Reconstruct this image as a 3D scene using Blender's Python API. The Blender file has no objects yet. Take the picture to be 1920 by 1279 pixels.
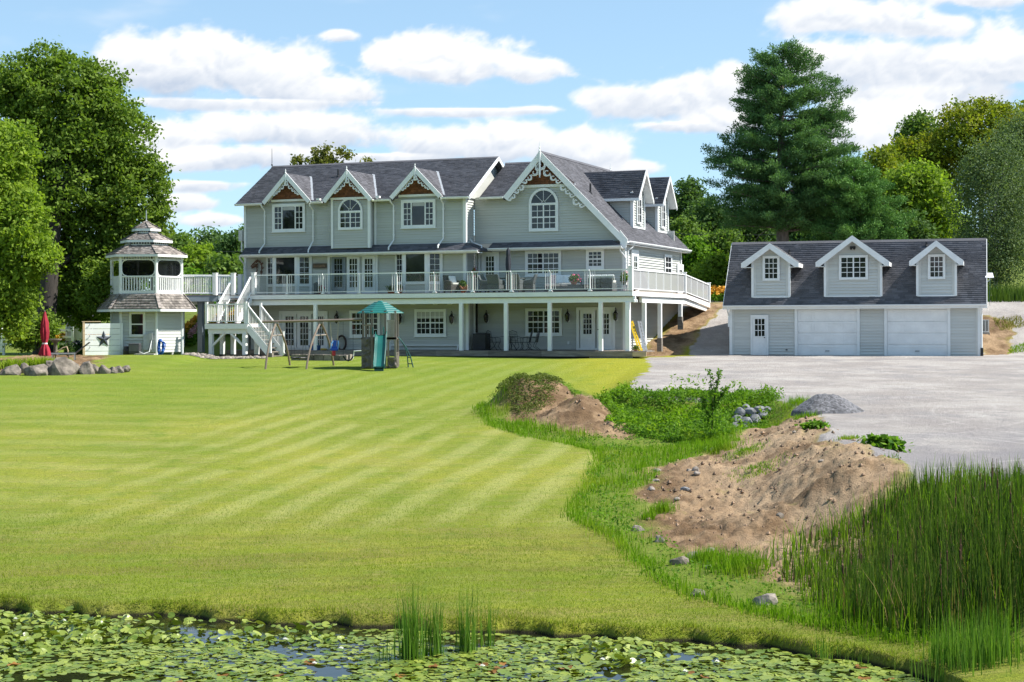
import bpy, math, random
import numpy as np
from mathutils import Vector, Matrix, noise

R = math.radians
rng = np.random.default_rng(7)
random.seed(7)
SC = bpy.context.scene
COL = SC.collection

# ---------------------------------------------------------------- camera
F = 3100.0          # focal length, in pixels of the 1920 wide photograph
CX, HY = 960.0, 604.0
ROLL = 0.004
CAMZ = 4.5          # metres above the pond
cam = bpy.data.cameras.new('camera')
cam.sensor_width = 36.0
cam.lens = 36.0 * F / 1920.0
cam.shift_y = -(639.5 - HY) / 1920.0
cam.clip_start = 0.3
cam.clip_end = 8000
cam_o = bpy.data.objects.new('camera', cam)
COL.objects.link(cam_o)
cam_o.matrix_world = Matrix.Translation((0, 0, CAMZ)) @ Matrix.Rotation(R(90), 4, 'X') @ Matrix.Rotation(-ROLL, 4, 'Z')
SC.camera = cam_o

# ---------------------------------------------------------------- light
SUN_AZ = R(0)      # from +X towards +Y
SUN_EL = R(51)
SUN_STRENGTH = 5.0
SKY_STRENGTH = 0.12
SC.view_settings.view_transform = 'Standard'
SC.view_settings.look = 'None'
SC.view_settings.exposure = 0.9
SC.view_settings.gamma = 1.0
SC.view_settings.use_curve_mapping = False

sun = bpy.data.lights.new('sun', 'SUN')
sun.energy = SUN_STRENGTH
sun.angle = R(0.53)
sun.color = (1.0, 0.95, 0.87)
sun_o = bpy.data.objects.new('sun', sun)
COL.objects.link(sun_o)
sdir = Vector((math.cos(SUN_EL) * math.cos(SUN_AZ), math.cos(SUN_EL) * math.sin(SUN_AZ), math.sin(SUN_EL)))
sun_o.rotation_euler = sdir.to_track_quat('Z', 'Y').to_euler()
sun_o.location = (60, 30, 80)


class NT:
    """tiny helper to write node trees"""
    def __init__(s, tree):
        s.t = tree; s.n = tree.nodes; s.l = tree.links
    def node(s, kind, **kw):
        nd = s.n.new(kind)
        for k, v in kw.items():
            if hasattr(nd, k): setattr(nd, k, v)
        return nd
    def put(s, sock, v):
        if v is None: return
        if hasattr(v, 'is_output') or isinstance(v, bpy.types.NodeSocket):
            s.l.new(v, sock)
        else:
            if isinstance(v, (tuple, list)) and len(v) == 3 and len(sock.default_value) == 4:
                v = (*v, 1.0)
            sock.default_value = v
    def math(s, op, a, b=None, c=None, clamp=False):
        nd = s.n.new('ShaderNodeMath'); nd.operation = op; nd.use_clamp = clamp
        s.put(nd.inputs[0], a)
        if b is not None: s.put(nd.inputs[1], b)
        if c is not None: s.put(nd.inputs[2], c)
        return nd.outputs[0]
    def mix(s, f, a, b, mode='MIX'):
        nd = s.n.new('ShaderNodeMix'); nd.data_type = 'RGBA'; nd.blend_type = mode
        s.put(nd.inputs[0], f); s.put(nd.inputs[6], a); s.put(nd.inputs[7], b)
        return nd.outputs[2]
    def noise(s, vec, scale, detail=3, rough=0.55, dist=0.0, out=0):
        nd = s.n.new('ShaderNodeTexNoise')
        if vec is not None: s.l.new(vec, nd.inputs['Vector'])
        nd.inputs['Scale'].default_value = scale
        nd.inputs['Detail'].default_value = detail
        nd.inputs['Roughness'].default_value = rough
        nd.inputs['Distortion'].default_value = dist
        return nd.outputs[out]
    def ramp(s, f, lo, hi):
        nd = s.n.new('ShaderNodeMapRange'); nd.interpolation_type = 'SMOOTHSTEP'
        s.put(nd.inputs[0], f); nd.inputs[1].default_value = lo; nd.inputs[2].default_value = hi
        return nd.outputs[0]
    def scalevec(s, vec, sc):
        nd = s.n.new('ShaderNodeMapping'); s.l.new(vec, nd.inputs[0]); nd.inputs['Scale'].default_value = sc
        return nd.outputs[0]
    def sep(s, vec):
        nd = s.n.new('ShaderNodeSeparateXYZ'); s.l.new(vec, nd.inputs[0]); return nd.outputs
    def comb(s, x, y, z):
        nd = s.n.new('ShaderNodeCombineXYZ')
        for i, v in enumerate((x, y, z)): s.put(nd.inputs[i], v)
        return nd.outputs[0]


# ---------------------------------------------------------------- world: clear daylight sky
def make_world():
    w = bpy.data.worlds.new('World'); SC.world = w
    w.use_nodes = True
    t = NT(w.node_tree); t.n.clear()
    out = t.node('ShaderNodeOutputWorld'); bg = t.node('ShaderNodeBackground')
    sky = t.node('ShaderNodeTexSky'); sky.sky_type = 'NISHITA'; sky.sun_disc = False
    sky.sun_elevation = SUN_EL; sky.sun_rotation = math.pi / 2 - SUN_AZ
    sky.air_density = 0.7; sky.dust_density = 0.0; sky.ozone_density = 3.0
    gm = t.node('ShaderNodeGamma'); t.l.new(sky.outputs[0], gm.inputs[0]); gm.inputs[1].default_value = 0.5
    c = t.mix(1.0, gm.outputs[0], (1.46, 1.80, 1.95), 'MULTIPLY')
    t.l.new(c, bg.inputs[0]); bg.inputs[1].default_value = SKY_STRENGTH
    t.l.new(bg.outputs[0], out.inputs[0])
make_world()


# ---------------------------------------------------------------- pixels of the photograph -> rays in the place
def ray(px, py):
    x = (px - CX) / F; y = (HY - py) / F
    c, s = math.cos(ROLL), math.sin(ROLL)
    return Vector((x * c + y * s, 1.0, -x * s + y * c))
def at(px, py, D):
    r = ray(px, py); return Vector((0, 0, CAMZ)) + r * D
def on_z(px, py, z):
    r = ray(px, py); k = (z - CAMZ) / r.z
    return Vector((0, 0, CAMZ)) + r * k


# ---------------------------------------------------------------- object bookkeeping
def tag(o, label, cat, group=None, kind=None):
    if label: o['label'] = label
    if cat: o['category'] = cat
    if group: o['group'] = group
    if kind: o['kind'] = kind
    return o
def link(o, parent=None):
    COL.objects.link(o)
    if parent is not None: o.parent = parent
    return o
def empty(name, loc, label, cat, rz=0.0, group=None):
    o = bpy.data.objects.new(name, None); COL.objects.link(o)
    o.location = loc; o.rotation_euler = (0, 0, rz); o.empty_display_size = 0.3
    return tag(o, label, cat, group)
def copy_tree(o, loc=None, rz=None, label=None, scale=None):
    c = o.copy(); COL.objects.link(c)
    if loc is not None: c.location = loc
    if rz is not None: c.rotation_euler = (0, 0, rz)
    if scale is not None: c.scale = (scale,) * 3
    if label: c['label'] = label
    def rec(src, dst):
        for ch in src.children:
            k = ch.copy(); COL.objects.link(k); k.parent = dst; rec(ch, k)
    rec(o, c)
    return c


class Frame:
    """a building's own axes: u to the right along its front, v into it, z up (absolute)"""
    def __init__(s, X, Y, ang, zb):
        s.o = Vector((X, Y, 0)); s.ang = ang; s.zb = zb
        s.eu = Vector((math.cos(ang), math.sin(ang), 0)); s.ev = Vector((-math.sin(ang), math.cos(ang), 0))
    def w(s, u, v, z): return s.o + s.eu * u + s.ev * v + Vector((0, 0, z))
    def loc(s): return Vector((s.o.x, s.o.y, s.zb))
    def hit(s, px, py, p, n):
        """ray through pixel against plane (point p, normal n) given in frame coordinates -> (u,v,z)"""
        r = ray(px, py)
        d = Vector((r.dot(s.eu), r.dot(s.ev), r.z))
        c0 = Vector((0, 0, CAMZ)) - s.o
        c = Vector((c0.dot(s.eu), c0.dot(s.ev), CAMZ))
        k = (Vector(p) - c).dot(Vector(n)) / d.dot(Vector(n))
        return c + d * k
    def fv(s, px, py, v):
        q = s.hit(px, py, (0, v, 0), (0, 1, 0)); return q.x, q.z
    def fu(s, px, py, u):
        q = s.hit(px, py, (u, 0, 0), (1, 0, 0)); return q.y, q.z


class MB:
    """collects boxes, bars, tubes ... and links them as ONE mesh object"""
    def __init__(s): s.v = []; s.f = []; s.tone = []
    def add(s, vs, fs, tone=0.5):
        b = len(s.v); s.v.extend([tuple(p) for p in vs])
        for f in fs: s.f.append(tuple(i + b for i in f)); s.tone.append(tone)
    def box(s, x0, x1, y0, y1, z0, z1, tone=0.5):
        if x1 < x0: x0, x1 = x1, x0
        if y1 < y0: y0, y1 = y1, y0
        if z1 < z0: z0, z1 = z1, z0
        s.add([(x0, y0, z0), (x1, y0, z0), (x1, y1, z0), (x0, y1, z0), (x0, y0, z1), (x1, y0, z1), (x1, y1, z1), (x0, y1, z1)],
              [(0, 3, 2, 1), (4, 5, 6, 7), (0, 1, 5, 4), (1, 2, 6, 5), (2, 3, 7, 6), (3, 0, 4, 7)], tone)
        return s
    def hexa(s, a, b, tone=0.5):
        """a: 4 corners of one end, b: matching 4 corners of the other end"""
        s.add(list(a) + list(b), [(3, 2, 1, 0), (4, 5, 6, 7), (0, 1, 5, 4), (1, 2, 6, 5), (2, 3, 7, 6), (3, 0, 4, 7)], tone)
        return s
    def prism(s, poly, off, tone=0.5):
        """poly: list of 3D points (a face), extruded by vector off"""
        n = len(poly); o = Vector(off); p = [Vector(q) for q in poly]
        fs = [tuple(range(n))[::-1], tuple(range(n, 2 * n))] + [(i, (i + 1) % n, n + (i + 1) % n, n + i) for i in range(n)]
        s.add(p + [q + o for q in p], fs, tone); return s
    def bar(s, p, q, w, h, up=(0, 0, 1), tone=0.5):
        """rectangular bar from p to q, w across, h along up"""
        p = Vector(p); q = Vector(q); d = (q - p).normalized(); up = Vector(up)
        side = d.cross(up)
        if side.length < 1e-5: side = Vector((1, 0, 0))
        side.normalize(); u = side.cross(d).normalized()
        a = side * (w / 2); b = u * (h / 2)
        s.hexa([p - a - b, p + a - b, p + a + b, p - a + b], [q - a - b, q + a - b, q + a + b, q - a + b], tone); return s
    def tube(s, pts, r, n=8, closed=False, tone=0.5, flat=None):
        pts = [Vector(p) for p in pts]; m = len(pts); rr = r if isinstance(r, (list, tuple)) else [r] * m
        rings = []; up = None
        for i, p in enumerate(pts):
            a = pts[(i - 1) % m] if (i > 0 or closed) else p
            b = pts[(i + 1) % m] if (i < m - 1 or closed) else p
            d = (b - a)
            if d.length < 1e-9: d = Vector((0, 0, 1))
            d.normalize()
            if up is None: up = Vector((0, 0, 1)) if abs(d.z) < 0.9 else Vector((0, 1, 0))
            sd = d.cross(up)
            if sd.length < 1e-4: sd = d.cross(Vector((1, 0, 0)))
            sd.normalize(); u2 = sd.cross(d).normalized(); up = u2
            rings.append([p + (sd * math.cos(2 * math.pi * k / n) + u2 * math.sin(2 * math.pi * k / n)) * rr[i] for k in range(n)])
        vs = [q for rg in rings for q in rg]; fs = []
        lim = m if closed else m - 1
        for i in range(lim):
            j = (i + 1) % m
            for k in range(n):
                k2 = (k + 1) % n
                fs.append((i * n + k, i * n + k2, j * n + k2, j * n + k))
        if not closed: fs += [tuple(range(n))[::-1], tuple(range((m - 1) * n, m * n))]
        s.add(vs, fs, tone); return s
    def lathe(s, c, prof, n=12, tone=0.5, sq=None):
        """prof: list (radius, z) round the vertical axis through c"""
        c = Vector(c); vs = []; fs = []; m = len(prof)
        for (r, z) in prof:
            for k in range(n):
                a = 2 * math.pi * k / n
                vs.append(c + Vector((r * math.cos(a), r * math.sin(a), z)))
        for i in range(m - 1):
            for k in range(n):
                k2 = (k + 1) % n
                fs.append((i * n + k, i * n + k2, (i + 1) * n + k2, (i + 1) * n + k))
        fs += [tuple(range(n))[::-1], tuple(range((m - 1) * n, m * n))]
        s.add(vs, fs, tone); return s
    def build(s, name, mat, parent=None, fr=None, smooth=False, kind=None, bevel=0.0, label=None):
        me = bpy.data.meshes.new(name)
        vs = s.v
        if fr is not None: vs = [(p[0], p[1], p[2] - fr.zb) for p in vs]
        me.from_pydata(vs, [], s.f); me.update()
        at_ = me.attributes.new('tone', 'FLOAT', 'FACE'); at_.data.foreach_set('value', s.tone)
        me.materials.append(mat)
        if smooth: me.polygons.foreach_set('use_smooth', [True] * len(me.polygons))
        o = bpy.data.objects.new(name, me)
        link(o, parent)
        if bevel:
            m = o.modifiers.new('bevel', 'BEVEL'); m.width = bevel; m.segments = 2; m.limit_method = 'ANGLE'
        if kind: o['kind'] = kind
        if label: o['label'] = label
        return o


def np_mesh(name, verts, faces_flat, nper, mat, tone=None, parent=None, kind=None, smooth=False):
    """large mesh from arrays; all faces have nper corners"""
    me = bpy.data.meshes.new(name)
    nv = len(verts); nf = len(faces_flat) // nper
    me.vertices.add(nv); me.vertices.foreach_set('co', np.asarray(verts, np.float32).ravel())
    me.loops.add(nf * nper); me.loops.foreach_set('vertex_index', np.asarray(faces_flat, np.int32))
    me.polygons.add(nf); me.polygons.foreach_set('loop_start', np.arange(0, nf * nper, nper, dtype=np.int32))
    me.update(calc_edges=True)
    if tone is not None:
        a = me.attributes.new('tone', 'FLOAT', 'FACE'); a.data.foreach_set('value', np.asarray(tone, np.float32))
    if smooth: me.polygons.foreach_set('use_smooth', np.ones(nf, bool))
    me.materials.append(mat)
    o = bpy.data.objects.new(name, me); link(o, parent)
    if kind: o['kind'] = kind
    return o

# ---------------------------------------------------------------- materials
MATS = {}
def mat(name, base, rough=0.6, var=0.12, nscale=3.0, metal=0.0, tonevar=0.0, bump=0.0, bscale=40.0, spec=0.5, dirt=0.0, stretch=(1, 1, 1), emit=None, coat=0.0, sheen=0.0):
    """painted / stone / wood surface: base colour with object-space grain, per-piece tone and fine relief"""
    if name in MATS: return MATS[name]
    m = bpy.data.materials.new(name); m.use_nodes = True
    t = NT(m.node_tree); t.n.clear()
    o = t.node('ShaderNodeOutputMaterial'); b = t.node('ShaderNodeBsdfPrincipled')
    tc = t.node('ShaderNodeTexCoord'); v = tc.outputs['Object']
    v = t.scalevec(v, stretch)
    n = t.noise(v, nscale, 4, 0.6)
    c0 = tuple(x * (1 - var) for x in base); c1 = tuple(min(1, x * (1 + var)) for x in base)
    c = t.mix(t.ramp(n, 0.3, 0.7), c0, c1)
    if tonevar:
        at_ = t.node('ShaderNodeAttribute'); at_.attribute_name = 'tone'
        k = t.math('ADD', t.math('MULTIPLY', t.math('SUBTRACT', at_.outputs['Fac'], 0.5), 2 * tonevar), 1.0)
        c = t.mix(1.0, c, t.comb(k, k, k), 'MULTIPLY')
    if dirt:
        nd = t.noise(v, nscale * 0.35, 5, 0.7)
        c = t.mix(t.math('MULTIPLY', t.ramp(nd, 0.5, 0.75), dirt), c, tuple(x * 0.45 for x in base))
    t.put(b.inputs['Base Color'], c)
    b.inputs['Roughness'].default_value = rough
    b.inputs['Metallic'].default_value = metal
    b.inputs['Specular IOR Level'].default_value = spec
    if coat: b.inputs['Coat Weight'].default_value = coat
    if bump:
        bn = t.node('ShaderNodeBump'); bn.inputs['Strength'].default_value = bump; bn.inputs['Distance'].default_value = 0.02
        t.l.new(t.noise(v, bscale, 4, 0.65), bn.inputs['Height']); t.l.new(bn.outputs[0], b.inputs['Normal'])
    t.l.new(b.outputs[0], o.inputs[0])
    MATS[name] = m
    return m

def leaf_mat(name, dark, light, yellow=None, transl=0.35, rough=0.65, rnd=False, spec=0.12):
    """thin leaf: per-leaf tone from dark to light, light passes through it"""
    m = bpy.data.materials.new(name); m.use_nodes = True
    t = NT(m.node_tree); t.n.clear()
    o = t.node('ShaderNodeOutputMaterial'); b = t.node('ShaderNodeBsdfPrincipled')
    at_ = t.node('ShaderNodeAttribute'); at_.attribute_name = 'tone'
    f = at_.outputs['Fac']
    if rnd:
        oi = t.node('ShaderNodeObjectInfo')
        f = t.math('ADD', t.math('MULTIPLY', f, 0.35), t.math('MULTIPLY', oi.outputs['Random'], 0.65))
    c = t.mix(f, dark, light)
    if yellow:
        tc = t.node('ShaderNodeTexCoord')
        n = t.noise(tc.outputs['Object'], 0.45, 3, 0.6)
        c = t.mix(t.math('MULTIPLY', t.ramp(n, 0.5, 0.72), 0.8), c, yellow)
    t.put(b.inputs['Base Color'], c)
    b.inputs['Roughness'].default_value = rough
    b.inputs['Specular IOR Level'].default_value = spec
    tr = t.node('ShaderNodeBsdfTranslucent')
    c2 = t.mix(1.0, c, (1.25, 1.35, 0.55), 'MULTIPLY')
    t.l.new(c2, tr.inputs[0])
    mx = t.node('ShaderNodeMixShader'); mx.inputs[0].default_value = transl
    t.l.new(b.outputs[0], mx.inputs[1]); t.l.new(tr.outputs[0], mx.inputs[2])
    t.l.new(mx.outputs[0], o.inputs[0])
    MATS[name] = m
    return m

WHITE = mat('white_paint', (0.80, 0.81, 0.81), 0.45, 0.05, 1.5, dirt=0.14)
TRIM = mat('white_vinyl_trim', (0.78, 0.80, 0.80), 0.5, 0.03, 2.0, dirt=0.06)
SIDING = mat('sage_grey_siding', (0.50, 0.515, 0.485), 0.55, 0.05, 0.8, tonevar=0.04, bump=0.15, bscale=25, stretch=(0.3, 0.3, 4), dirt=0.06)
GSIDING = mat('pale_grey_siding', (0.58, 0.59, 0.565), 0.55, 0.05, 0.8, tonevar=0.05, bump=0.15, bscale=25, stretch=(0.3, 0.3, 4), dirt=0.12)
SHINGLE = mat('asphalt_shingle', (0.098, 0.098, 0.112), 0.85, 0.14, 0.9, tonevar=0.26, bump=0.5, bscale=120, spec=0.3, dirt=0.18)
SHINGLE_G = mat('garage_asphalt_shingle', (0.110, 0.110, 0.122), 0.85, 0.14, 0.7, tonevar=0.24, bump=0.5, bscale=120, spec=0.3, dirt=0.25)
SHAKE = mat('weathered_cedar_shake', (0.235, 0.205, 0.188), 0.85, 0.25, 3.0, tonevar=0.5, bump=0.6, bscale=60, dirt=0.3)
CEDAR = mat('red_cedar_shingle', (0.155, 0.058, 0.028), 0.75, 0.25, 5.0, tonevar=0.32, bump=0.4, bscale=50)
BRONZE_TRIM = mat('black_metal', (0.02, 0.02, 0.022), 0.45, 0.1, metal=0.3)
DECKWOOD = mat('brown_deck_board', (0.20, 0.13, 0.10), 0.7, 0.2, 2.0, tonevar=0.2, stretch=(1, 6, 6))
GREYWOOD = mat('weathered_grey_wood', (0.20, 0.175, 0.15), 0.85, 0.3, 2.5, tonevar=0.25, bump=0.4, bscale=30, stretch=(0.5, 4, 4), dirt=0.3)
PALEWOOD = mat('pale_timber', (0.50, 0.38, 0.24), 0.75, 0.15, 2.5, tonevar=0.1, stretch=(0.5, 4, 4))
GREYPAINT = mat('slate_grey_paint', (0.15, 0.18, 0.21), 0.5, 0.06)
BLUEGREY = mat('grey_door_paint', (0.20, 0.24, 0.27), 0.45, 0.05)
CONCRETE = mat('grey_concrete', (0.35, 0.34, 0.32), 0.9, 0.2, 3.0, bump=0.4, bscale=40, dirt=0.3)
WICKER = mat('grey_brown_wicker', (0.085, 0.075, 0.07), 0.8, 0.35, 60.0, bump=0.8, bscale=80)
WICKER_G = mat('slate_wicker', (0.10, 0.11, 0.12), 0.8, 0.3, 60.0, bump=0.8, bscale=80)
CUSHION = mat('cream_cushion', (0.62, 0.60, 0.56), 0.9, 0.08, 8.0)
CUSHION_W = mat('white_cushion', (0.78, 0.79, 0.80), 0.9, 0.05, 8.0)
CUSHION_P = mat('pink_patterned_cushion', (0.62, 0.42, 0.42), 0.9, 0.4, 26.0)
CHARCOAL = mat('charcoal_canvas', (0.035, 0.038, 0.05), 0.9, 0.15, 6.0)
REDCANVAS = mat('red_canvas', (0.30, 0.012, 0.03), 0.85, 0.15, 3.0)
TERRACOTTA = mat('terracotta', (0.36, 0.13, 0.07), 0.8, 0.15)
ROCK = mat('grey_boulder_stone', (0.17, 0.145, 0.12), 0.9, 0.5, 2.2, tonevar=0.2, bump=0.9, bscale=9, dirt=0.5)
ROCK_B = mat('blue_grey_quarry_stone', (0.17, 0.175, 0.185), 0.9, 0.3, 3.0, tonevar=0.25, bump=0.9, bscale=12, dirt=0.4)
ROCK_P = mat('pale_field_stone', (0.25, 0.215, 0.185), 0.9, 0.25, 4.0, tonevar=0.3, bump=0.8, bscale=14, dirt=0.35)
GRAVEL_PILE = mat('crushed_grey_gravel', (0.115, 0.115, 0.125), 0.95, 0.2, 12.0, tonevar=0.5, bump=0.8, bscale=25)
TEAL = mat('teal_moulded_plastic', (0.008, 0.115, 0.10), 0.38, 0.08, 3.0, dirt=0.1)
DKTEAL = mat('dark_green_metal', (0.01, 0.07, 0.065), 0.4, 0.05)
FAUXROCK = mat('faux_rock_plastic', (0.135, 0.115, 0.10), 0.7, 0.3, 5.0, bump=1.0, bscale=9)
TAN = mat('tan_plastic', (0.30, 0.25, 0.21), 0.5, 0.08, 4.0, dirt=0.15)
BRONZE = mat('taupe_steel_tube', (0.22, 0.17, 0.13), 0.45, 0.08, metal=0.2)
BLUE = mat('blue_plastic', (0.01, 0.09, 0.45), 0.35, 0.08)
DKBLUE = mat('dark_blue_plastic', (0.02, 0.08, 0.22), 0.45, 0.08)
RED = mat('red_plastic', (0.55, 0.02, 0.03), 0.4, 0.08)
YELLOW = mat('yellow_fibreglass', (0.55, 0.38, 0.01), 0.5, 0.08)
ALU = mat('aluminium', (0.50, 0.51, 0.52), 0.4, 0.08, metal=0.7)
BLACK = mat('black_plastic', (0.015, 0.015, 0.017), 0.5, 0.1)
DKGREY = mat('dark_grey_plastic', (0.05, 0.05, 0.055), 0.55, 0.1)
ROPE = mat('beige_rope', (0.5, 0.42, 0.3), 0.9, 0.1)
BARK = mat('brown_bark', (0.036, 0.03, 0.026), 0.95, 0.35, 6.0, bump=1.0, bscale=14, stretch=(1, 1, 0.25))
BARK_P = mat('grey_pine_bark', (0.19, 0.155, 0.135), 0.95, 0.35, 5.0, bump=1.0, bscale=12, stretch=(1, 1, 0.25))
BARK_W = mat('pale_birch_bark', (0.42, 0.41, 0.38), 0.9, 0.3, 8.0, stretch=(1, 1, 0.4))
CURTAIN = mat('pale_window_blind', (0.45, 0.45, 0.44), 0.9, 0.05)
WREATH = mat('dry_brown_twigs', (0.13, 0.07, 0.045), 0.9, 0.3, 20.0)
SIGNWOOD = mat('dark_sign_wood', (0.12, 0.085, 0.06), 0.8, 0.2, 6.0)
SIGNLETTER = mat('tan_letter_paint', (0.42, 0.26, 0.14), 0.7, 0.1)
PINK = mat('pink_petals', (0.75, 0.08, 0.22), 0.7, 0.2, 20.0)
PALEPINK = mat('dusty_pink_petals', (0.55, 0.28, 0.30), 0.8, 0.25, 20.0)
ORANGE = mat('yellow_orange_petals', (0.62, 0.30, 0.008), 0.7, 0.12, 3.0)
LILYW = mat('white_lily_petals', (0.82, 0.82, 0.76), 0.6, 0.05)
WIRE = mat('dark_wire', (0.06, 0.06, 0.06), 0.6, 0.1)

def glass_mat():
    m = bpy.data.materials.new('window_glass'); m.use_nodes = True
    t = NT(m.node_tree); b = t.n['Principled BSDF']
    tc = t.node('ShaderNodeTexCoord')
    n = t.noise(tc.outputs['Object'], 0.9, 3, 0.6)
    c = t.mix(t.ramp(n, 0.35, 0.7), (0.008, 0.010, 0.012), (0.030, 0.033, 0.036))
    t.put(b.inputs['Base Color'], c)
    b.inputs['Roughness'].default_value = 0.03
    b.inputs['IOR'].default_value = 1.52
    bn = t.node('ShaderNodeBump'); bn.inputs['Strength'].default_value = 0.05; bn.inputs['Distance'].default_value = 0.05
    t.l.new(t.noise(tc.outputs['Object'], 1.6, 1, 0.4), bn.inputs['Height']); t.l.new(bn.outputs[0], b.inputs['Normal'])
    return m
GLASS = glass_mat()
def clear_mat(name, tint, haze, hazec):
    m = bpy.data.materials.new(name); m.use_nodes = True
    t = NT(m.node_tree); t.n.clear()
    o = t.node('ShaderNodeOutputMaterial')
    tr = t.node('ShaderNodeBsdfTransparent'); tr.inputs[0].default_value = (*tint, 1)
    gl = t.node('ShaderNodeBsdfGlossy'); gl.inputs['Roughness'].default_value = 0.04
    df = t.node('ShaderNodeBsdfDiffuse'); df.inputs[0].default_value = (*hazec, 1)
    m1 = t.node('ShaderNodeMixShader'); m1.inputs[0].default_value = haze
    t.l.new(tr.outputs[0], m1.inputs[1]); t.l.new(df.outputs[0], m1.inputs[2])
    fr = t.node('ShaderNodeFresnel'); fr.inputs[0].default_value = 1.3
    m2 = t.node('ShaderNodeMixShader'); t.l.new(fr.outputs[0], m2.inputs[0])
    t.l.new(m1.outputs[0], m2.inputs[1]); t.l.new(gl.outputs[0], m2.inputs[2])
    t.l.new(m2.outputs[0], o.inputs[0])
    return m
RAILGLASS = clear_mat('clear_rail_glass', (0.93, 0.96, 0.95), 0.03, (0.7, 0.7, 0.7))
FROST = clear_mat('frosted_rail_panel', (0.85, 0.87, 0.87), 0.45, (0.75, 0.76, 0.77))
SCREEN = clear_mat('dark_insect_screen', (0.42, 0.42, 0.43), 0.15, (0.04, 0.04, 0.045))

MAPLE = leaf_mat('maple_leaf', (0.075, 0.135, 0.020), (0.20, 0.29, 0.045), transl=0.42)
MAPLE_B = leaf_mat('bright_maple_leaf', (0.10, 0.175, 0.022), (0.27, 0.37, 0.045), transl=0.42)
PINELEAF = leaf_mat('pine_needle', (0.045, 0.115, 0.042), (0.15, 0.27, 0.085), transl=0.22)
OAK = leaf_mat('oak_leaf', (0.065, 0.125, 0.028), (0.18, 0.27, 0.06), transl=0.36)
DARKLEAF = leaf_mat('dark_forest_leaf', (0.04, 0.09, 0.028), (0.11, 0.185, 0.05), transl=0.32)
YELLOWG = leaf_mat('yellowing_maple_leaf', (0.09, 0.1425, 0.015), (0.255, 0.285, 0.027), (0.24, 0.20, 0.015), transl=0.4)
POPLAR = leaf_mat('grey_green_poplar_leaf', (0.0675, 0.1148, 0.0459), (0.162, 0.2228, 0.0945), transl=0.3)
BIRCH = leaf_mat('birch_leaf', (0.084, 0.108, 0.024), (0.204, 0.204, 0.042), transl=0.4)
GRASS = leaf_mat('grass_blade', (0.13, 0.20, 0.012), (0.28, 0.33, 0.030), (0.36, 0.31, 0.09), transl=0.42)
ROUGH = leaf_mat('tall_grass_blade', (0.085, 0.185, 0.006), (0.20, 0.34, 0.018), (0.26, 0.32, 0.03), transl=0.42)
DRYGRASS = leaf_mat('dry_bank_grass', (0.12, 0.13, 0.025), (0.28, 0.25, 0.09), transl=0.4)
WEED = leaf_mat('weed_leaf', (0.045, 0.1275, 0.015), (0.18, 0.315, 0.03), transl=0.4)
MOUNDWEED = leaf_mat('mound_weed_leaf', (0.055, 0.095, 0.018), (0.17, 0.20, 0.05), transl=0.3)
REED = leaf_mat('cattail_blade', (0.015, 0.045, 0.009), (0.11, 0.18, 0.026), (0.11, 0.16, 0.03), transl=0.3)
DEADREED = leaf_mat('dead_reed_blade', (0.14, 0.10, 0.04), (0.30, 0.23, 0.10), transl=0.25)
REED_P = leaf_mat('pond_reed_blade', (0.056, 0.14, 0.0168), (0.168, 0.294, 0.042), transl=0.35)
DAYLILY = leaf_mat('daylily_blade', (0.14, 0.22, 0.015), (0.32, 0.42, 0.04), transl=0.4)
POTLEAF = leaf_mat('potted_plant_leaf', (0.0325, 0.078, 0.0156), (0.117, 0.182, 0.026), transl=0.3)
LILYPAD = leaf_mat('lily_pad', (0.07, 0.125, 0.012), (0.27, 0.32, 0.055), transl=0.15, rough=0.36, rnd=True, spec=0.45)
PADSTUFF = leaf_mat('small_lily_pad', (0.08, 0.14, 0.012), (0.27, 0.32, 0.055), transl=0.15, rough=0.36, spec=0.45)
PADBROWN = leaf_mat('withered_lily_pad', (0.11, 0.05, 0.02), (0.34, 0.17, 0.04), transl=0.1, rough=0.5, rnd=True)

# ---------------------------------------------------------------- the lie of the land
def sstep(x, a, b):
    t = np.clip((np.asarray(x, float) - a) / (b - a), 0, 1); return t * t * (3 - 2 * t)

SHORE_PX = [(-500, 1135), (-200, 1141), (0, 1147), (60, 1153), (130, 1150), (210, 1158), (300, 1155), (390, 1165), (450, 1164), (520, 1172), (600, 1172), (680, 1180), (750, 1179), (850, 1189), (950, 1188), (1040, 1197), (1100, 1194),
            (1200, 1203), (1300, 1206), (1400, 1218), (1450, 1216), (1530, 1232), (1600, 1238), (1700, 1262), (1760, 1285), (1850, 1330), (2100, 1400), (2600, 1500)]
SHORE = np.array([[*on_z(px, py, 0.0)[:2]] for px, py in SHORE_PX])
def shoreY(X):
    X = np.asarray(X, float)
    y = np.interp(X, SHORE[:, 0], SHORE[:, 1])
    return y + 0.10 * np.sin(X * 2.3 + 1) + 0.06 * np.sin(X * 6.1) + 0.03 * np.sin(X * 14.7 + 2)

def zlawn(X, Y):
    X = np.asarray(X, float); Y = np.asarray(Y, float); ys = shoreY(X)
    d = Y - ys
    t = d / (75.0 - ys)
    z = 0.16 + 2.44 * t
    z = np.where(Y > 75, np.interp(Y, [75, 82, 90], [2.6, 2.72, 2.76]), z)
    z = np.where(d < 0.16, 0.155 + (d - 0.16) * 1.6, z)
    z = np.maximum(z, -0.9)
    return z

def zplat(X, Y):
    return 2.7 - (83.0 - np.asarray(Y, float)) * 0.0199

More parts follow.
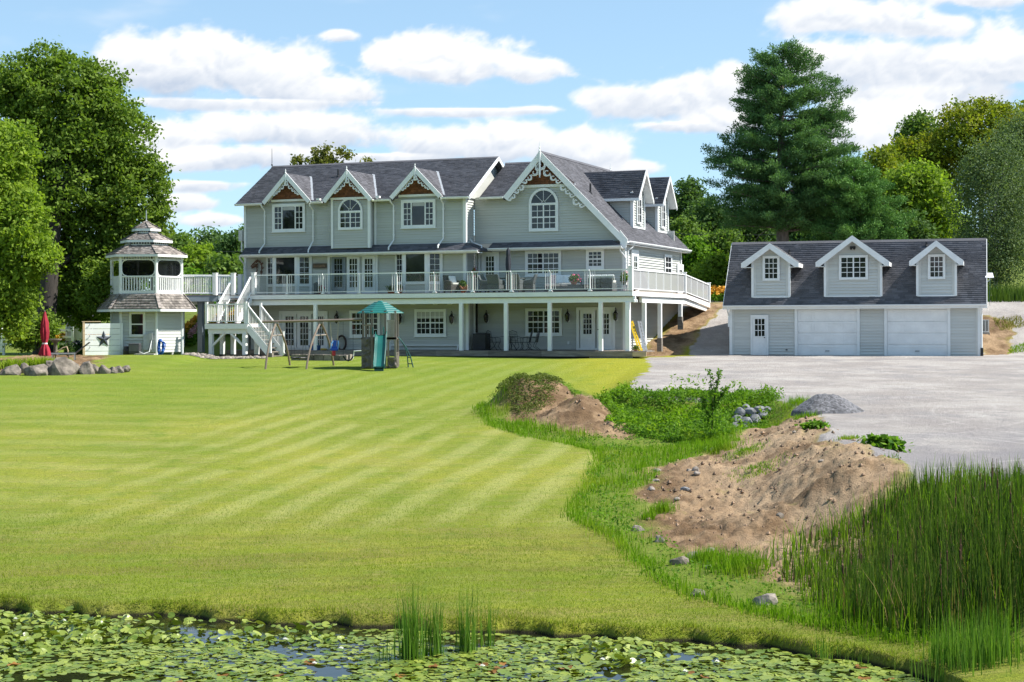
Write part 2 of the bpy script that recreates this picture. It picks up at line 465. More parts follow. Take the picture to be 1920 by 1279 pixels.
def unproj(px, py, zf):
    r = ray(px, py); lo, hi = 12.0, 400.0
    D = None; prev = None
    for k in np.concatenate([np.arange(12, 130, 0.25), np.arange(130, 400, 2)]):
        p = Vector((0, 0, CAMZ)) + r * float(k)
        if p.z <= float(zf(p.x, p.y)):
            D = k; break
    if D is None: D = 200.0
    return Vector((0, 0, CAMZ)) + r * float(D)
def poly_xy(px_list, zf): return np.array([[*unproj(a, b, zf)[:2]] for a, b in px_list])

def sdist(poly, X, Y):
    """signed distance to a polygon, negative inside"""
    X = np.asarray(X, float); Y = np.asarray(Y, float)
    d = np.full(X.shape, 1e9); ins = np.zeros(X.shape, bool); n = len(poly)
    for i in range(n):
        ax, ay = poly[i]; bx, by = poly[(i + 1) % n]
        ex, ey = bx - ax, by - ay
        wx, wy = X - ax, Y - ay
        t = np.clip((wx * ex + wy * ey) / (ex * ex + ey * ey + 1e-12), 0, 1)
        d = np.minimum(d, (wx - ex * t) ** 2 + (wy - ey * t) ** 2)
        c = ((ay > Y) != (by > Y)) & (X < (bx - ax) * (Y - ay) / (by - ay + 1e-12) + ax)
        ins ^= c
    d = np.sqrt(d)
    return np.where(ins, -d, d)

_pe = poly_xy([(1205, 668), (1222, 690), (1190, 712), (1168, 741), (1215, 745), (1340, 747), (1450, 748), (1500, 758), (1540, 778), (1530, 800), (1550, 818), (1592, 836), (1606, 852), (1690, 882), (1740, 905), (1820, 930), (1925, 965), (2300, 1060)], zplat)
PLATEAU = np.vstack([_pe, [[40, 30], [60, 60], [90, 400], [9.0, 400], [9.3, 84.5], [6.0, 82]]])
zmid = lambda X, Y: 0.6 * zlawn(X, Y) + 0.4 * zplat(X, Y)
_re = poly_xy([(898, 768), (903, 782), (925, 800), (990, 820), (1085, 838), (1122, 849), (1124, 866), (1108, 900), (1085, 940), (1072, 972), (1108, 992), (1150, 1012), (1188, 1045), (1238, 1090), (1300, 1122), (1400, 1146), (1470, 1165), (1560, 1185), (1700, 1205), (1920, 1228), (2200, 1250)], zlawn)
_re2 = poly_xy([(1215, 742), (1120, 738), (1060, 716), (1000, 714), (950, 738)], zmid)
ROUGHP = np.vstack([_re, [[14, 30], [12, 46]], _re2])
DIRTS = [poly_xy([(935, 770), (965, 752), (1040, 745), (1075, 738), (1110, 742), (1125, 765), (1150, 785), (1215, 812), (1180, 824), (1090, 818), (1020, 805), (960, 788)], zlawn),
         poly_xy([(1200, 900), (1215, 862), (1290, 840), (1360, 826), (1400, 795), (1440, 782), (1500, 782), (1545, 812), (1575, 840), (1640, 872), (1690, 905), (1700, 960), (1640, 1000), (1600, 1050), (1520, 1060), (1450, 1030), (1380, 1005), (1290, 990), (1240, 965), (1205, 935)], zmid)]

DIRTS.append(np.array([(-25, 70.9), (-18.4, 71.1), (-18.8, 74), (-19.6, 81), (-24, 84)]))
DIRTS.append(np.array([(24.0, 84.6), (25.5, 84.6), (28.2, 92), (26.0, 93.5)]))
MOUNDS = []   # (x, y, rx, ry, height)
def mound_px(px, py, zf, rx, ry, h):
    p = unproj(px, py, zf); MOUNDS.append((p.x, p.y, rx, ry, h))
mound_px(1012, 772, zlawn, 1.25, 1.5, 1.05)
mound_px(962, 778, zlawn, 0.8, 1.0, 0.42)
mound_px(1088, 792, zlawn, 0.85, 1.0, 0.80)
mound_px(1125, 800, zlawn, 0.8, 0.9, 0.35)
mound_px(1050, 800, zlawn, 0.9, 0.6, 0.3)
mound_px(1290, 782, zmid, 2.9, 1.1, -0.45)
mound_px(1140, 808, zlawn, 1.3, 0.7, 0.30)
mound_px(1560, 905, zmid, 1.1, 1.0, 0.36)
mound_px(1600, 935, zmid, 0.9, 1.1, 0.35)
mound_px(1465, 950, zmid, 1.1, 0.8, 0.30)
mound_px(1300, 860, zmid, 1.1, 1.6, 0.18)
mound_px(1530, 1000, zmid, 0.8, 0.7, 0.25)

def fbm(X, Y, s, octv=4, seed=0.0):
    """cheap sum of rotated sines, smooth and irregular enough for relief"""
    X = np.asarray(X, float) * s; Y = np.asarray(Y, float) * s
    out = np.zeros(np.broadcast(X, Y).shape); amp = 1.0; tot = 0
    r_ = np.random.default_rng(int(seed * 100) + 5)
    for o in range(octv):
        for k in range(4):
            a = r_.uniform(0, 6.283); ph = r_.uniform(0, 6.283); fx, fy = math.cos(a), math.sin(a)
            f2 = r_.uniform(0.7, 1.4)
            out = out + amp * np.sin((X * fx + Y * fy) * f2 + ph + 1.3 * np.sin((X * fy - Y * fx) * f2 * 0.7 + ph * 1.7)) * 0.25
        tot += amp; amp *= 0.55; X = X * 2.03; Y = Y * 2.03
    return out / tot * 2

def zfar(X, Y):
    """behind the buildings the land climbs: gently to the left, a wooded hill to the right"""
    Xn = X / np.maximum(Y, 1) * 90.0
    zr = np.interp(Y, [80, 86.0, 96, 103, 125, 160, 220, 400, 3000], [2.65, 2.76, 5.55, 6.0, 7.5, 11, 14, 16, 24])
    zl = np.interp(Y, [80, 90, 96, 106, 130, 300, 3000], [2.72, 2.78, 3.9, 5.4, 6.2, 8, 14])
    zll = np.interp(Y, [80, 90, 100, 116, 140, 300, 3000], [2.72, 2.8, 3.1, 4.6, 5.2, 8, 14])
    k1 = sstep(Xn, -22, -18.5)
    k2 = sstep(Xn, 2, 9)
    z = zll * (1 - k1) + zl * k1
    return z * (1 - k2) + zr * k2

def masks(X, Y):
    X = np.asarray(X, float); Y = np.asarray(Y, float)
    wob = fbm(X, Y, 1.6, 3, 1.0)
    dp = sdist(PLATEAU, X, Y)
    g = 1 - sstep(dp + 0.22 * wob, -0.35, 0.35)
    dr = sdist(ROUGHP, X, Y)
    r_ = 1 - sstep(dr + 0.05 * wob, -0.12, 0.12)
    d = np.zeros_like(X)
    for P in DIRTS:
        q = sdist(P, X, Y); d = np.maximum(d, 1 - sstep(q + 0.40 * fbm(X, Y, 2.2, 4, 2.0), -0.35, 0.3))
    g = np.where(Y > 100, g * (1 - sstep(fbm(X, Y, 0.1, 2, 4) * 2 + Y, 101, 108)), g)
    d = d * np.where(Y > 80, 1, 1 - g * 0.65); g = np.where(Y > 80, g * (1 - d), g)
    r_ = r_ * (1 - g) * (1 - d)
    ux = (X - 5.86) * math.cos(R(21)) - (Y - 80.7) * math.sin(R(21)); vy = (X - 5.86) * math.sin(R(21)) + (Y - 80.7) * math.cos(R(21))
    bank = (1 - sstep(np.abs(ux + 0.25) + 0.35 * wob, 0.7, 1.35)) * sstep(vy, 1.5, 3.5) * (1 - sstep(vy, 16, 19))
    d = np.maximum(d, bank); g = g * (1 - bank)
    g = np.where(Y > 82, g * (1 - sstep(-X, -9.0, -7.4)), g)
    return g, d, r_

TERR = None
def zground(X, Y, detail=True):
    X = np.asarray(X, float); Y = np.asarray(Y, float)
    zl = zlawn(X, Y)
    dp = sdist(PLATEAU, X, Y)
    w = 1 - sstep(dp, -0.15, np.where(Y < 45, 2.6, 1.1))
    z = zl * (1 - w) + np.maximum(zplat(X, Y), zl) * w
    f = sstep(Y, 82.0, 86.0)
    zf_ = zfar(X, Y)
    z = z * (1 - f) + zf_ * f
    t = (1 - sstep(X, -16.2, -15.0)) * sstep(Y, 70.2, 71.2) * (1 - sstep(Y, 84, 90))
    z = z + t * np.clip(np.interp(Y, [70.5, 72, 79], [2.42, 2.52, 2.92]) - z, 0, 1)
    for (mx, my, rx, ry, h) in MOUNDS:
        q = ((X - mx) / rx) ** 2 + ((Y - my) / ry) ** 2
        z = z + h * np.exp(-q * 0.9) * (1 + 0.12 * fbm(X, Y, 3.0, 3, 7))
    if detail:
        g, d, r_ = masks(X, Y)
        z = z + d * (0.04 * fbm(X, Y, 4.0, 5, 3) + 0.05 * np.abs(fbm(X, Y, 9.0, 5, 9)) - 0.05 * np.abs(fbm(X, Y, 1.7, 3, 13)) ) * np.where(Y < 70, 1.6, 1.2)
        z = z + g * 0.012 * fbm(X, Y, 0.8, 4, 5)
        z = z + r_ * 0.05 * fbm(X, Y, 2.2, 4, 6)
        z = z + (1 - g) * (1 - d) * (1 - r_) * (0.035 * fbm(X, Y, 0.35, 3, 8)) * sstep(Y - shoreY(X), 0.3, 3)
        z = z - 0.05 * np.exp(-((Y - 28.6 - 0.04 * X) / 0.25) ** 2) * (X < 6) * (0.6 + 0.4 * fbm(X, Y, 0.9, 2, 11))
    return z
def zg(x, y): return float(zground(np.array([x]), np.array([y]))[0])
def ground_px(px, py):
    r = ray(px, py)
    ks = np.arange(18, 130, 0.1)
    pts = np.array([[r.x * k, r.y * k, CAMZ + r.z * k] for k in ks])
    zz = zground(pts[:, 0], pts[:, 1], False)
    i = np.argmax(pts[:, 2] <= zz)
    return Vector((pts[i, 0], pts[i, 1], zg(pts[i, 0], pts[i, 1])))

def ground_material():
    m = bpy.data.materials.new('ground'); m.use_nodes = True
    t = NT(m.node_tree); t.n.clear()
    o = t.node('ShaderNodeOutputMaterial'); b = t.node('ShaderNodeBsdfPrincipled')
    ge = t.node('ShaderNodeNewGeometry'); P = ge.outputs['Position']
    at_ = t.node('ShaderNodeAttribute'); at_.attribute_name = 'mask'
    g, d, r_ = t.sep(at_.outputs['Vector'])
    x, y, z = t.sep(P)
    fine = t.noise(P, 22.0, 4, 0.7); mid = t.noise(P, 2.2, 4, 0.65); big = t.noise(P, 0.16, 3, 0.6)
    c = t.mix(t.ramp(big, 0.35, 0.68), (0.165, 0.222, 0.014), (0.275, 0.285, 0.030))
    streak = t.noise(t.scalevec(P, (0.5, 2.4, 1)), 1.4, 4, 0.7)
    c = t.mix(t.math('MULTIPLY', t.ramp(streak, 0.40, 0.72), 0.6), c, (0.30, 0.27, 0.085))
    lowl = t.math('MULTIPLY', t.math('SUBTRACT', 1.0, t.ramp(y, 30.0, 35.0)), t.ramp(t.noise(t.scalevec(P, (0.25, 1.3, 1)), 1.0, 4, 0.7), 0.42, 0.66))
    c = t.mix(t.math('MULTIPLY', lowl, 0.75), c, (0.19, 0.165, 0.04))
    c = t.mix(t.math('MULTIPLY', t.ramp(mid, 0.52, 0.75), 0.5), c, (0.085, 0.16, 0.010))
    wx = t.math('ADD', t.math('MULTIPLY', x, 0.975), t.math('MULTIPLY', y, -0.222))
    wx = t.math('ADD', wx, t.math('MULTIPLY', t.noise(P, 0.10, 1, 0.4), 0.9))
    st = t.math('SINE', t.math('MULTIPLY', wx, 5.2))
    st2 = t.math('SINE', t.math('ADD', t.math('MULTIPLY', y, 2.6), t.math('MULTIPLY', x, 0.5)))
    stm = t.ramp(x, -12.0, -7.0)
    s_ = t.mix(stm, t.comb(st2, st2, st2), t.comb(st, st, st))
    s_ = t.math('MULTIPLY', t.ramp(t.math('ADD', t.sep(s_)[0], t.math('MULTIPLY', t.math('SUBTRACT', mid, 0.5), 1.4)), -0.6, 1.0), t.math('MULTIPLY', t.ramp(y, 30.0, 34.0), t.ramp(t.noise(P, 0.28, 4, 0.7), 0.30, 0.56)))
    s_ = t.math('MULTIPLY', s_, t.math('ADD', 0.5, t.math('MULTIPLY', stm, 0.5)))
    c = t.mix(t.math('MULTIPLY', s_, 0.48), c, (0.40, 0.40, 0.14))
    c = t.mix(t.math('MULTIPLY', t.ramp(y, 50.0, 62.0), 0.5), c, (0.12, 0.21, 0.010))
    fr = t.math('MULTIPLY', t.ramp(x, 0.5, 4.5), t.ramp(y, 52.0, 60.0))
    c = t.mix(t.math('MULTIPLY', fr, 0.75), c, (0.33, 0.31, 0.015))
    blot = t.ramp(t.noise(P, 0.9, 5, 0.75), 0.5, 0.72)
    c = t.mix(t.math('MULTIPLY', blot, 0.6), c, (0.10, 0.185, 0.008))
    dry = t.ramp(t.noise(t.scalevec(P, (0.6, 1.1, 1)), 1.7, 5, 0.8), 0.56, 0.74)
    c = t.mix(t.math('MULTIPLY', dry, 0.65), c, (0.33, 0.26, 0.10))
    c = t.mix(t.math('MULTIPLY', t.ramp(fine, 0.35, 0.7), 0.5), c, (0.075, 0.105, 0.010))
    gr = t.mix(t.ramp(t.noise(P, 0.35, 4, 0.65), 0.36, 0.68), (0.30, 0.27, 0.25), (0.42, 0.39, 0.36))
    gr = t.mix(t.math('MULTIPLY', t.ramp(t.noise(t.scalevec(P, (1.0, 0.6, 1)), 0.5, 6, 0.8), 0.48, 0.64), 0.7), gr, (0.25, 0.236, 0.236))
    trk = t.noise(t.scalevec(P, (0.9, 0.5, 1)), 0.9, 6, 0.78, 0.3)
    gr = t.mix(t.math('MULTIPLY', t.ramp(trk, 0.5, 0.7), 0.4), gr, (0.50, 0.47, 0.44))
    dk = t.math('MULTIPLY', t.math('SUBTRACT', 1.0, t.ramp(y, 33.0, 47.0)), t.ramp(t.noise(P, 0.4, 3, 0.6), 0.25, 0.6))
    gr = t.mix(t.math('MULTIPLY', dk, 0.75), gr, (0.215, 0.205, 0.215))
    arc = None
    for (ax, ay, rad) in ((15.5, 24.0, 10.5), (16.6, 24.4, 10.2), (3.0, 33.0, 9.0), (4.4, 31.5, 9.3), (22.0, 42.0, 12.0), (23.5, 43.0, 12.2), (-2.0, 52.0, 16.5), (-3.0, 52.5, 19.0)):
        dx = t.math('SUBTRACT', x, ax); dy = t.math('SUBTRACT', y, ay)
        rr = t.math('SQRT', t.math('ADD', t.math('MULTIPLY', dx, dx), t.math('MULTIPLY', dy, dy)))
        q = t.math('ABSOLUTE', t.math('SUBTRACT', rr, rad))
        q = t.math('SUBTRACT', 1.0, t.ramp(q, 0.02, 0.11))
        arc = q if arc is None else t.math('MAXIMUM', arc, q)
    gr = t.mix(t.math('MULTIPLY', t.math('MULTIPLY', arc, t.ramp(t.noise(P, 0.8, 3, 0.6), 0.38, 0.6)), 0.3), gr, (0.52, 0.49, 0.46))
    peb = t.noise(P, 34.0, 3, 0.75)
    gr = t.mix(t.math('MULTIPLY', t.ramp(t.noise(P, 7.0, 4, 0.8), 0.52, 0.72), 0.5), gr, (0.20, 0.18, 0.165))
    gr = t.mix(t.math('MULTIPLY', t.ramp(peb, 0.42, 0.72), 0.5), gr, (0.12, 0.115, 0.12))
    rs = t.math('MULTIPLY', t.ramp(t.noise(P, 0.45, 4, 0.7), 0.58, 0.7), t.ramp(y, 78.0, 88.0))
    gr = t.mix(t.math('MULTIPLY', rs, 0.22), gr, (0.24, 0.15, 0.09))
    ea = t.mix(t.ramp(t.noise(P, 0.8, 4, 0.7), 0.38, 0.66), (0.145, 0.090, 0.048), (0.33, 0.228, 0.135))
    sand = t.math('MULTIPLY', t.ramp(x, 3.4, 5.2), t.math('MULTIPLY', t.ramp(t.noise(P, 0.55, 3, 0.6), 0.36, 0.56), t.math('SUBTRACT', 1.0, t.ramp(y, 44.0, 48.0))))
    ea = t.mix(t.math('MULTIPLY', sand, 0.8), ea, (0.40, 0.29, 0.185))
    ea = t.mix(t.math('MULTIPLY', t.ramp(t.noise(P, 11.0, 4, 0.75), 0.48, 0.72), 0.42), ea, (0.095, 0.055, 0.03))
    ea = t.mix(t.math('MULTIPLY', t.ramp(t.noise(P, 2.0, 3, 0.6), 0.6, 0.72), 0.35), ea, (0.16, 0.17, 0.03))
    ro = t.mix(mid, (0.09, 0.15, 0.012), (0.17, 0.20, 0.03))
    far = t.mix(mid, (0.06, 0.10, 0.014), (0.16, 0.19, 0.03))
    c = t.mix(t.ramp(y, 92.0, 100.0), c, far)
    c = t.mix(r_, c, ro); c = t.mix(d, c, ea)
    gsoft = t.ramp(t.math('ADD', g, t.math('MULTIPLY', t.math('SUBTRACT', mid, 0.5), 0.9)), 0.30, 0.62)
    c = t.mix(gsoft, c, gr)
    c = t.mix(t.math('SUBTRACT', 1.0, t.ramp(z, 0.01, 0.07)), c, (0.028, 0.026, 0.012))
    t.l.new(c, b.inputs['Base Color']); b.inputs['Roughness'].default_value = 0.95
    b.inputs['Specular IOR Level'].default_value = 0.2
    bn = t.node('ShaderNodeBump'); bn.inputs['Strength'].default_value = 0.9; bn.inputs['Distance'].default_value = 0.05
    h = t.math('ADD', t.noise(P, 30.0, 4, 0.75), t.math('MULTIPLY', t.noise(P, 6.0, 3, 0.6), 1.3))
    t.l.new(h, bn.inputs['Height']); t.l.new(bn.outputs[0], b.inputs['Normal'])
    t.l.new(b.outputs[0], o.inputs[0])
    return m
GROUND = ground_material()

def make_terrain():
    ta = np.concatenate([np.linspace(-1.6, -0.40, 40, endpoint=False), np.linspace(-0.40, 0.40, 620), np.linspace(0.40, 1.6, 41)[1:]])
    ys = [17.0]
    while ys[-1] < 128: ys.append(ys[-1] * 1.0036)
    while ys[-1] < 3000: ys.append(ys[-1] * 1.05)
    ys = np.array(ys)
    TT, YY = np.meshgrid(ta, ys); XX = TT * YY
    Z = zground(XX, YY); g, d, r_ = masks(XX, YY)
    n, m = XX.shape
    V = np.stack([XX, YY, Z], -1).reshape(-1, 3); M = np.stack([g, d, r_], -1).reshape(-1, 3)
    idx = np.arange(n * m).reshape(n, m)
    q = np.stack([idx[:-1, :-1], idx[:-1, 1:], idx[1:, 1:], idx[1:, :-1]], -1).reshape(-1, 4)
    mg = g.ravel()[q].mean(1); md = d.ravel()[q].mean(1); mr = r_.ravel()[q].mean(1)
    cls = np.zeros(len(q), int); cls[mr > 0.5] = 3; cls[md > 0.5] = 2; cls[mg > 0.5] = 1
    far = (V[q[:, 0], 1] > 98) & (cls != 1); cls[far] = 4
    for k, nm in ((0, 'lawn'), (1, 'gravel_driveway'), (2, 'bare_earth_ground'), (3, 'rough_ground'), (4, 'hillside_terrain')):
        sel = q[cls == k]
        used, inv = np.unique(sel, return_inverse=True)
        o = np_mesh(nm, V[used], inv.reshape(-1), 4, GROUND, smooth=True)
        a = o.data.attributes.new('mask', 'FLOAT_VECTOR', 'POINT'); a.data.foreach_set('vector', M[used].astype(np.float32).ravel())
        o['kind'] = 'structure'
make_terrain()

def water_material():
    m = bpy.data.materials.new('pond_water'); m.use_nodes = True
    t = NT(m.node_tree); b = t.n['Principled BSDF']
    ge = t.node('ShaderNodeNewGeometry'); P = ge.outputs['Position']
    b.inputs['Base Color'].default_value = (0.010, 0.011, 0.006, 1)
    b.inputs['Roughness'].default_value = 0.04; b.inputs['IOR'].default_value = 1.33
    bn = t.node('ShaderNodeBump'); bn.inputs['Strength'].default_value = 0.06; bn.inputs['Distance'].default_value = 0.02
    t.l.new(t.noise(t.scalevec(P, (1, 2.0, 1)), 3.0, 3, 0.5), bn.inputs['Height']); t.l.new(bn.outputs[0], b.inputs['Normal'])
    return m
WATER = water_material()
w = MB(); w.add([(-60, -30, 0), (60, -30, 0), (60, 34, 0), (-60, 34, 0)], [(0, 1, 2, 3)])
w.build('pond_water', WATER, kind='structure')
w = MB(); w.add([(-60, -30, -0.95), (60, -30, -0.95), (60, 34, -0.95), (-60, 34, -0.95)], [(0, 1, 2, 3)])
w.build('pond_bed', mat('mud', (0.05, 0.04, 0.025), 0.9), kind='structure')

# ---------------------------------------------------------------- clouds: a high shell of fair-weather cumulus
def perlin(x, y, seed=0):
    g = np.random.default_rng(seed); pt = g.permutation(512); ang = g.uniform(0, 2 * np.pi, 512); gx, gy = np.cos(ang), np.sin(ang)
    xi = np.floor(x).astype(int); yi = np.floor(y).astype(int); xf = x - xi; yf = y - yi
    def gr(ix, iy, dx, dy):
        h = pt[(pt[ix & 511] + iy) & 511]; return gx[h] * dx + gy[h] * dy
    u = xf ** 3 * (xf * (xf * 6 - 15) + 10); v = yf ** 3 * (yf * (yf * 6 - 15) + 10)
    a = gr(xi, yi, xf, yf); b = gr(xi + 1, yi, xf - 1, yf); c = gr(xi, yi + 1, xf, yf - 1); d = gr(xi + 1, yi + 1, xf - 1, yf - 1)
    return (a * (1 - u) + b * u) * (1 - v) + (c * (1 - u) + d * u) * v
def pfbm(x, y, octv=5, gain=0.5, seed=0):
    o = 0; a = 1; tt = 0
    for k in range(octv):
        o = o + a * perlin(x * 2 ** k, y * 2 ** k, seed + k); tt += a; a *= gain
    return o / tt * 1.8
def billow(x, y, octv=4, gain=0.5, seed=0):
    o = 0; a = 1; tt = 0
    for k in range(octv):
        o = o + a * (1 - 2.6 * np.abs(perlin(x * 2 ** k, y * 2 ** k, seed + k))); tt += a; a *= gain
    return o / tt

CLOUDS = [(470, 192, 250, 6, 20), (340, 258, 90, 8, 20), (700, 292, 150, 8, 22), (870, 205, 200, 6, 14), (360, 345, 100, 8, 20), (1720, 190, 200, 20, 50), (1640, 215, 120, 20, 50), (1280, 235, 90, 8, 20), (330, 130, 120, 80, 58), (420, 120, 110, 70, 62), (540, 150, 120, 72, 44), (640, 172, 85, 50, 30), (250, 120, 70, 60, 40),
          (470, 243, 110, 38, 26), (620, 250, 130, 50, 34), (745, 112, 75, 38, 26), (850, 118, 150, 62, 38), (985, 132, 85, 34, 22),
          (960, 268, 150, 50, 42), (1080, 275, 110, 42, 40), (850, 265, 110, 34, 34), (1140, 290, 60, 34, 24),
          (1180, 190, 110, 46, 34), (1280, 180, 110, 58, 56), (1370, 165, 70, 46, 50), (1330, 230, 70, 30, 24),
          (1560, 120, 110, 46, 70), (1660, 130, 160, 60, 70), (1780, 150, 160, 80, 60), (1900, 130, 120, 60, 60),
          (1540, 40, 100, 46, 40), (1640, 55, 120, 46, 34), (1850, 15, 120, 40, 24), (1760, 70, 130, 30, 30),
          (300, 262, 80, 40, 30), (370, 300, 110, 26, 26), (530, 290, 140, 20, 26), (345, 380, 80, 20, 18), (400, 412, 80, 18, 14), (640, 66, 36, 15, 11), (1005, 204, 55, 9, 8),
          (1190, 318, 70, 22, 18), (1620, 250, 90, 36, 40), (1700, 235, 120, 40, 40), (1380, 235, 60, 20, 20)]
def make_clouds():
    az = np.concatenate([np.linspace(-np.pi, -0.42, 150, endpoint=False), np.linspace(-0.42, 0.42, 640), np.linspace(0.42, np.pi, 151)[1:]])
    el = np.concatenate([np.linspace(-0.01, 0.215, 250), np.linspace(0.215, 0.75, 120)[1:]])
    A, E = np.meshgrid(az, el)
    dens = np.full(A.shape, -3.0); ws = np.zeros(A.shape) + 1e-3; sh = np.zeros(A.shape)
    for (px, py, w_, hu, hd) in CLOUDS:
        a0 = math.atan((px - CX) / F); e0 = math.atan((HY - py) / F)
        da = (A - a0) / (w_ / F); de = E - e0
        up = np.maximum(de, 0) / (hu / F); dn = np.minimum(de, 0) / (hd / F)
        f = 1 - np.sqrt(da ** 2 + up ** 2 + (dn * 1.0) ** 2 + 1e-6)
        dens = np.maximum(dens, f) + 0.08 * np.exp(-((dens - f) / 0.2) ** 2)
        wgt = np.maximum(f + 0.25, 0) ** 2; sh += wgt * (up + dn); ws += wgt
    gen = pfbm(A * 5.5, E * 13 + 20, 4, 0.5, 31) * 2.2 - 0.95
    gen_sh = (pfbm(A * 5.5, E * 13 + 20, 4, 0.5, 31) - pfbm(A * 5.5, (E + 0.02) * 13 + 20, 4, 0.5, 31)) * 3
    off = np.maximum(sstep(np.abs(A), 0.33, 0.45), sstep(E, 0.21, 0.3)) * (1 - sstep(E, 0.55, 0.72))
    dens = np.maximum(dens, gen - 4 * (1 - off))
    sh = sh / ws * (1 - off) + off * (-gen_sh)
    n1 = pfbm(A * 26, E * 38, 6, 0.55, 3); b1 = billow(A * 44 + 0.6 * n1, E * 58 + 0.6 * n1, 5, 0.55, 9)
    dd = dens + 0.42 * n1 + 0.24 * (b1 - 0.35) + 0.22 * pfbm(A * 9, E * 16, 3, 0.5, 41) - 0.05
    wisp = pfbm(A * 60, E * 120, 4, 0.6, 17)
    cover = sstep(dd + 0.10 * wisp, -0.06, 0.34)
    relief = b1 * 0.8 + n1 * 0.35
    gx = np.gradient(relief, axis=1); 
    b2 = billow((A - 0.0035) * 44 + 0.6 * n1, (E - 0.0045) * 58 + 0.6 * n1, 4, 0.55, 9)
    n3 = pfbm(A * 15, E * 24, 5, 0.5, 77)
    lit = 0.76 + 0.60 * sh + 0.16 * (b1 - 0.35) + 0.22 * (b1 - b2) + 0.40 * n3
    thin = 1 - sstep(dd, 0.0, 0.5)
    lit = np.clip(lit + thin * 0.12, 0, 1)
    veil = sstep(pfbm(A * 7, E * 26, 5, 0.55, 51), 0.05, 0.9) * 0.55
    veil = veil * (0.5 + 0.5 * sstep(pfbm(A * 3, E * 6, 2, 0.5, 61), -0.4, 0.4))
    cover = np.maximum(cover, veil * 0.8 * (1 - cover) + cover)
    lit = np.where(dd < 0, np.maximum(lit, 0.85), lit)
    rad = 6000.0
    V = np.stack([np.sin(A) * np.cos(E), np.cos(A) * np.cos(E), np.sin(E)], -1).reshape(-1, 3) * rad
    n, m = A.shape; idx = np.arange(n * m).reshape(n, m)
    q = np.stack([idx[:-1, :-1], idx[:-1, 1:], idx[1:, 1:], idx[1:, :-1]], -1).reshape(-1, 4)
    keep = cover.ravel()[q].max(1) > 0.004
    q = q[keep]; used, inv = np.unique(q, return_inverse=True)
    mt = bpy.data.materials.new('cloud_vapour'); mt.use_nodes = True
    t = NT(mt.node_tree); t.n.clear()
    at_ = t.node('ShaderNodeAttribute'); at_.attribute_name = 'cloud'
    cv, lt, _ = t.sep(at_.outputs['Vector'])
    c = t.mix(lt, (0.42, 0.52, 0.68), (0.97, 0.975, 0.98))
    em = t.node('ShaderNodeEmission'); t.l.new(c, em.inputs[0]); em.inputs[1].default_value = 0.60
    tr = t.node('ShaderNodeBsdfTransparent'); mx = t.node('ShaderNodeMixShader')
    t.l.new(cv, mx.inputs[0]); t.l.new(tr.outputs[0], mx.inputs[1]); t.l.new(em.outputs[0], mx.inputs[2])
    o_ = t.node('ShaderNodeOutputMaterial'); t.l.new(mx.outputs[0], o_.inputs[0])
    mt.cycles.emission_sampling = 'NONE'
    o = np_mesh('sky', V[used], inv.reshape(-1), 4, mt, smooth=True)
    a = o.data.attributes.new('cloud', 'FLOAT_VECTOR', 'POINT')
    at = np.stack([cover, lit, lit * 0], -1).reshape(-1, 3)[used]
    a.data.foreach_set('vector', at.astype(np.float32).ravel())
    o['kind'] = 'structure'
make_clouds()

# ---------------------------------------------------------------- building helpers
def xrange_at(poly, z):
    """interval of a (u,z) outline at height z"""
    xs = []; n = len(poly)
    for i in range(n):
        (a, b), (c, d) = poly[i], poly[(i + 1) % n]
        if (b - z) * (d - z) <= 0 and abs(b - d) > 1e-9:
            t = (z - b) / (d - b); xs.append(a + (c - a) * t)
    return (min(xs), max(xs)) if len(xs) >= 2 else None

def wall_siding(fr, parent, poly, plane, axis='v', sign=-1, m=None, expo=0.135, back=True, name='siding_board', matw=None, thick=0.045):
    """lap siding, one object per course. axis 'v': wall faces -v at v=plane, coordinates (u,z); axis 'u': faces +u at u=plane, coordinates (v,z)"""
    m = m or SIDING
    z0 = min(p[1] for p in poly); z1 = max(p[1] for p in poly)
    def P(a, dz, z):
        dz = dz - 0.047      # the boards lie behind the plane of the trim
        return (a, plane + sign * dz, z) if axis == 'v' else (plane + sign * dz, a, z)
    if back:
        b = MB(); b.prism([P(a, 0.0, z) for a, z in poly], (Vector(P(0, -0.12, 0)) - Vector(P(0, 0, 0))))
        b.build('wall', matw or m, parent, fr)
    k = 0; z = z0
    while z < z1 - 0.01:
        zt = min(z + expo, z1)
        e = 1e-4
        r0 = xrange_at(poly, z + e) or xrange_at(poly, (z + zt) / 2); r1 = xrange_at(poly, zt - e) or r0
        if r0 and r1 and (r0[1] - r0[0]) > 0.03:
            b = MB(); tk = thick + random.uniform(-.002, 0)
            zl = z + 0.026
            b.hexa([P(r0[0], 0.001, zl), P(r0[0], tk, zl - .006), P(r1[0], 0.004, zt), P(r1[0], 0.001, zt)],
                   [P(r0[1], 0.001, zl), P(r0[1], tk, zl - .006), P(r1[1], 0.004, zt), P(r1[1], 0.001, zt)], tone=random.random())
            b.build(name, m, parent, fr)
        z = zt; k += 1

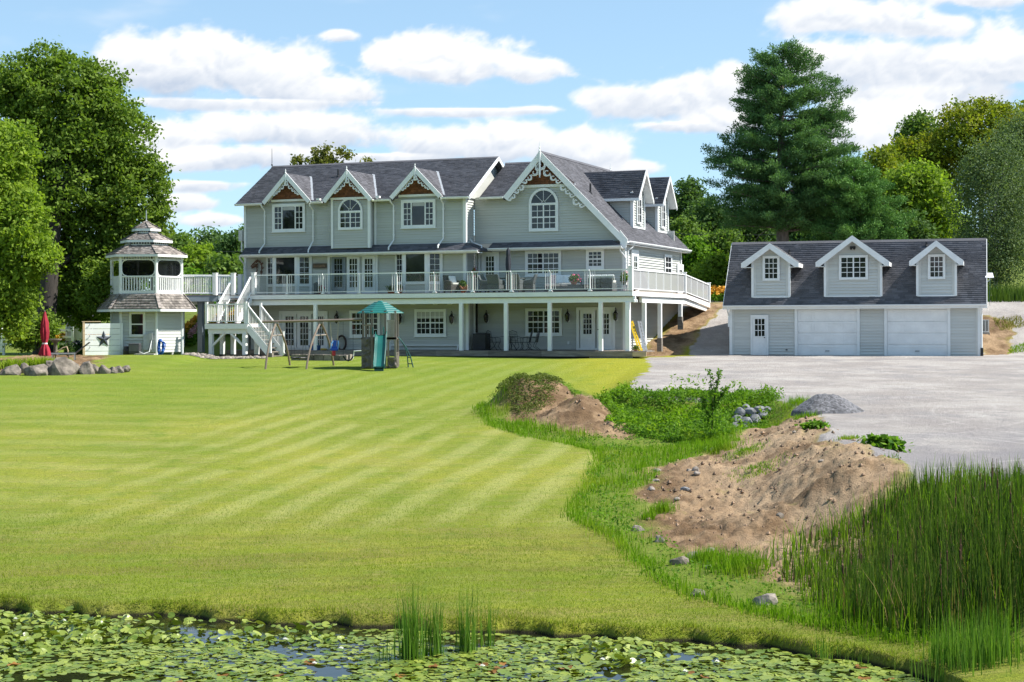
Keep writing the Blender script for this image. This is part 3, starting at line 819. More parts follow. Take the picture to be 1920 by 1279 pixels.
def shingled(fr, parent, poly, m, expo=0.145, tab=0.30, thick=0.10, name='roof', sub='shingles', under=None, lift=0.012, var=0.006):
    """roof plane: slab plus real overlapping shingles. poly: 3D points, first two = eave (low) edge"""
    p = [Vector(q) for q in poly]; a = (p[1] - p[0]).normalized(); n = None
    for i in range(2, len(p)):
        c = (p[1] - p[0]).cross(p[i] - p[0])
        if c.length > 1e-4: n = c.normalized(); break
    if n.z < 0: n = -n
    d = n.cross(a)
    if d.z < 0: d = -d
    d.normalize()
    q2 = [((q - p[0]).dot(a), (q - p[0]).dot(d)) for q in p]
    slab = MB(); slab.prism([q - n * 0.002 for q in p], -n * thick)
    so = slab.build(name, under or m, parent, fr)
    tmin = min(q[1] for q in q2); tmax = max(q[1] for q in q2)
    V = []; Fc = []; tone = []; row = 0; t = tmin - 0.02
    while t < tmax - 0.02:
        tb = max(t, tmin); te = min(t + expo + 0.03, tmax)
        r0 = xrange_at(q2, tb + 1e-3); r1 = xrange_at(q2, te - 1e-3)
        if r0 and r1:
            x = min(r0[0], r1[0]) - random.uniform(0, tab)
            xe = max(r0[1], r1[1])
            while x < xe:
                w = tab * random.uniform(0.6, 1.25); gap = 0.006
                x0b, x1b = max(x, r0[0]), min(x + w - gap, r0[1]); x0t, x1t = max(x, r1[0]), min(x + w - gap, r1[1])
                x += w
                if x1b - x0b < 0.01 and x1t - x0t < 0.01: continue
                x1b = max(x0b, x1b); x1t = max(x0t, x1t); 
                h = lift + random.uniform(-var, var)
                bt = tb + random.uniform(-0.006, 0.006) if tb > tmin else tb
                i0 = len(V)
                for (xx, tt, hh) in ((x0b, bt, 0), (x1b, bt, 0), (x0b, bt, h), (x1b, bt, h), (x1t, te, 0.001), (x0t, te, 0.001)):
                    V.append(p[0] + a * xx + d * tt + n * hh)
                Fc += [i0, i0 + 1, i0 + 3, i0 + 2, i0 + 2, i0 + 3, i0 + 4, i0 + 5]
                tv = random.random(); tone += [tv, tv]
        t += expo; row += 1
    if V:
        arr = np.array([(q.x, q.y, q.z - fr.zb) for q in V])
        np_mesh(sub, arr, Fc, 4, m, tone, parent=so, kind='stuff')
    return so

def casing(fr, parent, name, u0, u1, z0, z1, plane, w=0.10, proud=0.055, axis='v', sign=-1, m=None, sill=True):
    m = m or TRIM
    b = MB()
    def bx(a0, a1, zz0, zz1, d0=0.0, d1=proud):
        if axis == 'v': b.box(a0, a1, plane + sign * d0, plane + sign * d1, zz0, zz1)
        else: b.box(plane + sign * d0, plane + sign * d1, a0, a1, zz0, zz1)
    bx(u0, u0 + w, z0, z1); bx(u1 - w, u1, z0, z1); bx(u0 + w, u1 - w, z1 - w, z1); bx(u0 + w, u1 - w, z0, z0 + w)
    if sill: bx(u0 - 0.03, u1 + 0.03, z0 - 0.035, z0, 0, proud + 0.035)
    return b.build(name, m, parent, fr, bevel=0)

def pane_grid(fr, parent, a0, a1, z0, z1, plane, nc, nr, axis='v', sign=-1, depth=0.03, sash=0.035, m=None, glass=None, mun=0.030):
    """a glazed light: sash, glass pane, glazing bars"""
    m = m or TRIM
    def P(b, x0, x1, zz0, zz1, d0, d1):
        if axis == 'v': b.box(x0, x1, plane + sign * d0, plane + sign * d1, zz0, zz1)
        else: b.box(plane + sign * d0, plane + sign * d1, x0, x1, zz0, zz1)
    s = MB()
    P(s, a0, a0 + sash, z0, z1, 0, depth + .012); P(s, a1 - sash, a1, z0, z1, 0, depth + .012)
    P(s, a0 + sash, a1 - sash, z0, z0 + sash, 0, depth + .012); P(s, a0 + sash, a1 - sash, z1 - sash, z1, 0, depth + .012)
    so = s.build('sash', m, parent, fr)
    g = MB(); P(g, a0 + sash, a1 - sash, z0 + sash, z1 - sash, 0.0, depth - 0.008)
    g.build('pane', glass or GLASS, parent, fr)
    if nc > 1 or nr > 1:
        b = MB(); ia0, ia1, iz0, iz1 = a0 + sash, a1 - sash, z0 + sash, z1 - sash
        for i in range(1, nc):
            x = ia0 + (ia1 - ia0) * i / nc; P(b, x - mun / 2, x + mun / 2, iz0, iz1, depth - 0.008, depth + 0.003)
        for j in range(1, nr):
            z = iz0 + (iz1 - iz0) * j / nr; P(b, ia0, ia1, z - mun / 2, z + mun / 2, depth - 0.008, depth + 0.001)
        b.build('glazing_bars', m, parent, fr)

def double_hung(fr, win, a0, a1, z0, z1, plane, nc=3, nr=2, **kw):
    zm = (z0 + z1) / 2
    pane_grid(fr, win, a0, a1, zm, z1, plane, nc, nr, **kw)
    pane_grid(fr, win, a0, a1, z0, zm, plane, nc, nr, **kw)

def arch_window(fr, parent, u0, u1, z0, zs, plane, label=None, w=0.10, split_low=False):
    """round-headed window: casing ring, fanlight, casements under it"""
    uc = (u0 + u1) / 2; r = (u1 - u0) / 2; sign = -1; n = 20
    b = MB(); ri = r - w
    y0, y1 = plane, plane - 0.055
    b.box(u0, u0 + w, y0, y1, z0, zs); b.box(u1 - w, u1, y0, y1, z0, zs); b.box(u0 + w, u1 - w, y0, y1, z0, z0 + w)
    for i in range(n):
        a0, a1 = math.pi * i / n, math.pi * (i + 1) / n
        q = [(uc + rr * math.cos(a), yy, zs + rr * math.sin(a)) for yy in (y0, y1) for (rr, a) in ((ri, a0), (r, a0), (r, a1), (ri, a1))]
        b.hexa(q[:4], q[4:])
    b.box(u0 + w, u1 - w, y0, y1 - 0.004, zs - 0.05, zs + 0.03)
    win = b.build('window', TRIM, parent, fr, label=label)
    g = MB(); pts = [(uc + ri * math.cos(math.pi * i / n), plane - 0.02, zs + 0.03 + (ri - 0.03) * math.sin(math.pi * i / n)) for i in range(n + 1)]
    g.prism(pts, (0, 0.02, 0)); g.build('pane', GLASS, win, fr)
    m = MB(); m.tube([(uc + 0.10 * math.cos(a), plane - 0.028, zs + 0.04 + 0.10 * math.sin(a)) for a in np.linspace(0, math.pi, 9)], 0.012, 5)
    for a in (R(45), R(90), R(135)):
        m.bar((uc + 0.1 * math.cos(a), plane - 0.028, zs + 0.04 + 0.1 * math.sin(a)), (uc + ri * math.cos(a), plane - 0.028, zs + 0.03 + ri * math.sin(a)), 0.02, 0.018, up=(0, 1, 0))
    m.build('glazing_bars', TRIM, win, fr)
    if split_low:
        zm = z0 + w + (zs - 0.05 - z0 - w) * 0.48
        for x0, x1 in ((u0 + w, uc), (uc, u1 - w)):
            pane_grid(fr, win, x0, x1, z0 + w, zm, plane, 2, 2); pane_grid(fr, win, x0, x1, zm, zs - 0.05, plane, 2, 3 if False else 2)
    else:
        for x0, x1 in ((u0 + w, uc), (uc, u1 - w)): pane_grid(fr, win, x0, x1, z0 + w, zs - 0.05, plane, 2, 3)
    return win

def scrollwork(b, p0, p1, down, size0, size1, n, flip=False, r=0.022, y=0.0):
    """fretwork along a sloping bargeboard: C-scrolls and a beaded lower line, p in (u,z)"""
    p0 = Vector((p0[0], 0, p0[1])); p1 = Vector((p1[0], 0, p1[1])); d = (p1 - p0); L = d.length; d.normalize(); dn = Vector((down[0], 0, down[1])).normalized()
    pos = 0.0; sizes = [size0 + (size1 - size0) * i / max(1, n - 1) for i in range(n)]
    k = L / sum(2 * s for s in sizes)
    low = []
    for i, s in enumerate(sizes):
        s2 = s * k; c = p0 + d * (pos + s2) + dn * (s2 * 0.85); pos += 2 * s2
        rr = s2 * 0.72
        # C scroll with a curled end
        pts = []
        for q in range(15):
            t = q / 14; a = -0.6 + t * 5.4; rad = rr * (1.0 - 0.55 * t)
            v_ = d * (math.cos(a) * rad) * (1 if not flip else -1) + dn * (math.sin(a) * rad)
            pts.append(c + v_ + Vector((0, y, 0)))
        b.tube(pts, r, 5)
        for t in np.linspace(0, 1, 7)[:-1]: low.append(p0 + d * (pos - 2 * s2 + 2 * s2 * t) + dn * (s2 * (0.75 + 0.95 * math.sin(math.pi * t))) + Vector((0, y, 0)))
    low.append(p1 + Vector((0, y, 0)))
    b.tube(low, r * 1.25, 5)

def downspout(fr, parent, pts, r=0.042):
    b = MB(); b.tube(pts, r, 8)
    for i in range(len(pts) - 1):
        p, q = Vector(pts[i]), Vector(pts[i + 1])
        if abs(p.z - q.z) > 1.2:
            for t in (0.15, 0.85):
                c = p.lerp(q, t); b.box(c.x - 0.06, c.x + 0.06, c.y - 0.02, c.y + 0.05, c.z - 0.02, c.z + 0.02)
    return b.build('downspout', TRIM, parent, fr, smooth=False)

def gutter(fr, parent, p, q, out, name='gutter'):
    """K-shaped eaves trough from p to q, out = outward horizontal vector"""
    p = Vector(p); q = Vector(q); o = Vector(out).normalized()
    prof = [(0, 0), (0, -0.11), (0.07, -0.11), (0.12, -0.04), (0.12, 0.0), (0.105, 0.0), (0.1, -0.035), (0.06, -0.095), (0.015, -0.095), (0.015, 0)]
    b = MB(); b.prism([p + o * a + Vector((0, 0, z)) for a, z in prof], q - p)
    return b.build(name, TRIM, parent, fr)

# ================================================================= the house
HF = Frame(5.86, 80.7, R(-21), 2.75)
VL, VR = 2.0, 3.35
H = empty('house', HF.loc(), 'large sage grey two and a half storey house with white trim and dark shingle roofs', 'house', HF.ang)
def HV(px, py, v): return HF.fv(px, py, v)

ZD = (HV(700, 550.5, 0)[1] + HV(1000, 546.5, 0)[1] + HV(500, 553, 0)[1]) / 3      # deck surface
ZP = HV(1000, 658, 0)[1]                                                           # porch floor
uL = HV(460, 430, VL)[0]; uM = HV(871, 400, VL)[0]
uR = HV(1170, 500, VR)[0]
zeL = (HV(440, 383, VL - .45)[1] + HV(878, 368, VL - .45)[1]) / 2                   # left eave
zrL = (HV(510, 311, VL + 3.7)[1] + HV(933, 297, VL + 3.7)[1]) / 2                   # left ridge
zs0 = (HV(457, 479, VL - .7)[1] + HV(890, 467.5, VL - .7)[1]) / 2                   # skirt roof edge
zs1 = (HV(470, 465.5, VL)[1] + HV(865, 454.5, VL)[1]) / 2                           # where it meets the wall
print('HOUSE', ZD, ZP, uL, uM, uR, zeL, zrL, zs0, zs1)
HOUSE_PX = HF.w(uL, VL, zeL)

def corner_board(fr, parent, u, v, z0, z1, w=0.13, side=None):
    b = MB(); b.box(u - w / 2, u + w / 2, v - 0.045, v + 0.01, z0, z1)
    if side: b.box(u + w / 2, u + w / 2 + 0.03, v - 0.045, v + w, z0, z1)
    return b.build('corner_trim', TRIM, parent, fr)

# --- left block
wall_siding(HF, H, [(uL, zs1 - .05), (uM, zs1 - .05), (uM, zeL + .05), (uL, zeL + .05)], VL)
wall_siding(HF, H, [(uL, ZD), (uM, ZD), (uM, zs0 + .05), (uL, zs0 + .05)], VL)
uLow = HV(876, 600, VL)[0]
wall_siding(HF, H, [(uL + .3, ZP), (uLow, ZP), (uLow, ZD - .3), (uL + .3, ZD - .3)], VL)
wall_siding(HF, H, [(VL, zs1), (VR, zs1), (VR, zeL), (VL, zeL)], uM, axis='u', sign=1)
wall_siding(HF, H, [(VL, ZD), (VR, ZD), (VR, zs0), (VL, zs0)], uM, axis='u', sign=1)
wall_siding(HF, H, [(VL, ZP), (VR, ZP), (VR, ZD - .3), (VL, ZD - .3)], uLow, axis='u', sign=1)
b = MB(); b.box(uL, uL + .1, VL + .13, 13.5, 2.4, zeL); b.box(uL + .1, uR - .13, 13.4, 13.5, 2.4, zs1 + 1); b.box(uL + .12, uR - .4, VR + 1.5, 13.3, ZD - .28, ZD - .08)
b.build('rear_wall', SIDING, H, HF)
for (u, z0, z1) in ((uL, ZD, zs0), (uL, zs1 - .05, zeL), (uM, ZD, zs0), (uM, zs1 - .05, zeL), (uLow, ZP, ZD - .3)):
    corner_board(HF, H, u, VL, z0, z1, side=(u > uL + 1))

# --- right block
uJ = uM; za, = (HV(1013, 284, VR - .42)[1],); ua = HV(1013, 284, VR - .42)[0]
ueR, zeR = HV(1177, 452, VR - .42)                     # foot of the long right rake
zE2 = HV(900, 370, VR - .45)[1]; uK = HV(944, 367, VR - .42)[0]
zTrim = HV(1015, 349.5, VR)[1]
zsR0 = (HV(920, 466, VR - .7)[1] + HV(1150, 460.5, VR - .7)[1]) / 2
zsR1 = (HV(920, 456, VR)[1] + HV(1150, 449.5, VR)[1]) / 2
slopeR = (za - zeR) / (ua - ueR)
def rake_u(z): return ua + (z - za) / slopeR            # right rake
slopeL = (za - zE2) / (ua - uK)
def rake_ul(z): return ua + (z - za) / slopeL
gz = lambda z: (rake_ul(z) + 0.1, rake_u(z) - 0.12)
wp = [(uJ, zsR1 - .05), (min(uR, rake_u(zsR1)), zsR1 - .05), (min(uR, rake_u(zsR1 + .1)), zsR1 + .1), (rake_u(zTrim) - .1, zTrim), (rake_ul(zTrim) + .1, zTrim), (rake_ul(zE2), zE2 + .02), (uJ, zE2 + .02)]
wall_siding(HF, H, wp, VR)
b = MB(); b.box(rake_ul(zTrim), rake_u(zTrim), VR - .06, VR, zTrim - .05, zTrim + .09); b.build('gable_band', TRIM, H, HF)
b = MB(); b.prism([(rake_ul(zTrim), VR, zTrim), (rake_u(zTrim), VR, zTrim), (ua, VR, za - .1)], (0, .1, 0)); b.build('gable_wall', CEDAR, H, HF)
def cedar(parent, p0, p1, p2, v, name='gable_shingles'):
    """cedar shingle courses in a gable triangle: p0,p1 base corners, p2 apex, (u,z)"""
    z0, z1 = p0[1], p2[1]; V = []; Fc = []; tone = []; z = z0
    poly = [p0, p1, p2]
    while z < z1 - 0.05:
        zt = min(z + 0.13, z1 - .01); r0 = xrange_at(poly, z + 1e-3); r1 = xrange_at(poly, zt)
        if r0 and r1:
            x = r0[0] - random.uniform(0, .15)
            while x < r0[1]:
                w = random.uniform(.09, .2); a0, a1 = max(x, r0[0]), min(x + w - .008, r0[1]); b0, b1 = max(x, r1[0]), min(x + w - .008, r1[1]); x += w
                if a1 <= a0: continue
                b0 = min(b0, r1[1]); b1 = max(b1, b0); i0 = len(V); h = .022 + random.uniform(-.005, .005)
                V += [(a0, v, z - HF.zb), (a1, v, z - HF.zb), (a0, v - h, z - HF.zb), (a1, v - h, z - HF.zb), (b1, v - .004, zt - HF.zb), (b0, v - .004, zt - HF.zb)]
                Fc += [i0, i0 + 1, i0 + 3, i0 + 2, i0 + 2, i0 + 3, i0 + 4, i0 + 5]; tv = random.random(); tone += [tv, tv]
        z = zt
    np_mesh(name, np.array(V), Fc, 4, CEDAR, tone, parent=parent, kind='stuff')
cedar(H, (rake_ul(zTrim), zTrim + .09), (rake_u(zTrim), zTrim + .09), (ua, za - .15), VR - .002)
wall_siding(HF, H, [(uJ, ZD), (uR, ZD), (uR, zsR0 + .05), (uJ, zsR0 + .05)], VR)
wall_siding(HF, H, [(uLow, ZP), (uR, ZP), (uR, ZD - .3), (uLow, ZD - .3)], VR)
uJ2 = HV(883, 400, VR)[0]
corner_board(HF, H, uJ2, VR, zsR1, zE2, .10); corner_board(HF, H, HV(893, 500, VR)[0], VR, ZD, zsR0, .07)
corner_board(HF, H, uR, VR, ZD, zsR1 - .0, side=True); corner_board(HF, H, uR, VR, ZP, ZD - .3, side=True)
VB = 14.4
zeave = zeR - .02
wall_siding(HF, H, [(VR, ZD), (VB, ZD), (VB, zeR + .12), (VR, zeR + .12)], uR, axis='u', sign=1)
wall_siding(HF, H, [(VR, ZP - .2), (VB, ZP - .2), (VB, ZD - .3), (VR, ZD - .3)], uR, axis='u', sign=1)
b = MB(); b.box(uR, uR + .045, VB - .1, VB + .03, ZD, zeR + .05); b.build('corner_trim', TRIM, H, HF)

# --- roofs
RV = VL + 3.7
ve = VL - .45
uRl = HV(441, 383, ve)[0]; uRr = HV(879, 368, ve)[0] + .02
for sgn in (0, 1):
    if sgn == 0:
        vc = VL + .06; zc = zeL + (zrL - zeL) * (vc - ve) / (RV - ve); poly = [(uRl, vc, zc), (uRr, vc, zc), (uRr, RV, zrL), (uRl, RV, zrL)]
        for (xa, xb) in ((441, 497), (577, 610), (692.5, 737), (822.5, 879)):
            a_, c_ = (uRl if xa == 441 else HV(xa, 375, ve)[0]), (uRr if xb == 879 else HV(xb, 372, ve)[0]); shingled(HF, H, [(a_, ve, zeL), (c_, ve, zeL), (c_, vc - .002, zc), (a_, vc - .002, zc)], SHINGLE)
    else: poly = [(uRr, 2 * RV - ve, zeL), (uRl, 2 * RV - ve, zeL), (uRl, RV, zrL), (uRr, RV, zrL)]
    shingled(HF, H, poly, SHINGLE)
b = MB(); b.prism([(uRl - .02, RV - .14, zrL - .05), (uRl - .02, RV, zrL + .05), (uRl - .02, RV + .14, zrL - .05)], (uRr - uRl + .04, 0, 0)); b.build('ridge_cap', SHINGLE, H, HF)
for u in (uRl + .5, uRr - .5):
    b = MB(); b.prism([(u, ve + .4, zeL), (u, RV, zrL - .15), (u, 2 * RV - ve - .4, zeL)], (.1, 0, 0)); b.build('gable_end', SIDING, H, HF)
def rake_board(u, v0, z0, v1, z1, t=.04, h=.2, name='rake_board', w=None):
    b = MB(); b.prism([(u, v0, z0 + .03), (u, v1, z1 + .03), (u, v1, z1 + .03 - h), (u, v0, z0 + .03 - h)], (t, 0, 0)); return b.build(name, TRIM, H, HF)
rake_board(uRr, ve - .03, zeL, RV, zrL); rake_board(uRr, 2 * RV - ve, zeL, RV, zrL); rake_board(uRl - .04, 2 * RV - ve, zeL, RV, zrL)
zrC = HV(955, 306, VR - .45 + 3.7)[1]; uCx = ua - .3
shingled(HF, H, [(uRr + .04, VR - .45, zE2), (uK + .25, VR - .45, zE2), (ua, VR + 3.4, zrC), (uRr + .04, VR + 3.4, zrC)], SHINGLE)
b = MB(); b.prism([(uRr, VR + 3.26, zrC - .05), (uRr, VR + 3.4, zrC + .05), (uRr, VR + 3.54, zrC - .05)], (ua - uRr, 0, 0)); b.build('ridge_cap', SHINGLE, H, HF)
VF = VR - .42; VBK = 15.2
shingled(HF, H, [(ueR, VF, zeR), (ueR, VBK, zeR), (ua, VBK - .0, za), (ua, VF, za)], SHINGLE)
zl_ = zE2 - .1
shingled(HF, H, [(rake_ul(zl_), VBK, zl_), (rake_ul(zl_), VF, zl_), (ua, VF, za), (ua, VBK, za)], SHINGLE)
b = MB(); b.prism([(ua - .14, VF - .02, za - .08), (ua, VF - .02, za + .05), (ua + .14, VF - .02, za - .1)], (0, VBK - VF, 0)); b.build('ridge_cap', SHINGLE, H, HF)
b = MB()
def rk(b, p, q, v, h=.30, t=.05):
    (u0, z0), (u1, z1) = p, q
    d = Vector((u1 - u0, z1 - z0)).normalized(); nrm = Vector((-d.y, d.x))
    if nrm.y > 0: nrm = -nrm
    b.prism([(u0, v, z0), (u1, v, z1), (u1 + nrm.x * h, v, z1 + nrm.y * h), (u0 + nrm.x * h, v, z0 + nrm.y * h)], (0, t, 0))
    return nrm
bb = MB(); nR = rk(bb, (ua, za + .02), (ueR, zeR + .02), VF - .06); bb.build('bargeboard', WHITE, H, HF)
bb = MB(); nL = rk(bb, (ua, za + .02), (uK, zE2 - .02), VF - .064); bb.build('bargeboard', WHITE, H, HF)
bb = MB(); bb.prism([(ueR + .02, VF - .07, zeR + .06), (ueR - .08, VF - .07, zeR - .35), (uR - .05, VF - .07, zeR - .35), (uR - .05, VF - .07, zeR + .55)], (0, .06, 0)); bb.build('eave_return', WHITE, H, HF)
bb = MB(); bb.box(uR + .02, ueR + .0, VF, VBK, zeR - .16, zeR - .13); bb.build('soffit', TRIM, H, HF)
gutter(HF, H, (ueR - .01, VF, zeR + .01), (ueR - .01, VBK, zeR + .01), (1, 0, 0))
def sub(p, nrm, k): return (p[0] + nrm.x * k, p[1] + nrm.y * k)
fw = MB()
pk = (ua, za)
def along(p, q, t): return (p[0] + (q[0] - p[0]) * t, p[1] + (q[1] - p[1]) * t)
eR = (ueR, zeR); eL = (uK, zE2)
LR = math.hypot(eR[0] - pk[0], eR[1] - pk[1]); LL = math.hypot(eL[0] - pk[0], eL[1] - pk[1])
scrollwork(fw, sub(along(pk, eR, .22 / LR), nR, .30), sub(along(pk, eR, 1.95 / LR), nR, .30), nR, .30, .14, 4, y=VF - .04, r=.026)
scrollwork(fw, sub(along(pk, eR, 2.05 / LR), nR, .30), sub(along(pk, eR, 3.0 / LR), nR, .30), nR, .20, .14, 3, y=VF - .04, r=.026)
scrollwork(fw, sub(along(pk, eR, 3.05 / LR), nR, .30), sub(along(pk, eR, 3.75 / LR), nR, .30), nR, .16, .10, 2, y=VF - .04, r=.026)
scrollwork(fw, sub(along(pk, eL, .22 / LL), nL, .30), sub(along(pk, eL, .60), nL, .30), nL, .30, .14, 4, flip=True, y=VF - .04, r=.026)
scrollwork(fw, sub(along(pk, eL, .62), nL, .30), sub(along(pk, eL, .82), nL, .30), nL, .18, .13, 2, flip=True, y=VF - .04, r=.026)
scrollwork(fw, sub(along(pk, eL, .84), nL, .30), sub(along(pk, eL, .99), nL, .30), nL, .15, .10, 2, flip=True, y=VF - .04, r=.026)
fw.build('fretwork', WHITE, H, HF)
def finial(parent, u, z, v, up, down, r=.04):
    b = MB(); b.lathe((u, v, z), [(r * .9, -down), (r * .3, -down + .05), (r, -down + .12), (r, -.1), (r * 1.2, .02), (r * .5, up * .25), (r * .8, up * .4), (r * .4, up * .5), (r * .12, up)], 8)
    return b.build('finial', WHITE, parent, HF)
finial(H, ua, za, VF - .1, .5, 1.35, .055)
finial(H, ua, za, VBK - .3, .45, .2, .04)

# --- three small gables over the front eave
def small_gable(ap, l, r, vp, wall_v, brow):
    (a_u, a_z), (l_u, l_z), (r_u, r_z) = HV(*ap, vp), HV(*l, vp), HV(*r, vp)
    l_z = r_z = (l_z + r_z) / 2
    l_u, r_u = a_u - (r_u - l_u) / 2, a_u + (r_u - l_u) / 2
    pit = (zrL - zeL) / (RV - ve)
    vb = ve + (a_z - zeL) / pit
    vq = ve + max(0, (l_z - zeL)) / pit
    if wall_v > VL - .1: wall_siding(HF, H, [(l_u + .25, zeL - .1), (r_u - .25, zeL - .1), (r_u - .25, zeL + .3), (l_u + .25, zeL + .3)], VL - .002)
    g = MB(); g.prism([(l_u + .3, wall_v + .02, l_z), (r_u - .3, wall_v + .02, l_z), (a_u, wall_v + .02, a_z - .2)], (0, .1, 0)); go = g.build('gable', CEDAR, H, HF)
    cedar(go, (l_u + .3, HV(*brow, wall_v)[1]), (r_u - .3, HV(*brow, wall_v)[1]), (a_u, a_z - .25), wall_v)
    zb_ = HV(*brow, wall_v)[1]
    t = MB(); t.box(l_u + .28, r_u - .28, wall_v - .05, wall_v, zb_ - .12, zb_); t.build('gable_band', TRIM, go, HF)
    shingled(HF, go, [(r_u, vp, r_z), (r_u, vq, r_z), (a_u, vb, a_z), (a_u, vp, a_z)], SHINGLE, thick=.06)
    shingled(HF, go, [(l_u, vq, l_z), (l_u, vp, l_z), (a_u, vp, a_z), (a_u, vb, a_z)], SHINGLE, thick=.06)
    for (e, s) in (((r_u, r_z), 1), ((l_u, l_z), -1)):
        q = MB(); n_ = rk(q, (a_u, a_z + .02), e, vp - .05 - (0.003 if s > 0 else 0), h=.23, t=.05); q.build('bargeboard', WHITE, go, HF)
        q = MB(); LL_ = math.hypot(e[0] - a_u, e[1] - a_z)
        scrollwork(q, sub(along((a_u, a_z), e, .12), n_, .23), sub(along((a_u, a_z), e, .66), n_, .23), n_, .17, .07, 5, flip=(s < 0), y=vp - .03, r=.018)
        q.build('fretwork', WHITE, go, HF)
    f = MB(); f.bar((a_u, vb, a_z + .03), (r_u, vq, r_z + .03), .16, .02, up=(.5, -.5, .7)); f.build('valley_flashing', ALU, go, HF)
    q = MB(); q.lathe((a_u, vp - .07, a_z), [(.02, -.62), (.035, -.5), (.035, -.05), (.05, .0), (.02, .08), (.035, .12), (.005, .22)], 8); q.build('finial', WHITE, go, HF)
    s_ = MB(); s_.prism([(l_u + .02, vp, l_z - .04), (a_u, vp, a_z - .06), (r_u - .02, vp, r_z - .04), (r_u - .02, vp, r_z - .07), (a_u, vp, a_z - .1), (l_u + .02, vp, l_z - .07)], (0, wall_v - vp, 0)); s_.build('soffit', TRIM, go, HF)
    return l_u, r_u, l_z
BV = VL - .5
small_gable((536.5, 324.5), (491.5, 379), (582.5, 375.5), VL - .55, VL - .025, (538, 374))
small_gable((651, 319), (604.5, 376), (698, 372), BV - .45, BV - .025, (656, 370))
small_gable((779, 314), (731, 369.5), (828.5, 365), VL - .55, VL - .025, (783, 364.5))
b0u, b1u = HV(621.5, 420, BV)[0], HV(693, 420, BV)[0]; bz0, bz1 = HV(656, 465.5, BV)[1], HV(656, 371, BV)[1]
b = MB(); b.box(b0u + .02, b1u - .05, BV + .05, VL, bz0, bz1); b.build('bay', SIDING, H, HF)
wall_siding(HF, H, [(b0u, bz0), (b1u, bz0), (b1u, bz1), (b0u, bz1)], BV, back=False)
wall_siding(HF, H, [(BV, bz0), (VL, bz0), (VL, bz1), (BV, bz1)], b1u, axis='u', sign=1, back=False)
corner_board(HF, H, b0u + .05, BV, bz0, bz1, .11); corner_board(HF, H, b1u - .04, BV, bz0, bz1, .11, side=True)
corner_board(HF, H, HV(704, 420, VL)[0], VL, zs1, zeL, .1)

for (x0, x1) in ((441, 491), (583, 605), (698, 731), (829, 879)):
    gutter(HF, H, (HV(x0, 380, ve)[0], ve, zeL), (HV(x1, 372, ve)[0], ve, zeL), (0, -1, 0))
gutter(HF, H, (uRr + .05, VR - .45, zE2), (uK, VR - .45, zE2), (0, -1, 0))

b = MB()
for (x, y) in ((597.5, 374), (709, 369.5)):
    u, z = HV(x, y, ve - .1); b.box(u - .1, u + .1, ve - .2, ve, z - .05, z + .05)
b.build('gutter_outlet', TRIM, H, HF)

# --- skirt roof between the storeys
us0 = HV(452, 480, VL - .7)[0]; us1 = HV(896, 467.5, VL - .7)[0]
shingled(HF, H, [(us0, VL - .7, zs0), (us1, VL - .7, zs0), (uM + .1, VL - .02, zs1), (uL - .02, VL - .02, zs1)], SHINGLE, name='skirt_roof', thick=.05)
shingled(HF, H, [(us1, VL - .7, zs0), (us1, VR, zs0), (uM + .05, VR, zs1), (uM + .05, VL - .02, zs1)], SHINGLE, name='skirt_roof', thick=.05)
gutter(HF, H, (us0, VL - .7, zs0 + .0), (us1, VL - .7, zs0 + .0), (0, -1, 0))
b = MB(); b.box(us0 + .02, us1 - .02, VL - .69, VL - .0, zs0 - .14, zs0 - .1); b.build('soffit', TRIM, H, HF)
us2 = HV(1166, 460, VR - .7)[0]; zz = zsR0
shingled(HF, H, [(us1 + .02, VR - .7, zsR0), (us2, VR - .7, zsR0), (HV(1149, 449, VR)[0], VR - .02, zsR1), (us1 + .02, VR - .02, zsR1)], SHINGLE, name='skirt_roof', thick=.05)
gutter(HF, H, (us1 + .02, VR - .7, zsR0), (us2, VR - .7, zsR0), (0, -1, 0))
b = MB(); b.box(us1, us2, VR - .69, VR, zsR0 - .14, zsR0 - .1); b.build('soffit', TRIM, H, HF)

# --- downspouts
def DS(pts, v0):
    out = []
    for (x, y, v) in pts:
        u, z = HV(x, y, v); out.append((u, v, z))
    downspout(HF, H, out)
DS([(489, 383, VL - .5), (491, 388, VL - .45), (496, 396, VL - .09), (496, 457, VL - .09), (486, 471, VL - .62), (486, 475, VL - .66)], 0)
DS([(580, 380, VL - .5), (581, 386, VL - .45), (587, 394, VL - .09), (587, 452, VL - .09), (578, 469, VL - .62), (578, 474, VL - .66)], 0)
DS([(731, 373, VL - .5), (732, 378, VL - .45), (738, 386, VL - .09), (738, 450, VL - .09), (728.5, 464, VL - .62), (728.5, 469, VL - .66)], 0)
DS([(826, 369, VL - .5), (827, 374, VL - .45), (831, 382, VL - .09), (831, 447, VL - .09), (821, 461, VL - .62), (821, 465, VL - .66)], 0)
DS([(879, 374, VR - .55), (879.5, 446, VR - .5), (886, 455, VR - .5), (903, 461, VR - .66), (903, 465, VR - .66)], 0)
DS([(449, 480, VL - .6), (450, 486, VL - .55), (458, 496, VL - .1), (458, 548, VL - .1)], 0)
DS([(1163, 461, VR - .6), (1163, 470, VR - .55), (1173, 484, VR - .1), (1173, 543, VR - .1)], 0)
b = MB(); p = [(ueR + .03, 4.0, zeR - .08), (ueR - .05, 4.0, zeR - .25), (uR + .08, 3.75, zeR - .45), (uR + .08, 3.75, ZD)]; b.tube(p, .045, 8); b.build('downspout', TRIM, H, HF)

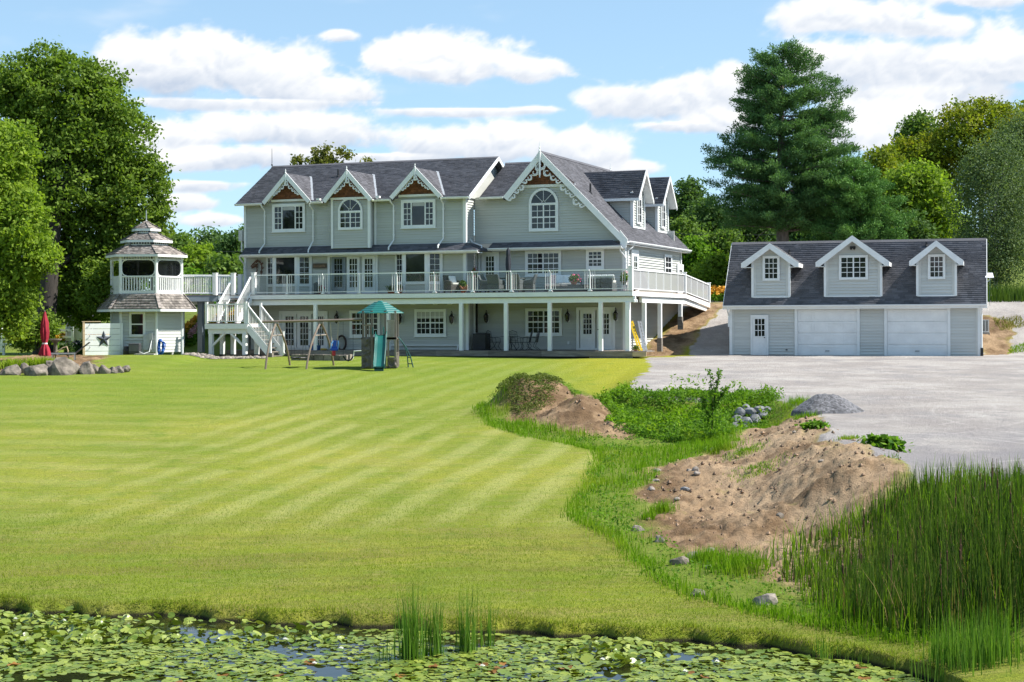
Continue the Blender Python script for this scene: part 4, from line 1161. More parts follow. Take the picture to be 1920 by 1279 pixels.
# --- dormers on the long right slope
def roof_hit(px, py):
    return HF.hit(px, py, (ua, 0, za), (-slopeR, 0, 1))
def right_dormer(bl, br, ap, rl, rr, bk, win):
    """bl, br: foot of the front face; ap: apex; rl, rr: rake ends (all px of the photograph)"""
    q = roof_hit(*bl); ud = q.x; v0 = q.y; zb_ = q.z
    v1 = HF.fu(br[0], br[1], ud)[0]
    up = ud + .42
    va, z_a = HF.fu(*ap, up); vl, zl = HF.fu(*rl, up); vr, zr = HF.fu(*rr, up)
    zl = zr = (zl + zr) / 2; hw = (vr - vl) / 2; va = (vl + vr) / 2
    half = min((v1 - v0) / 2, hw - .25); v0, v1 = va - half, va + half
    ub_a = rake_u(z_a) ; ub_e = rake_u(zl)
    zt = z_a - (z_a - zl) * half / hw
    box = MB(); box.prism([(ud - .05, v0 + .05, zb_), (ud - .05, v1, zb_), (ud - .05, v1, zt), (ud - .05, va, z_a - .14), (ud - .05, v0 + .05, zt)], (-.1, 0, 0)); do = box.build('dormer', SIDING, H, HF)
    wall_siding(HF, do, [(v0, zb_), (v1, zb_), (v1, zt), (va, z_a - .15), (v0, zt)], ud, axis='u', sign=1, back=False)
    ch = [(ud, zb_), (ud, zt), (rake_u(zt), zt)]
    wall_siding(HF, do, ch, v0, axis='v', sign=-1)
    c = MB(); c.prism([(u_, v1, z_) for u_, z_ in ch], (0, -.08, 0)); c.build('dormer_cheek', SIDING, do, HF)
    t = MB(); t.box(ud - .12, ud + .04, v0 - .035, v0 + .09, zb_, zt + .02); t.build('corner_trim', TRIM, do, HF)
    t = MB(); t.box(ud, ud + .04, v1 - .09, v1 + .035, zb_, zt + .02); t.build('corner_trim', TRIM, do, HF)
    t = MB(); t.box(ud, ud + .05, v0 + .09, v1 - .09, zb_ + .0, zb_ + .1); t.build('foot_trim', TRIM, do, HF)
    shingled(HF, do, [(ub_e, va - hw, zl), (up, va - hw, zl), (up, va, z_a), (ub_a, va, z_a)], SHINGLE, thick=.06)
    shingled(HF, do, [(up, va + hw, zl), (ub_e, va + hw, zl), (ub_a, va, z_a), (up, va, z_a)], SHINGLE, thick=.06)
    for s in (-1, 1):
        q = MB(); q.prism([(up, va, z_a + .03), (up, va + s * hw, zl + .03), (up, va + s * hw, zl - .17), (up, va, z_a - .2)], (.05, 0, 0)); q.build('bargeboard', WHITE, do, HF)
        q = MB(); q.prism([(ud, va, z_a - .07), (ud, va + s * hw, zl - .07), (ud, va + s * hw, zl - .1), (ud, va, z_a - .1)], (.42, 0, 0)); q.build('soffit', TRIM, do, HF)
    q = MB(); q.box(ub_e, up, va - hw - .03, va - hw, zl - .12, zl + .02); q.build('fascia', TRIM, do, HF)
    ct = MB(); ct.prism([(ud + .03, va - .55, zt + .1), (ud + .03, va + .55, zt + .1), (ud + .03, va, z_a - .2)], (.01, 0, 0)); ct.build('gable_shingles', CEDAR, do, HF)
    w0, w1 = va - .42, va + .42; z0 = zb_ + .25; zs = zt - .28
    wb = MB()
    for (a0_, a1_, z0_, z1_) in ((w0, w0 + .1, z0, zs), (w1 - .1, w1, z0, zs), (w0 + .1, w1 - .1, z0, z0 + .1)): wb.box(ud + .002, ud + .07, a0_, a1_, z0_, z1_)
    n = 14
    for i in range(n):
        a0, a1 = math.pi * i / n, math.pi * (i + 1) / n
        qq = [(xx, va + rr_ * math.cos(a), zs + rr_ * math.sin(a)) for xx in (ud + .002, ud + .07) for (rr_, a) in ((.32, a0), (.42, a0), (.42, a1), (.32, a1))]
        wb.hexa(qq[:4], qq[4:])
    wo = wb.build('window', TRIM, do, HF)
    g = MB(); g.prism([(ud + .03, va + .32 * math.cos(math.pi * i / n), zs + .32 * math.sin(math.pi * i / n)) for i in range(n + 1)], (.01, 0, 0)); g.build('fanlight_pane', GLASS, do, HF)
    g = MB()
    for a in (R(50), R(90), R(130)): g.bar((ud + .05, va, zs), (ud + .05, va + .32 * math.cos(a), zs + .32 * math.sin(a)), .02, .02, up=(1, 0, 0))
    g.build('glazing_bars', TRIM, do, HF)
    g = MB(); g.box(ud, ud + .035, w0 + .1, w1 - .1, z0 + .1, zs); g.build('pane', GLASS, do, HF)
    g = MB(); g.box(ud + .034, ud + .05, w0 + .1, w1 - .1, zs - .03, zs + .03); g.box(ud + .034, ud + .052, va - .025, va + .025, z0 + .1, zs - .03)
    for k in (1, 2): zz_ = z0 + .1 + (zs - z0 - .1) * k / 3; g.box(ud + .036, ud + .048, w0 + .1, va - .025, zz_ - .01, zz_ + .01); g.box(ud + .036, ud + .048, va + .025, w1 - .1, zz_ - .01, zz_ + .01)
    g.build('casement_bars', TRIM, do, HF)
    print('dormer', ud, v0, v1, va, z_a, zl, zb_)
right_dormer((1186, 427), (1208, 432), (1211, 318.5), (1197.5, 371), (1225, 379), None, None)
right_dormer((1232, 435), (1252, 440), (1255.5, 331.5), (1243, 382), (1268.5, 390), None, None)
for (x, y, x2) in ((1107, 362, 0),):
    q = roof_hit(x, y); b = MB(); b.lathe((q.x, q.y, q.z), [(.12, -.1), (.1, .03), (.055, .06), (.055, .5)], 10); b.build('vent_pipe', BLACK, H, HF)
q = HF.hit(634, 331, (0, ve, zeL), (0, -(zrL - zeL) / (RV - ve), 1)); b = MB(); b.lathe((q.x, q.y, q.z), [(.12, -.1), (.1, .03), (.05, .06), (.05, .4)], 10); b.build('vent_pipe', BLACK, H, HF)
u, z = HV(510, 311, RV); b = MB(); b.lathe((u, RV, z), [(.05, 0), (.05, .08), (.018, .12), (.014, .95), (.002, 1.05)], 6); b.build('lightning_rod', BRONZE_TRIM, H, HF)

# --- upper windows
def RECT(x0, y0, x1, y1, v):
    a = HV(x0, (y0 + y1) / 2, v)[0]; c = HV(x1, (y0 + y1) / 2, v)[0]
    z1 = HV((x0 + x1) / 2, y0, v)[1]; z0 = HV((x0 + x1) / 2, y1, v)[1]; return a, c, z0, z1
def casement_window(x0, y0, x1, y1, v, blind=False, label=None):
    a, c, z0, z1 = RECT(x0, y0, x1, y1, v)
    w = casing(HF, H, 'window', a, c, z0, z1, v, w=.12)
    if label: w['label'] = label
    W = c - a - .24; s = a + .12; zz0, zz1 = z0 + .12, z1 - .12
    pane_grid(HF, w, s, s + W * .27, zz0, zz1, v, 2, 4)
    pane_grid(HF, w, s + W * .27, s + W * .73, zz0, zz1, v, 1, 1)
    pane_grid(HF, w, s + W * .73, s + W, zz0, zz1, v, 2, 4)
    if blind:
        g = MB(); g.box(s + W * .31, s + W * .69, v - .024, v - .03, zz1 - .22, zz1 - .05); g.build('blind', CURTAIN, w, HF)
    for (h_, d_) in ((s + W * .27, -1), (s + W, -1)):
        o = MB(); ln = W * .25; ex, ey = -math.sin(R(70)), -math.cos(R(70))
    return w
casement_window(511, 382.5, 572.5, 434.5, VL, True)
casement_window(752.5, 374.5, 817, 427.5, VL, True)
a, c, z0, z1 = RECT(634.5, 371, 680, 431, BV); arch_window(HF, H, a, c, z0, z1 - (c - a) / 2, BV)
a, c, z0, z1 = RECT(992, 352.5, 1047, 434, VR); arch_window(HF, H, a, c, z0, z1 - (c - a) / 2, VR, w=.13, split_low=True)

# --- main floor: two canted bay windows
def canted_bay(px0, pf0, pf1, px1, ytop, ypane0, ypane1, deep=.45):
    vf = VL - deep
    u0 = HV(px0, 520, VL)[0]; u1 = HV(px1, 515, VL)[0]; f0 = HV(pf0, 520, vf)[0]; f1 = HV(pf1, 515, vf)[0]
    f0 = u0 + .42 if f0 - u0 < .3 else f0; f1 = u1 - .55 if u1 - f1 < .3 else f1
    zt = zs0 - .12; zb_ = ZD + .02
    mx = (pf0 + pf1) / 2
    zp1 = HV(mx, ypane0, vf)[1]; zp0 = HV(mx, ypane1, vf)[1]
    pts = [(u0, VL), (f0, vf), (f1, vf), (u1, VL)]
    core = MB(); core.prism([(p_[0], p_[1] + .02, zb_) for p_ in pts], (0, 0, zt - zb_)); bo = core.build('bay_window', TRIM, H, HF)
    for i in range(3):
        A, B = Vector((*pts[i], 0)), Vector((*pts[i + 1], 0)); d = (B - A); L = d.length; d.normalize(); nrm = Vector((d.y, -d.x, 0))
        def Q(s, o, z): return A + d * s + nrm * o + Vector((0, 0, z))
        def slab(b, s0, s1, z0_, z1_, o0, o1):
            b.hexa([Q(s0, o0, z0_), Q(s1, o0, z0_), Q(s1, o0, z1_), Q(s0, o0, z1_)], [Q(s0, o1, z0_), Q(s1, o1, z0_), Q(s1, o1, z1_), Q(s0, o1, z1_)])
        t = MB(); slab(t, -.02, .11, zb_, zt, 0, .05); t.build('corner_post', TRIM, bo, HF); t = MB(); slab(t, L - .11, L + .02, zb_, zt, 0, .051); t.build('corner_post', TRIM, bo, HF)
        t = MB(); slab(t, .11, L - .11, zp0 - .16, zp0 - .02, 0, .06); t.build('sill', TRIM, bo, HF)
        z = zb_; 
        while z < zp0 - .18:
            t = MB(); zt_ = min(z + .135, zp0 - .16)
            t.hexa([Q(.11, 0, z), Q(.11, .022, z), Q(.11, .006, zt_), Q(.11, 0, zt_)], [Q(L - .11, 0, z), Q(L - .11, .022, z), Q(L - .11, .006, zt_), Q(L - .11, 0, zt_)], random.random()); t.build('siding_board', SIDING, bo, HF); z = zt_
        sa = .03
        t = MB(); slab(t, .11 + sa, L - .11 - sa, zp0, zp1 - sa, 0, .02); t.build('pane', GLASS, bo, HF)
        t = MB(); slab(t, .11, .11 + sa, zp0 - .02, zp1, 0, .035); slab(t, L - .11 - sa, L - .11, zp0 - .02, zp1, 0, .035); slab(t, .11 + sa, L - .11 - sa, zp1 - sa, zp1, 0, .035); t.build('sash', TRIM, bo, HF)
        if i != 1:
            t = MB(); slab(t, L / 2 - .01, L / 2 + .01, zp0, zp1 - sa, .02, .03)
            for k in range(1, 5): zz_ = zp0 + (zp1 - zp0) * k / 5; slab(t, .11 + sa, L - .11 - sa, zz_ - .01, zz_ + .01, .02, .029)
            t.build('glazing_bars', TRIM, bo, HF)
        slabt = MB(); slab(slabt, .11, L - .11, zp1, zt, 0, .03); slabt.build('head_board', TRIM, bo, HF)
canted_bay(501, 514, 557, 584, 480, 482, 532)
canted_bay(742.5, 757, 801, 829, 473, 475.5, 527.5)

# --- doors
def door(parent, a0, a1, z0, z1, plane, gl, nc, nr, m=None, knob=None, name='door', panels=True, fr=None, axis='v', sign=-1):
    fr = fr or HF; m = m or WHITE
    b = MB()
    if axis == 'v': b.box(a0 + .01, a1 - .01, plane + sign * .0, plane + sign * .035, z0, z1)
    else: b.box(plane, plane + sign * .035, a0 + .01, a1 - .01, z0, z1)
    o = b.build(name, m, parent, fr)
    g0, g1, gz0, gz1 = gl
    pane_grid(fr, o, g0, g1, gz0, gz1, plane + sign * .03, nc, nr, sash=.03, depth=.02, mun=.03, axis=axis, sign=sign, m=m if m is not WHITE else TRIM)
    if panels:
        W = a1 - a0
        for k in (0, 1):
            q = MB(); x0 = a0 + W * (.14 + .38 * k); x1 = x0 + W * .33
            if gz0 - z0 > .45 and axis == 'v':
                q.box(x0, x1, plane + sign * .035, plane + sign * .047, z0 + .14, gz0 - .14); q.build('door_panel', m, o, fr, bevel=.008)
    if knob is not None:
        q = MB(); q.lathe((knob, plane + sign * .07, z0 + .98), [(.0, -.03), (.032, -.015), (.032, .015), (.0, .03)], 8) if axis == 'v' else q.lathe((plane + .07, knob, z0 + .98), [(.0, -.03), (.032, -.015), (.032, .015), (.0, .03)], 8)
        q.build('door_knob', BRONZE_TRIM, o, fr)
    return o
a, c, z0, z1 = RECT(615, 477.5, 709, 550, VL); z0 = ZD
casing(HF, H, 'door_frame', a, c, z0 - .08, z1 + .02, VL, w=.13, sill=False)
for (x0, x1, g0, g1, mm) in ((622.5, 648.5, 627, 643.5, BLUEGREY), (651, 675, 655.5, 671.5, None), (679.5, 704.5, 684, 700.5, None)):
    p0, p1, _, _ = RECT(x0, 480, x1, 550, VL); q0, q1, qz0, qz1 = RECT(g0, 484.5, g1, 539.5, VL)
    door(H, p0, p1, z0 + .05, z1 - .1, VL - .01, (q0, q1, qz0, qz1), 3, 5, mm, knob=None, panels=False)
a, c, z0, z1 = RECT(897.5, 472.5, 936, 544, VR); z0 = ZD
casing(HF, H, 'door_frame', a, c, z0 - .08, z1, VR, w=.12, sill=False)
p0, p1, _, _ = RECT(903, 480, 932, 545, VR); q0, q1, qz0, qz1 = RECT(911, 480, 928, 521, VR)
door(H, p0, p1, z0 + .03, z1 - .12, VR - .01, (q0, q1, qz0, qz1), 3, 4, WHITE, knob=p0 + .1)
def twin_hung(x0, y0, x1, y1, v, n=2, blind=False, nc=3):
    a, c, z0, z1 = RECT(x0, y0, x1, y1, v)
    w = casing(HF, H, 'window', a, c, z0, z1, v, w=.12)
    W = (c - a - .24) / n
    for i in range(n):
        s = a + .12 + i * W; double_hung(HF, w, s, s + W, z0 + .12, z1 - .12, v, nc=nc)
        if blind:
            g = MB(); g.box(s + .05, s + W - .05, v - .024, v - .028, z1 - .5, z1 - .16); g.build('blind', CURTAIN, w, HF)
    return w
twin_hung(985, 470, 1052.5, 518, VR)
twin_hung(1099, 467, 1133, 504.5, VR, 1)
def side_open(x0, x1, y0, y1, kind):
    v0, zt = HF.fu(x0, y0, uR); v1, _ = HF.fu(x1, y0, uR); zb_ = HF.fu((x0 + x1) / 2, y1, uR)[1]
    if kind != 'window': zb_ = ZD
    o = casing(HF, H, 'window' if kind == 'window' else 'door_frame', v0, v1, zb_, zt, uR, w=.11, axis='u', sign=1, sill=(kind == 'window'))
    if kind == 'window':
        double_hung(HF, o, v0 + .11, v1 - .11, zb_ + .11, zt - .11, uR, nc=2, nr=2, axis='u', sign=1)
    else:
        door(H, v0 + .11, v1 - .11, zb_ + .02, zt - .11, uR + .01, (v0 + .3, v1 - .3, zb_ + 1.0, zt - .3), 2, 3, axis='u', sign=1, panels=False)
side_open(1183, 1196, 468, 545, 'door')
side_open(1245.5, 1258.5, 477, 527, 'window')
side_open(1269, 1280, 495, 545, 'door')

# --- lower storey
a, c, z0, z1 = RECT(524, 583, 615, 659, VL); z0 = ZP
casing(HF, H, 'door_frame', a, c, z0 - .1, z1, VL, w=.16, sill=False)
for (x0, x1, g0, g1) in ((529.5, 556.5, 535.5, 552.5), (557.5, 584.5, 563, 580), (588, 610, 596, 608.5)):
    p0, p1, _, _ = RECT(x0, 590, x1, 655, VL); q0, q1, qz0, qz1 = RECT(g0, 592.5, g1, 648.5, VL)
    door(H, p0, p1, z0 + .08, z1 - .15, VL - .01, (q0, q1, qz0, qz1), 3, 5, None, knob=p1 - .07 if x0 < 560 and x0 > 556 else None, panels=False)
twin_hung(656, 582, 713, 632.5, VL)
twin_hung(777.5, 579.5, 837, 631, VL, blind=True)
twin_hung(985.6, 578, 1054, 629.5, VR)
a, c, z0, z1 = RECT(1081, 576, 1153.5, 656, VR); z0 = ZP
casing(HF, H, 'door_frame', a, c, z0 - .06, z1, VR, w=.15, sill=False)
for (x0, x1, g0, g1) in ((1088, 1116.5, 1093.5, 1111), (1119.5, 1148, 1127, 1143.5)):
    p0, p1, _, _ = RECT(x0, 590, x1, 655, VR); q0, q1, qz0, qz1 = RECT(g0, 587.5, g1, 627.5, VR)
    door(H, p0, p1, z0 + .06, z1 - .14, VR - .01, (q0, q1, qz0, qz1), 3, 4, WHITE, knob=p0 + .08 if x0 > 1100 else None)
for (x, y, v) in ((774.5, 567.5, VL), (816.5, 568, VL), (843.5, 567.5, VL)):
    u, z = HV(x, y, v); b = MB(); b.box(u - .13, u + .13, v - .05, v, z - .11, z + .11); o = b.build('wall_vent', TRIM, H, HF)
    b = MB(); b.box(u - .09, u + .09, v - .055, v - .051, z - .06, z + .07); b.build('vent_grille', DKGREY if x > 780 else TRIM, o, HF)
for (x, y, v) in ((1066, 643, VR), (623, 637, VL)):
    u, z = HV(x, y, v); b = MB(); b.box(u - .05, u + .05, v - .04, v, z - .08, z + .08); b.build('outlet_cover', TRIM, H, HF)
b = MB(); b.box(uLow + .02, uLow + .1, VL + .8, VL + .88, ZP, ZD - .3); b.build('conduit', TRIM, H, HF)
b = MB(); b.box(uLow + .03, uLow + .1, VR - .25, VR - .15, ZP + .9, ZD - .3); b.build('conduit', BLACK, H, HF)
u0, z = HV(735, 647, VL); u1 = HV(861, 646, VL)[0]; b = MB(); b.bar((u0, VL - .1, z), (u1, VL - .1, z), .06, .06); b.bar((u1, VL - .1, z + .03), (u1 - .1, VL - .1, z - .42), .07, .07); b.build('drain_pipe', TRIM, H, HF)
for (x, y, v) in ((634, 596, VL), (849, 597, VL), (914, 595, VR), (1066, 593, VR), (1156, 591, VR), (752, 597, VL)):
    u, z = HV(x, y, v)
    b = MB(); b.box(u - .08, u + .08, v - .035, v, z - .28, z + .18); o = b.build('wall_lantern', TRIM, H, HF)
    b = MB(); cy = v - .2
    b.lathe((u, cy, z), [(.01, .30), (.03, .24), (.05, .2), (.13, .1), (.14, .08)], 6); b.lathe((u, cy, z), [(.1, -.2), (.09, -.24), (.03, -.27), (.01, -.32)], 6)
    for k in range(6): a_ = k * math.pi / 3; b.bar((u + .13 * math.cos(a_), cy + .13 * math.sin(a_), z + .08), (u + .095 * math.cos(a_), cy + .095 * math.sin(a_), z - .2), .015, .015, up=(0, 1, 0))
    b.tube([(u, v, z + .05), (u, v - .08, z + .32), (u, cy, z + .38), (u, cy, z + .3)], .014, 6); b.build('lantern_cage', BRONZE_TRIM, o, HF)
    b = MB(); b.lathe((u, cy, z), [(.08, -.19), (.11, .07)], 6); b.build('lantern_glass', GLASS, o, HF)

u, z = HV(452.5, 442, VL + .1); b = MB(); b.box(u - .12, u + .12, VL, VL + .3, z - .3, z + .3); b.build('electric_meter_box', ALU, H, HF)
b = MB(); b.bar((u + .02, VL + .1, z - .3), (u + .02, VL + .1, z - .9), .06, .06); b.build('conduit', TRIM, H, HF)

# ================================================================= deck along the house (one thing: floor, beams, posts, railings)
uB = 0.0
uD0 = HV(470, 553, 0)[0]
DK = empty('raised_deck', HF.loc(), 'long white raised deck on square posts wrapping the front and right side of the house', 'deck', HF.ang)
RH = 1.07
def deck_boards(x0, x1, y0, y1, z, n_dir='u', parent=None, fr=None, m=None, wd=.145):
    """floor boards, each a piece"""
    parent = parent or DK; fr = fr or HF; m = m or DECKWOOD
    a = y0
    while a < y1 - .01:
        b_ = min(a + wd - .006, y1); q = MB()
        q.box(x0, x1, a, b_, z - .03, z, random.random()); q.build('deck_board', m, parent, fr); a += wd
deck_boards(uD0 - .9, uB + .02, -.02, VL, ZD)
deck_boards(uM + .1, uB + .02, VL, VR, ZD)
def sideboards(v0, v1, z0, z1):
    n = int((v1 - v0) / .29)
    for i in range(n):
        a = v0 + (v1 - v0) * i / n; c = v0 + (v1 - v0) * (i + 1) / n - .008; za_ = z0 + (z1 - z0) * i / n; zc_ = z0 + (z1 - z0) * (i + 1) / n
        q = MB(); q.hexa([(uR + .05, a, za_ - .03), (uB + .02, a, za_ - .03), (uB + .02, a, za_), (uR + .05, a, za_)], [(uR + .05, c, zc_ - .03), (uB + .02, c, zc_ - .03), (uB + .02, c, zc_), (uR + .05, c, zc_)], random.random()); q.build('deck_board', DECKWOOD, DK, HF)
V2, V3 = 10.0, 15.3; ZE = ZD - .45
sideboards(VR, V2, ZD, ZD); sideboards(V2, V3, ZD, ZE)
q = MB(); q.box(uD0 - .9, uB + .03, -.045, -.022, ZD - .25, ZD - .03); q.build('fascia', TRIM, DK, HF)
q = MB(); q.box(uB + .022, uB + .045, -.045, V2, ZD - .25, ZD - .032); q.build('fascia', WHITE, DK, HF)
q = MB(); q.prism([(uB + .022, V2, ZD - .03), (uB + .022, V3, ZE - .03), (uB + .022, V3, ZE - .28), (uB + .022, V2, ZD - .25)], (.023, 0, 0)); q.build('fascia', WHITE, DK, HF)
q = MB(); q.box(uD0 - .2, uB + .15, .08, .2, ZD - .56, ZD - .29); q.build('beam', TRIM, DK, HF)
q = MB(); q.box(uD0 - .9, uB - .02, -.02, VL, ZD - .29, ZD - .26); q.box(uM, uB - .02, VL, VR, ZD - .29, ZD - .26); q.build('deck_underside', GREYWOOD, DK, HF)
q = MB(); q.box(uR + .05, uB, VR, V2, ZD - .2, ZD - .06); q.build('deck_underside', GREYWOOD, DK, HF)
q = MB(); q.box(uB - .2, uB - .05, 1.9, V2 + .3, ZD - .56, ZD - .27); q.build('beam', TRIM, DK, HF)
q = MB(); q.prism([(uB - .2, V2 + .3, ZD - .27), (uB - .2, V3 - .3, ZE - .27), (uB - .2, V3 - .3, ZE - .5), (uB - .2, V2 + .3, ZD - .56)], (.15, 0, 0)); q.build('beam', TRIM, DK, HF)
def post(u, v, z0, z1, w=.19, m=None, parent=None, fr=None, name='post'):
    b = MB(); b.box(u - w / 2, u + w / 2, v - w / 2, v + w / 2, z0, z1); return b.build(name, m or WHITE, parent or DK, fr or HF, bevel=.01)
for px in (592, 728, 865, 949, 1031, 1126.5, 1177.5):
    u, _ = HV(px, 610, .14); post(u, .14, ZP, ZD - .56, w=.19 if px < 1177 else .22)
for (px, y0, y1, v, foot) in ((1207.5, 561, 653, 2.3, 0), (1237, 563, 634, 4.5, 1), (1275.5, 567, 594, 8.3, 1)):
    v_, zt = HF.fu(px, y0, uB - .12); zb_ = HF.fu(px, y1, uB - .12)[1]
    post(uB - .12, v_, zb_, ZD - .56, w=.2)
    if foot: b = MB(); b.box(uB - .24, uB, v_ - .13, v_ + .13, zb_ - .7, zb_); b.build('post_footing', GREYWOOD, DK, HF)
rail_px = [476, 538.7, 605.7, 674.5, 744, 814.5, 886, 958.7, 1032, 1106, 1182.5]
us = [HV(x, 530, .05)[0] for x in rail_px]; us[-1] = uB - .07
for i, u in enumerate(us):
    big = i in (0, len(us) - 1); w = .2 if big else .07
    b = MB(); b.box(u - w / 2, u + w / 2, .05 - w / 2, .05 + w / 2, ZD, ZD + RH + (.08 if big else -.06))
    if not big: b.box(u - .1, u + .1, -.04, .14, ZD, ZD + .03); b.box(u - .07, u + .07, -.015, .115, ZD + .03, ZD + .07)
    else: b.box(u - .12, u + .12, -.07, .17, ZD + RH + .08, ZD + RH + .12)
    b.build('railing_post', WHITE, DK, HF)
for i in range(len(us) - 1):
    a, c = us[i], us[i + 1]
    b = MB(); b.box(a + .03, c - .03, .01, .09, ZD + RH - .06, ZD + RH); b.build('top_rail', WHITE, DK, HF)
    b = MB(); b.box(a + .04, c - .04, .03, .07, ZD + .09, ZD + .125); b.build('bottom_rail', WHITE, DK, HF)
    offs = []
    if i > 0: offs += [a + .14, a + .26]
    else: offs += [a + .19, a + .31]
    if i < len(us) - 2: offs += [c - .14, c - .26]
    else: offs += [c - .30, c - .42]
    for x in offs:
        b = MB(); b.box(x - .011, x + .011, .04, .06, ZD + .125, ZD + RH - .06); b.build('baluster', WHITE, DK, HF)
    b = MB(); b.box(max(offs[:2]) + .02, min(offs[2:]) - .02, .046, .054, ZD + .14, ZD + RH - .08); b.build('glass_panel', RAILGLASS, DK, HF)
def side_rail(v0, z0, v1, z1, n, label=None):
    for i in range(n):
        a = v0 + (v1 - v0) * i / n; c = v0 + (v1 - v0) * (i + 1) / n; za_ = z0 + (z1 - z0) * i / n; zc_ = z0 + (z1 - z0) * (i + 1) / n; x = uB - .03
        b = MB(); b.prism([(x - .04, a, za_ + RH - .06), (x - .04, c, zc_ + RH - .06), (x - .04, c, zc_ + RH), (x - .04, a, za_ + RH)], (.08, 0, 0)); b.build('top_rail', WHITE, DK, HF)
        b = MB(); b.prism([(x - .02, a, za_ + .08), (x - .02, c, zc_ + .08), (x - .02, c, zc_ + .12), (x - .02, a, za_ + .12)], (.04, 0, 0)); b.build('bottom_rail', WHITE, DK, HF)
        if i: b = MB(); b.box(x - .02, x + .02, a - .02, a + .02, za_ + .1, za_ + RH - .06); b.build('baluster', WHITE, DK, HF)
        b = MB(); b.prism([(x - .005, a + .03, za_ + .12), (x - .005, c - .03, zc_ + .12), (x - .005, c - .03, zc_ + RH - .06), (x - .005, a + .03, za_ + RH - .06)], (.01, 0, 0)); b.build('frosted_panel', FROST, DK, HF)
side_rail(.15, ZD, V2, ZD, 7); side_rail(V2, ZD, V3, ZE, 4)
for (v, z) in ((V2, ZD), (V3, ZE)):
    b = MB(); b.box(uB - .11, uB + .05, v - .08, v + .08, z, z + RH + .06); b.box(uB - .13, uB + .07, v - .1, v + .1, z + RH + .06, z + RH + .1); b.build('railing_post', WHITE, DK, HF)
b = MB(); b.box(.06, .16, .0, .1, ZD - .45, ZD - .27); b.lathe((.12, .0, ZD - .5), [(.03, -.08), (.06, -.06), (.05, .05), (.02, .08)], 8); b.lathe((.2, .1, ZD - .5), [(.03, -.08), (.06, -.06), (.05, .05), (.02, .08)], 8); b.build('flood_light', TRIM, DK, HF)

# --- ground-level porch platform
PF = empty('porch_platform', HF.loc(), 'low weathered brown timber platform under the raised deck', 'porch platform', HF.ang)
up0 = HV(425, 662, -.1)[0]
a = -.1
while a < VR - .02:
    q = MB(); q.box(up0, uB + .05, a, min(a + .139, VR - .01), ZP - .035, ZP, random.random()); q.build('floor_board', GREYWOOD, PF, HF); a += .145
x = up0
while x < uB + .04:
    x1 = min(x + random.uniform(2.2, 3.4), uB + .05); q = MB(); q.box(x, x1 - .008, -.14, -.102, ZP - .27, ZP - .005, random.random()); q.build('skirt_board', GREYWOOD, PF, HF); x = x1
ux1 = HV(1213, 661, -.05)[0]
q = MB(); q.box(uB + .052, ux1, -.12, 1.3, ZP - .04, ZP); q.build('floor_board', GREYWOOD, PF, HF)
q = MB(); q.box(uB + .06, ux1, -.16, -.122, ZP - .26, ZP - .042); q.build('skirt_board', PALEWOOD, PF, HF, label='pale timber skirt board at the right end')  # beige board, paler than the rest of the skirt
q = MB(); q.box(up0 + .1, uB, .1, VR, ZP - .6, ZP - .3); q.build('gap_shade_block', BLACK, PF, HF)  # black block painting the shade in the gap beneath the platform
q = MB(); q.box(uB - 2.2, uB, -.02, .12, ZP - .75, ZP - .28); q.build('footing_wall', CONCRETE, PF, HF)

# ================================================================= bridge from the deck to the gazebo, landing and stairs
BR = empty('deck_bridge', HF.w(uD0 - 2, 0, 2.75), 'white railed walkway linking the raised deck to the gazebo with landing and stairs', 'walkway', HF.ang)
def B_(b, name, m=None, **k): 
    b.v = [(p[0] - (uD0 - 2), p[1], p[2]) for p in b.v]
    return b.build(name, m or WHITE, BR, HF, **k)
def UV(px, D, z=None):
    """house coordinates of the pixel column at depth D"""
    p = at(px, 550, D); d = p - HF.o; return d.dot(HF.eu), d.dot(HF.ev)
gz = at(275, 553, 86.4)
GC = Vector((gz.x, gz.y, 0))             # gazebo centre
A0 = UV(471, 88.6); A1 = UV(338, 87.4)
pA = Vector((A0[0], A0[1], ZD)); pB = Vector((A1[0], A1[1], ZD)); dv = (pB - pA); L = dv.length; dv.normalize(); nv = Vector((-dv.y, dv.x, 0))
if nv.y < 0: nv = -nv
n = int(L / .15)
for i in range(n):
    b = MB(); p = pA + dv * (L * i / n + .07); b.bar(p - nv * .05 + Vector((0, 0, -.015)), p + nv * 2.4 + Vector((0, 0, -.015)), L / n - .008, .03, tone=random.random()); B_(b, 'deck_board', DECKWOOD)
pm = pA + dv * (L * .47)
b = MB(); b.bar(pm + Vector((0, 0, -.19)), pB + dv * .4 + Vector((0, 0, -.19)), .05, .32); B_(b, 'side_beam', GREYPAINT)
b = MB(); b.bar(pA + Vector((0, 0, -.15)), pm + Vector((0, 0, -.15)), .05, .24); B_(b, 'side_beam', TRIM)
b = MB(); b.bar(pm + nv * 1.6 + Vector((0, 0, -.42)), pB + nv * 1.6 + Vector((0, 0, -.42)), .1, .2); B_(b, 'side_beam', TRIM)
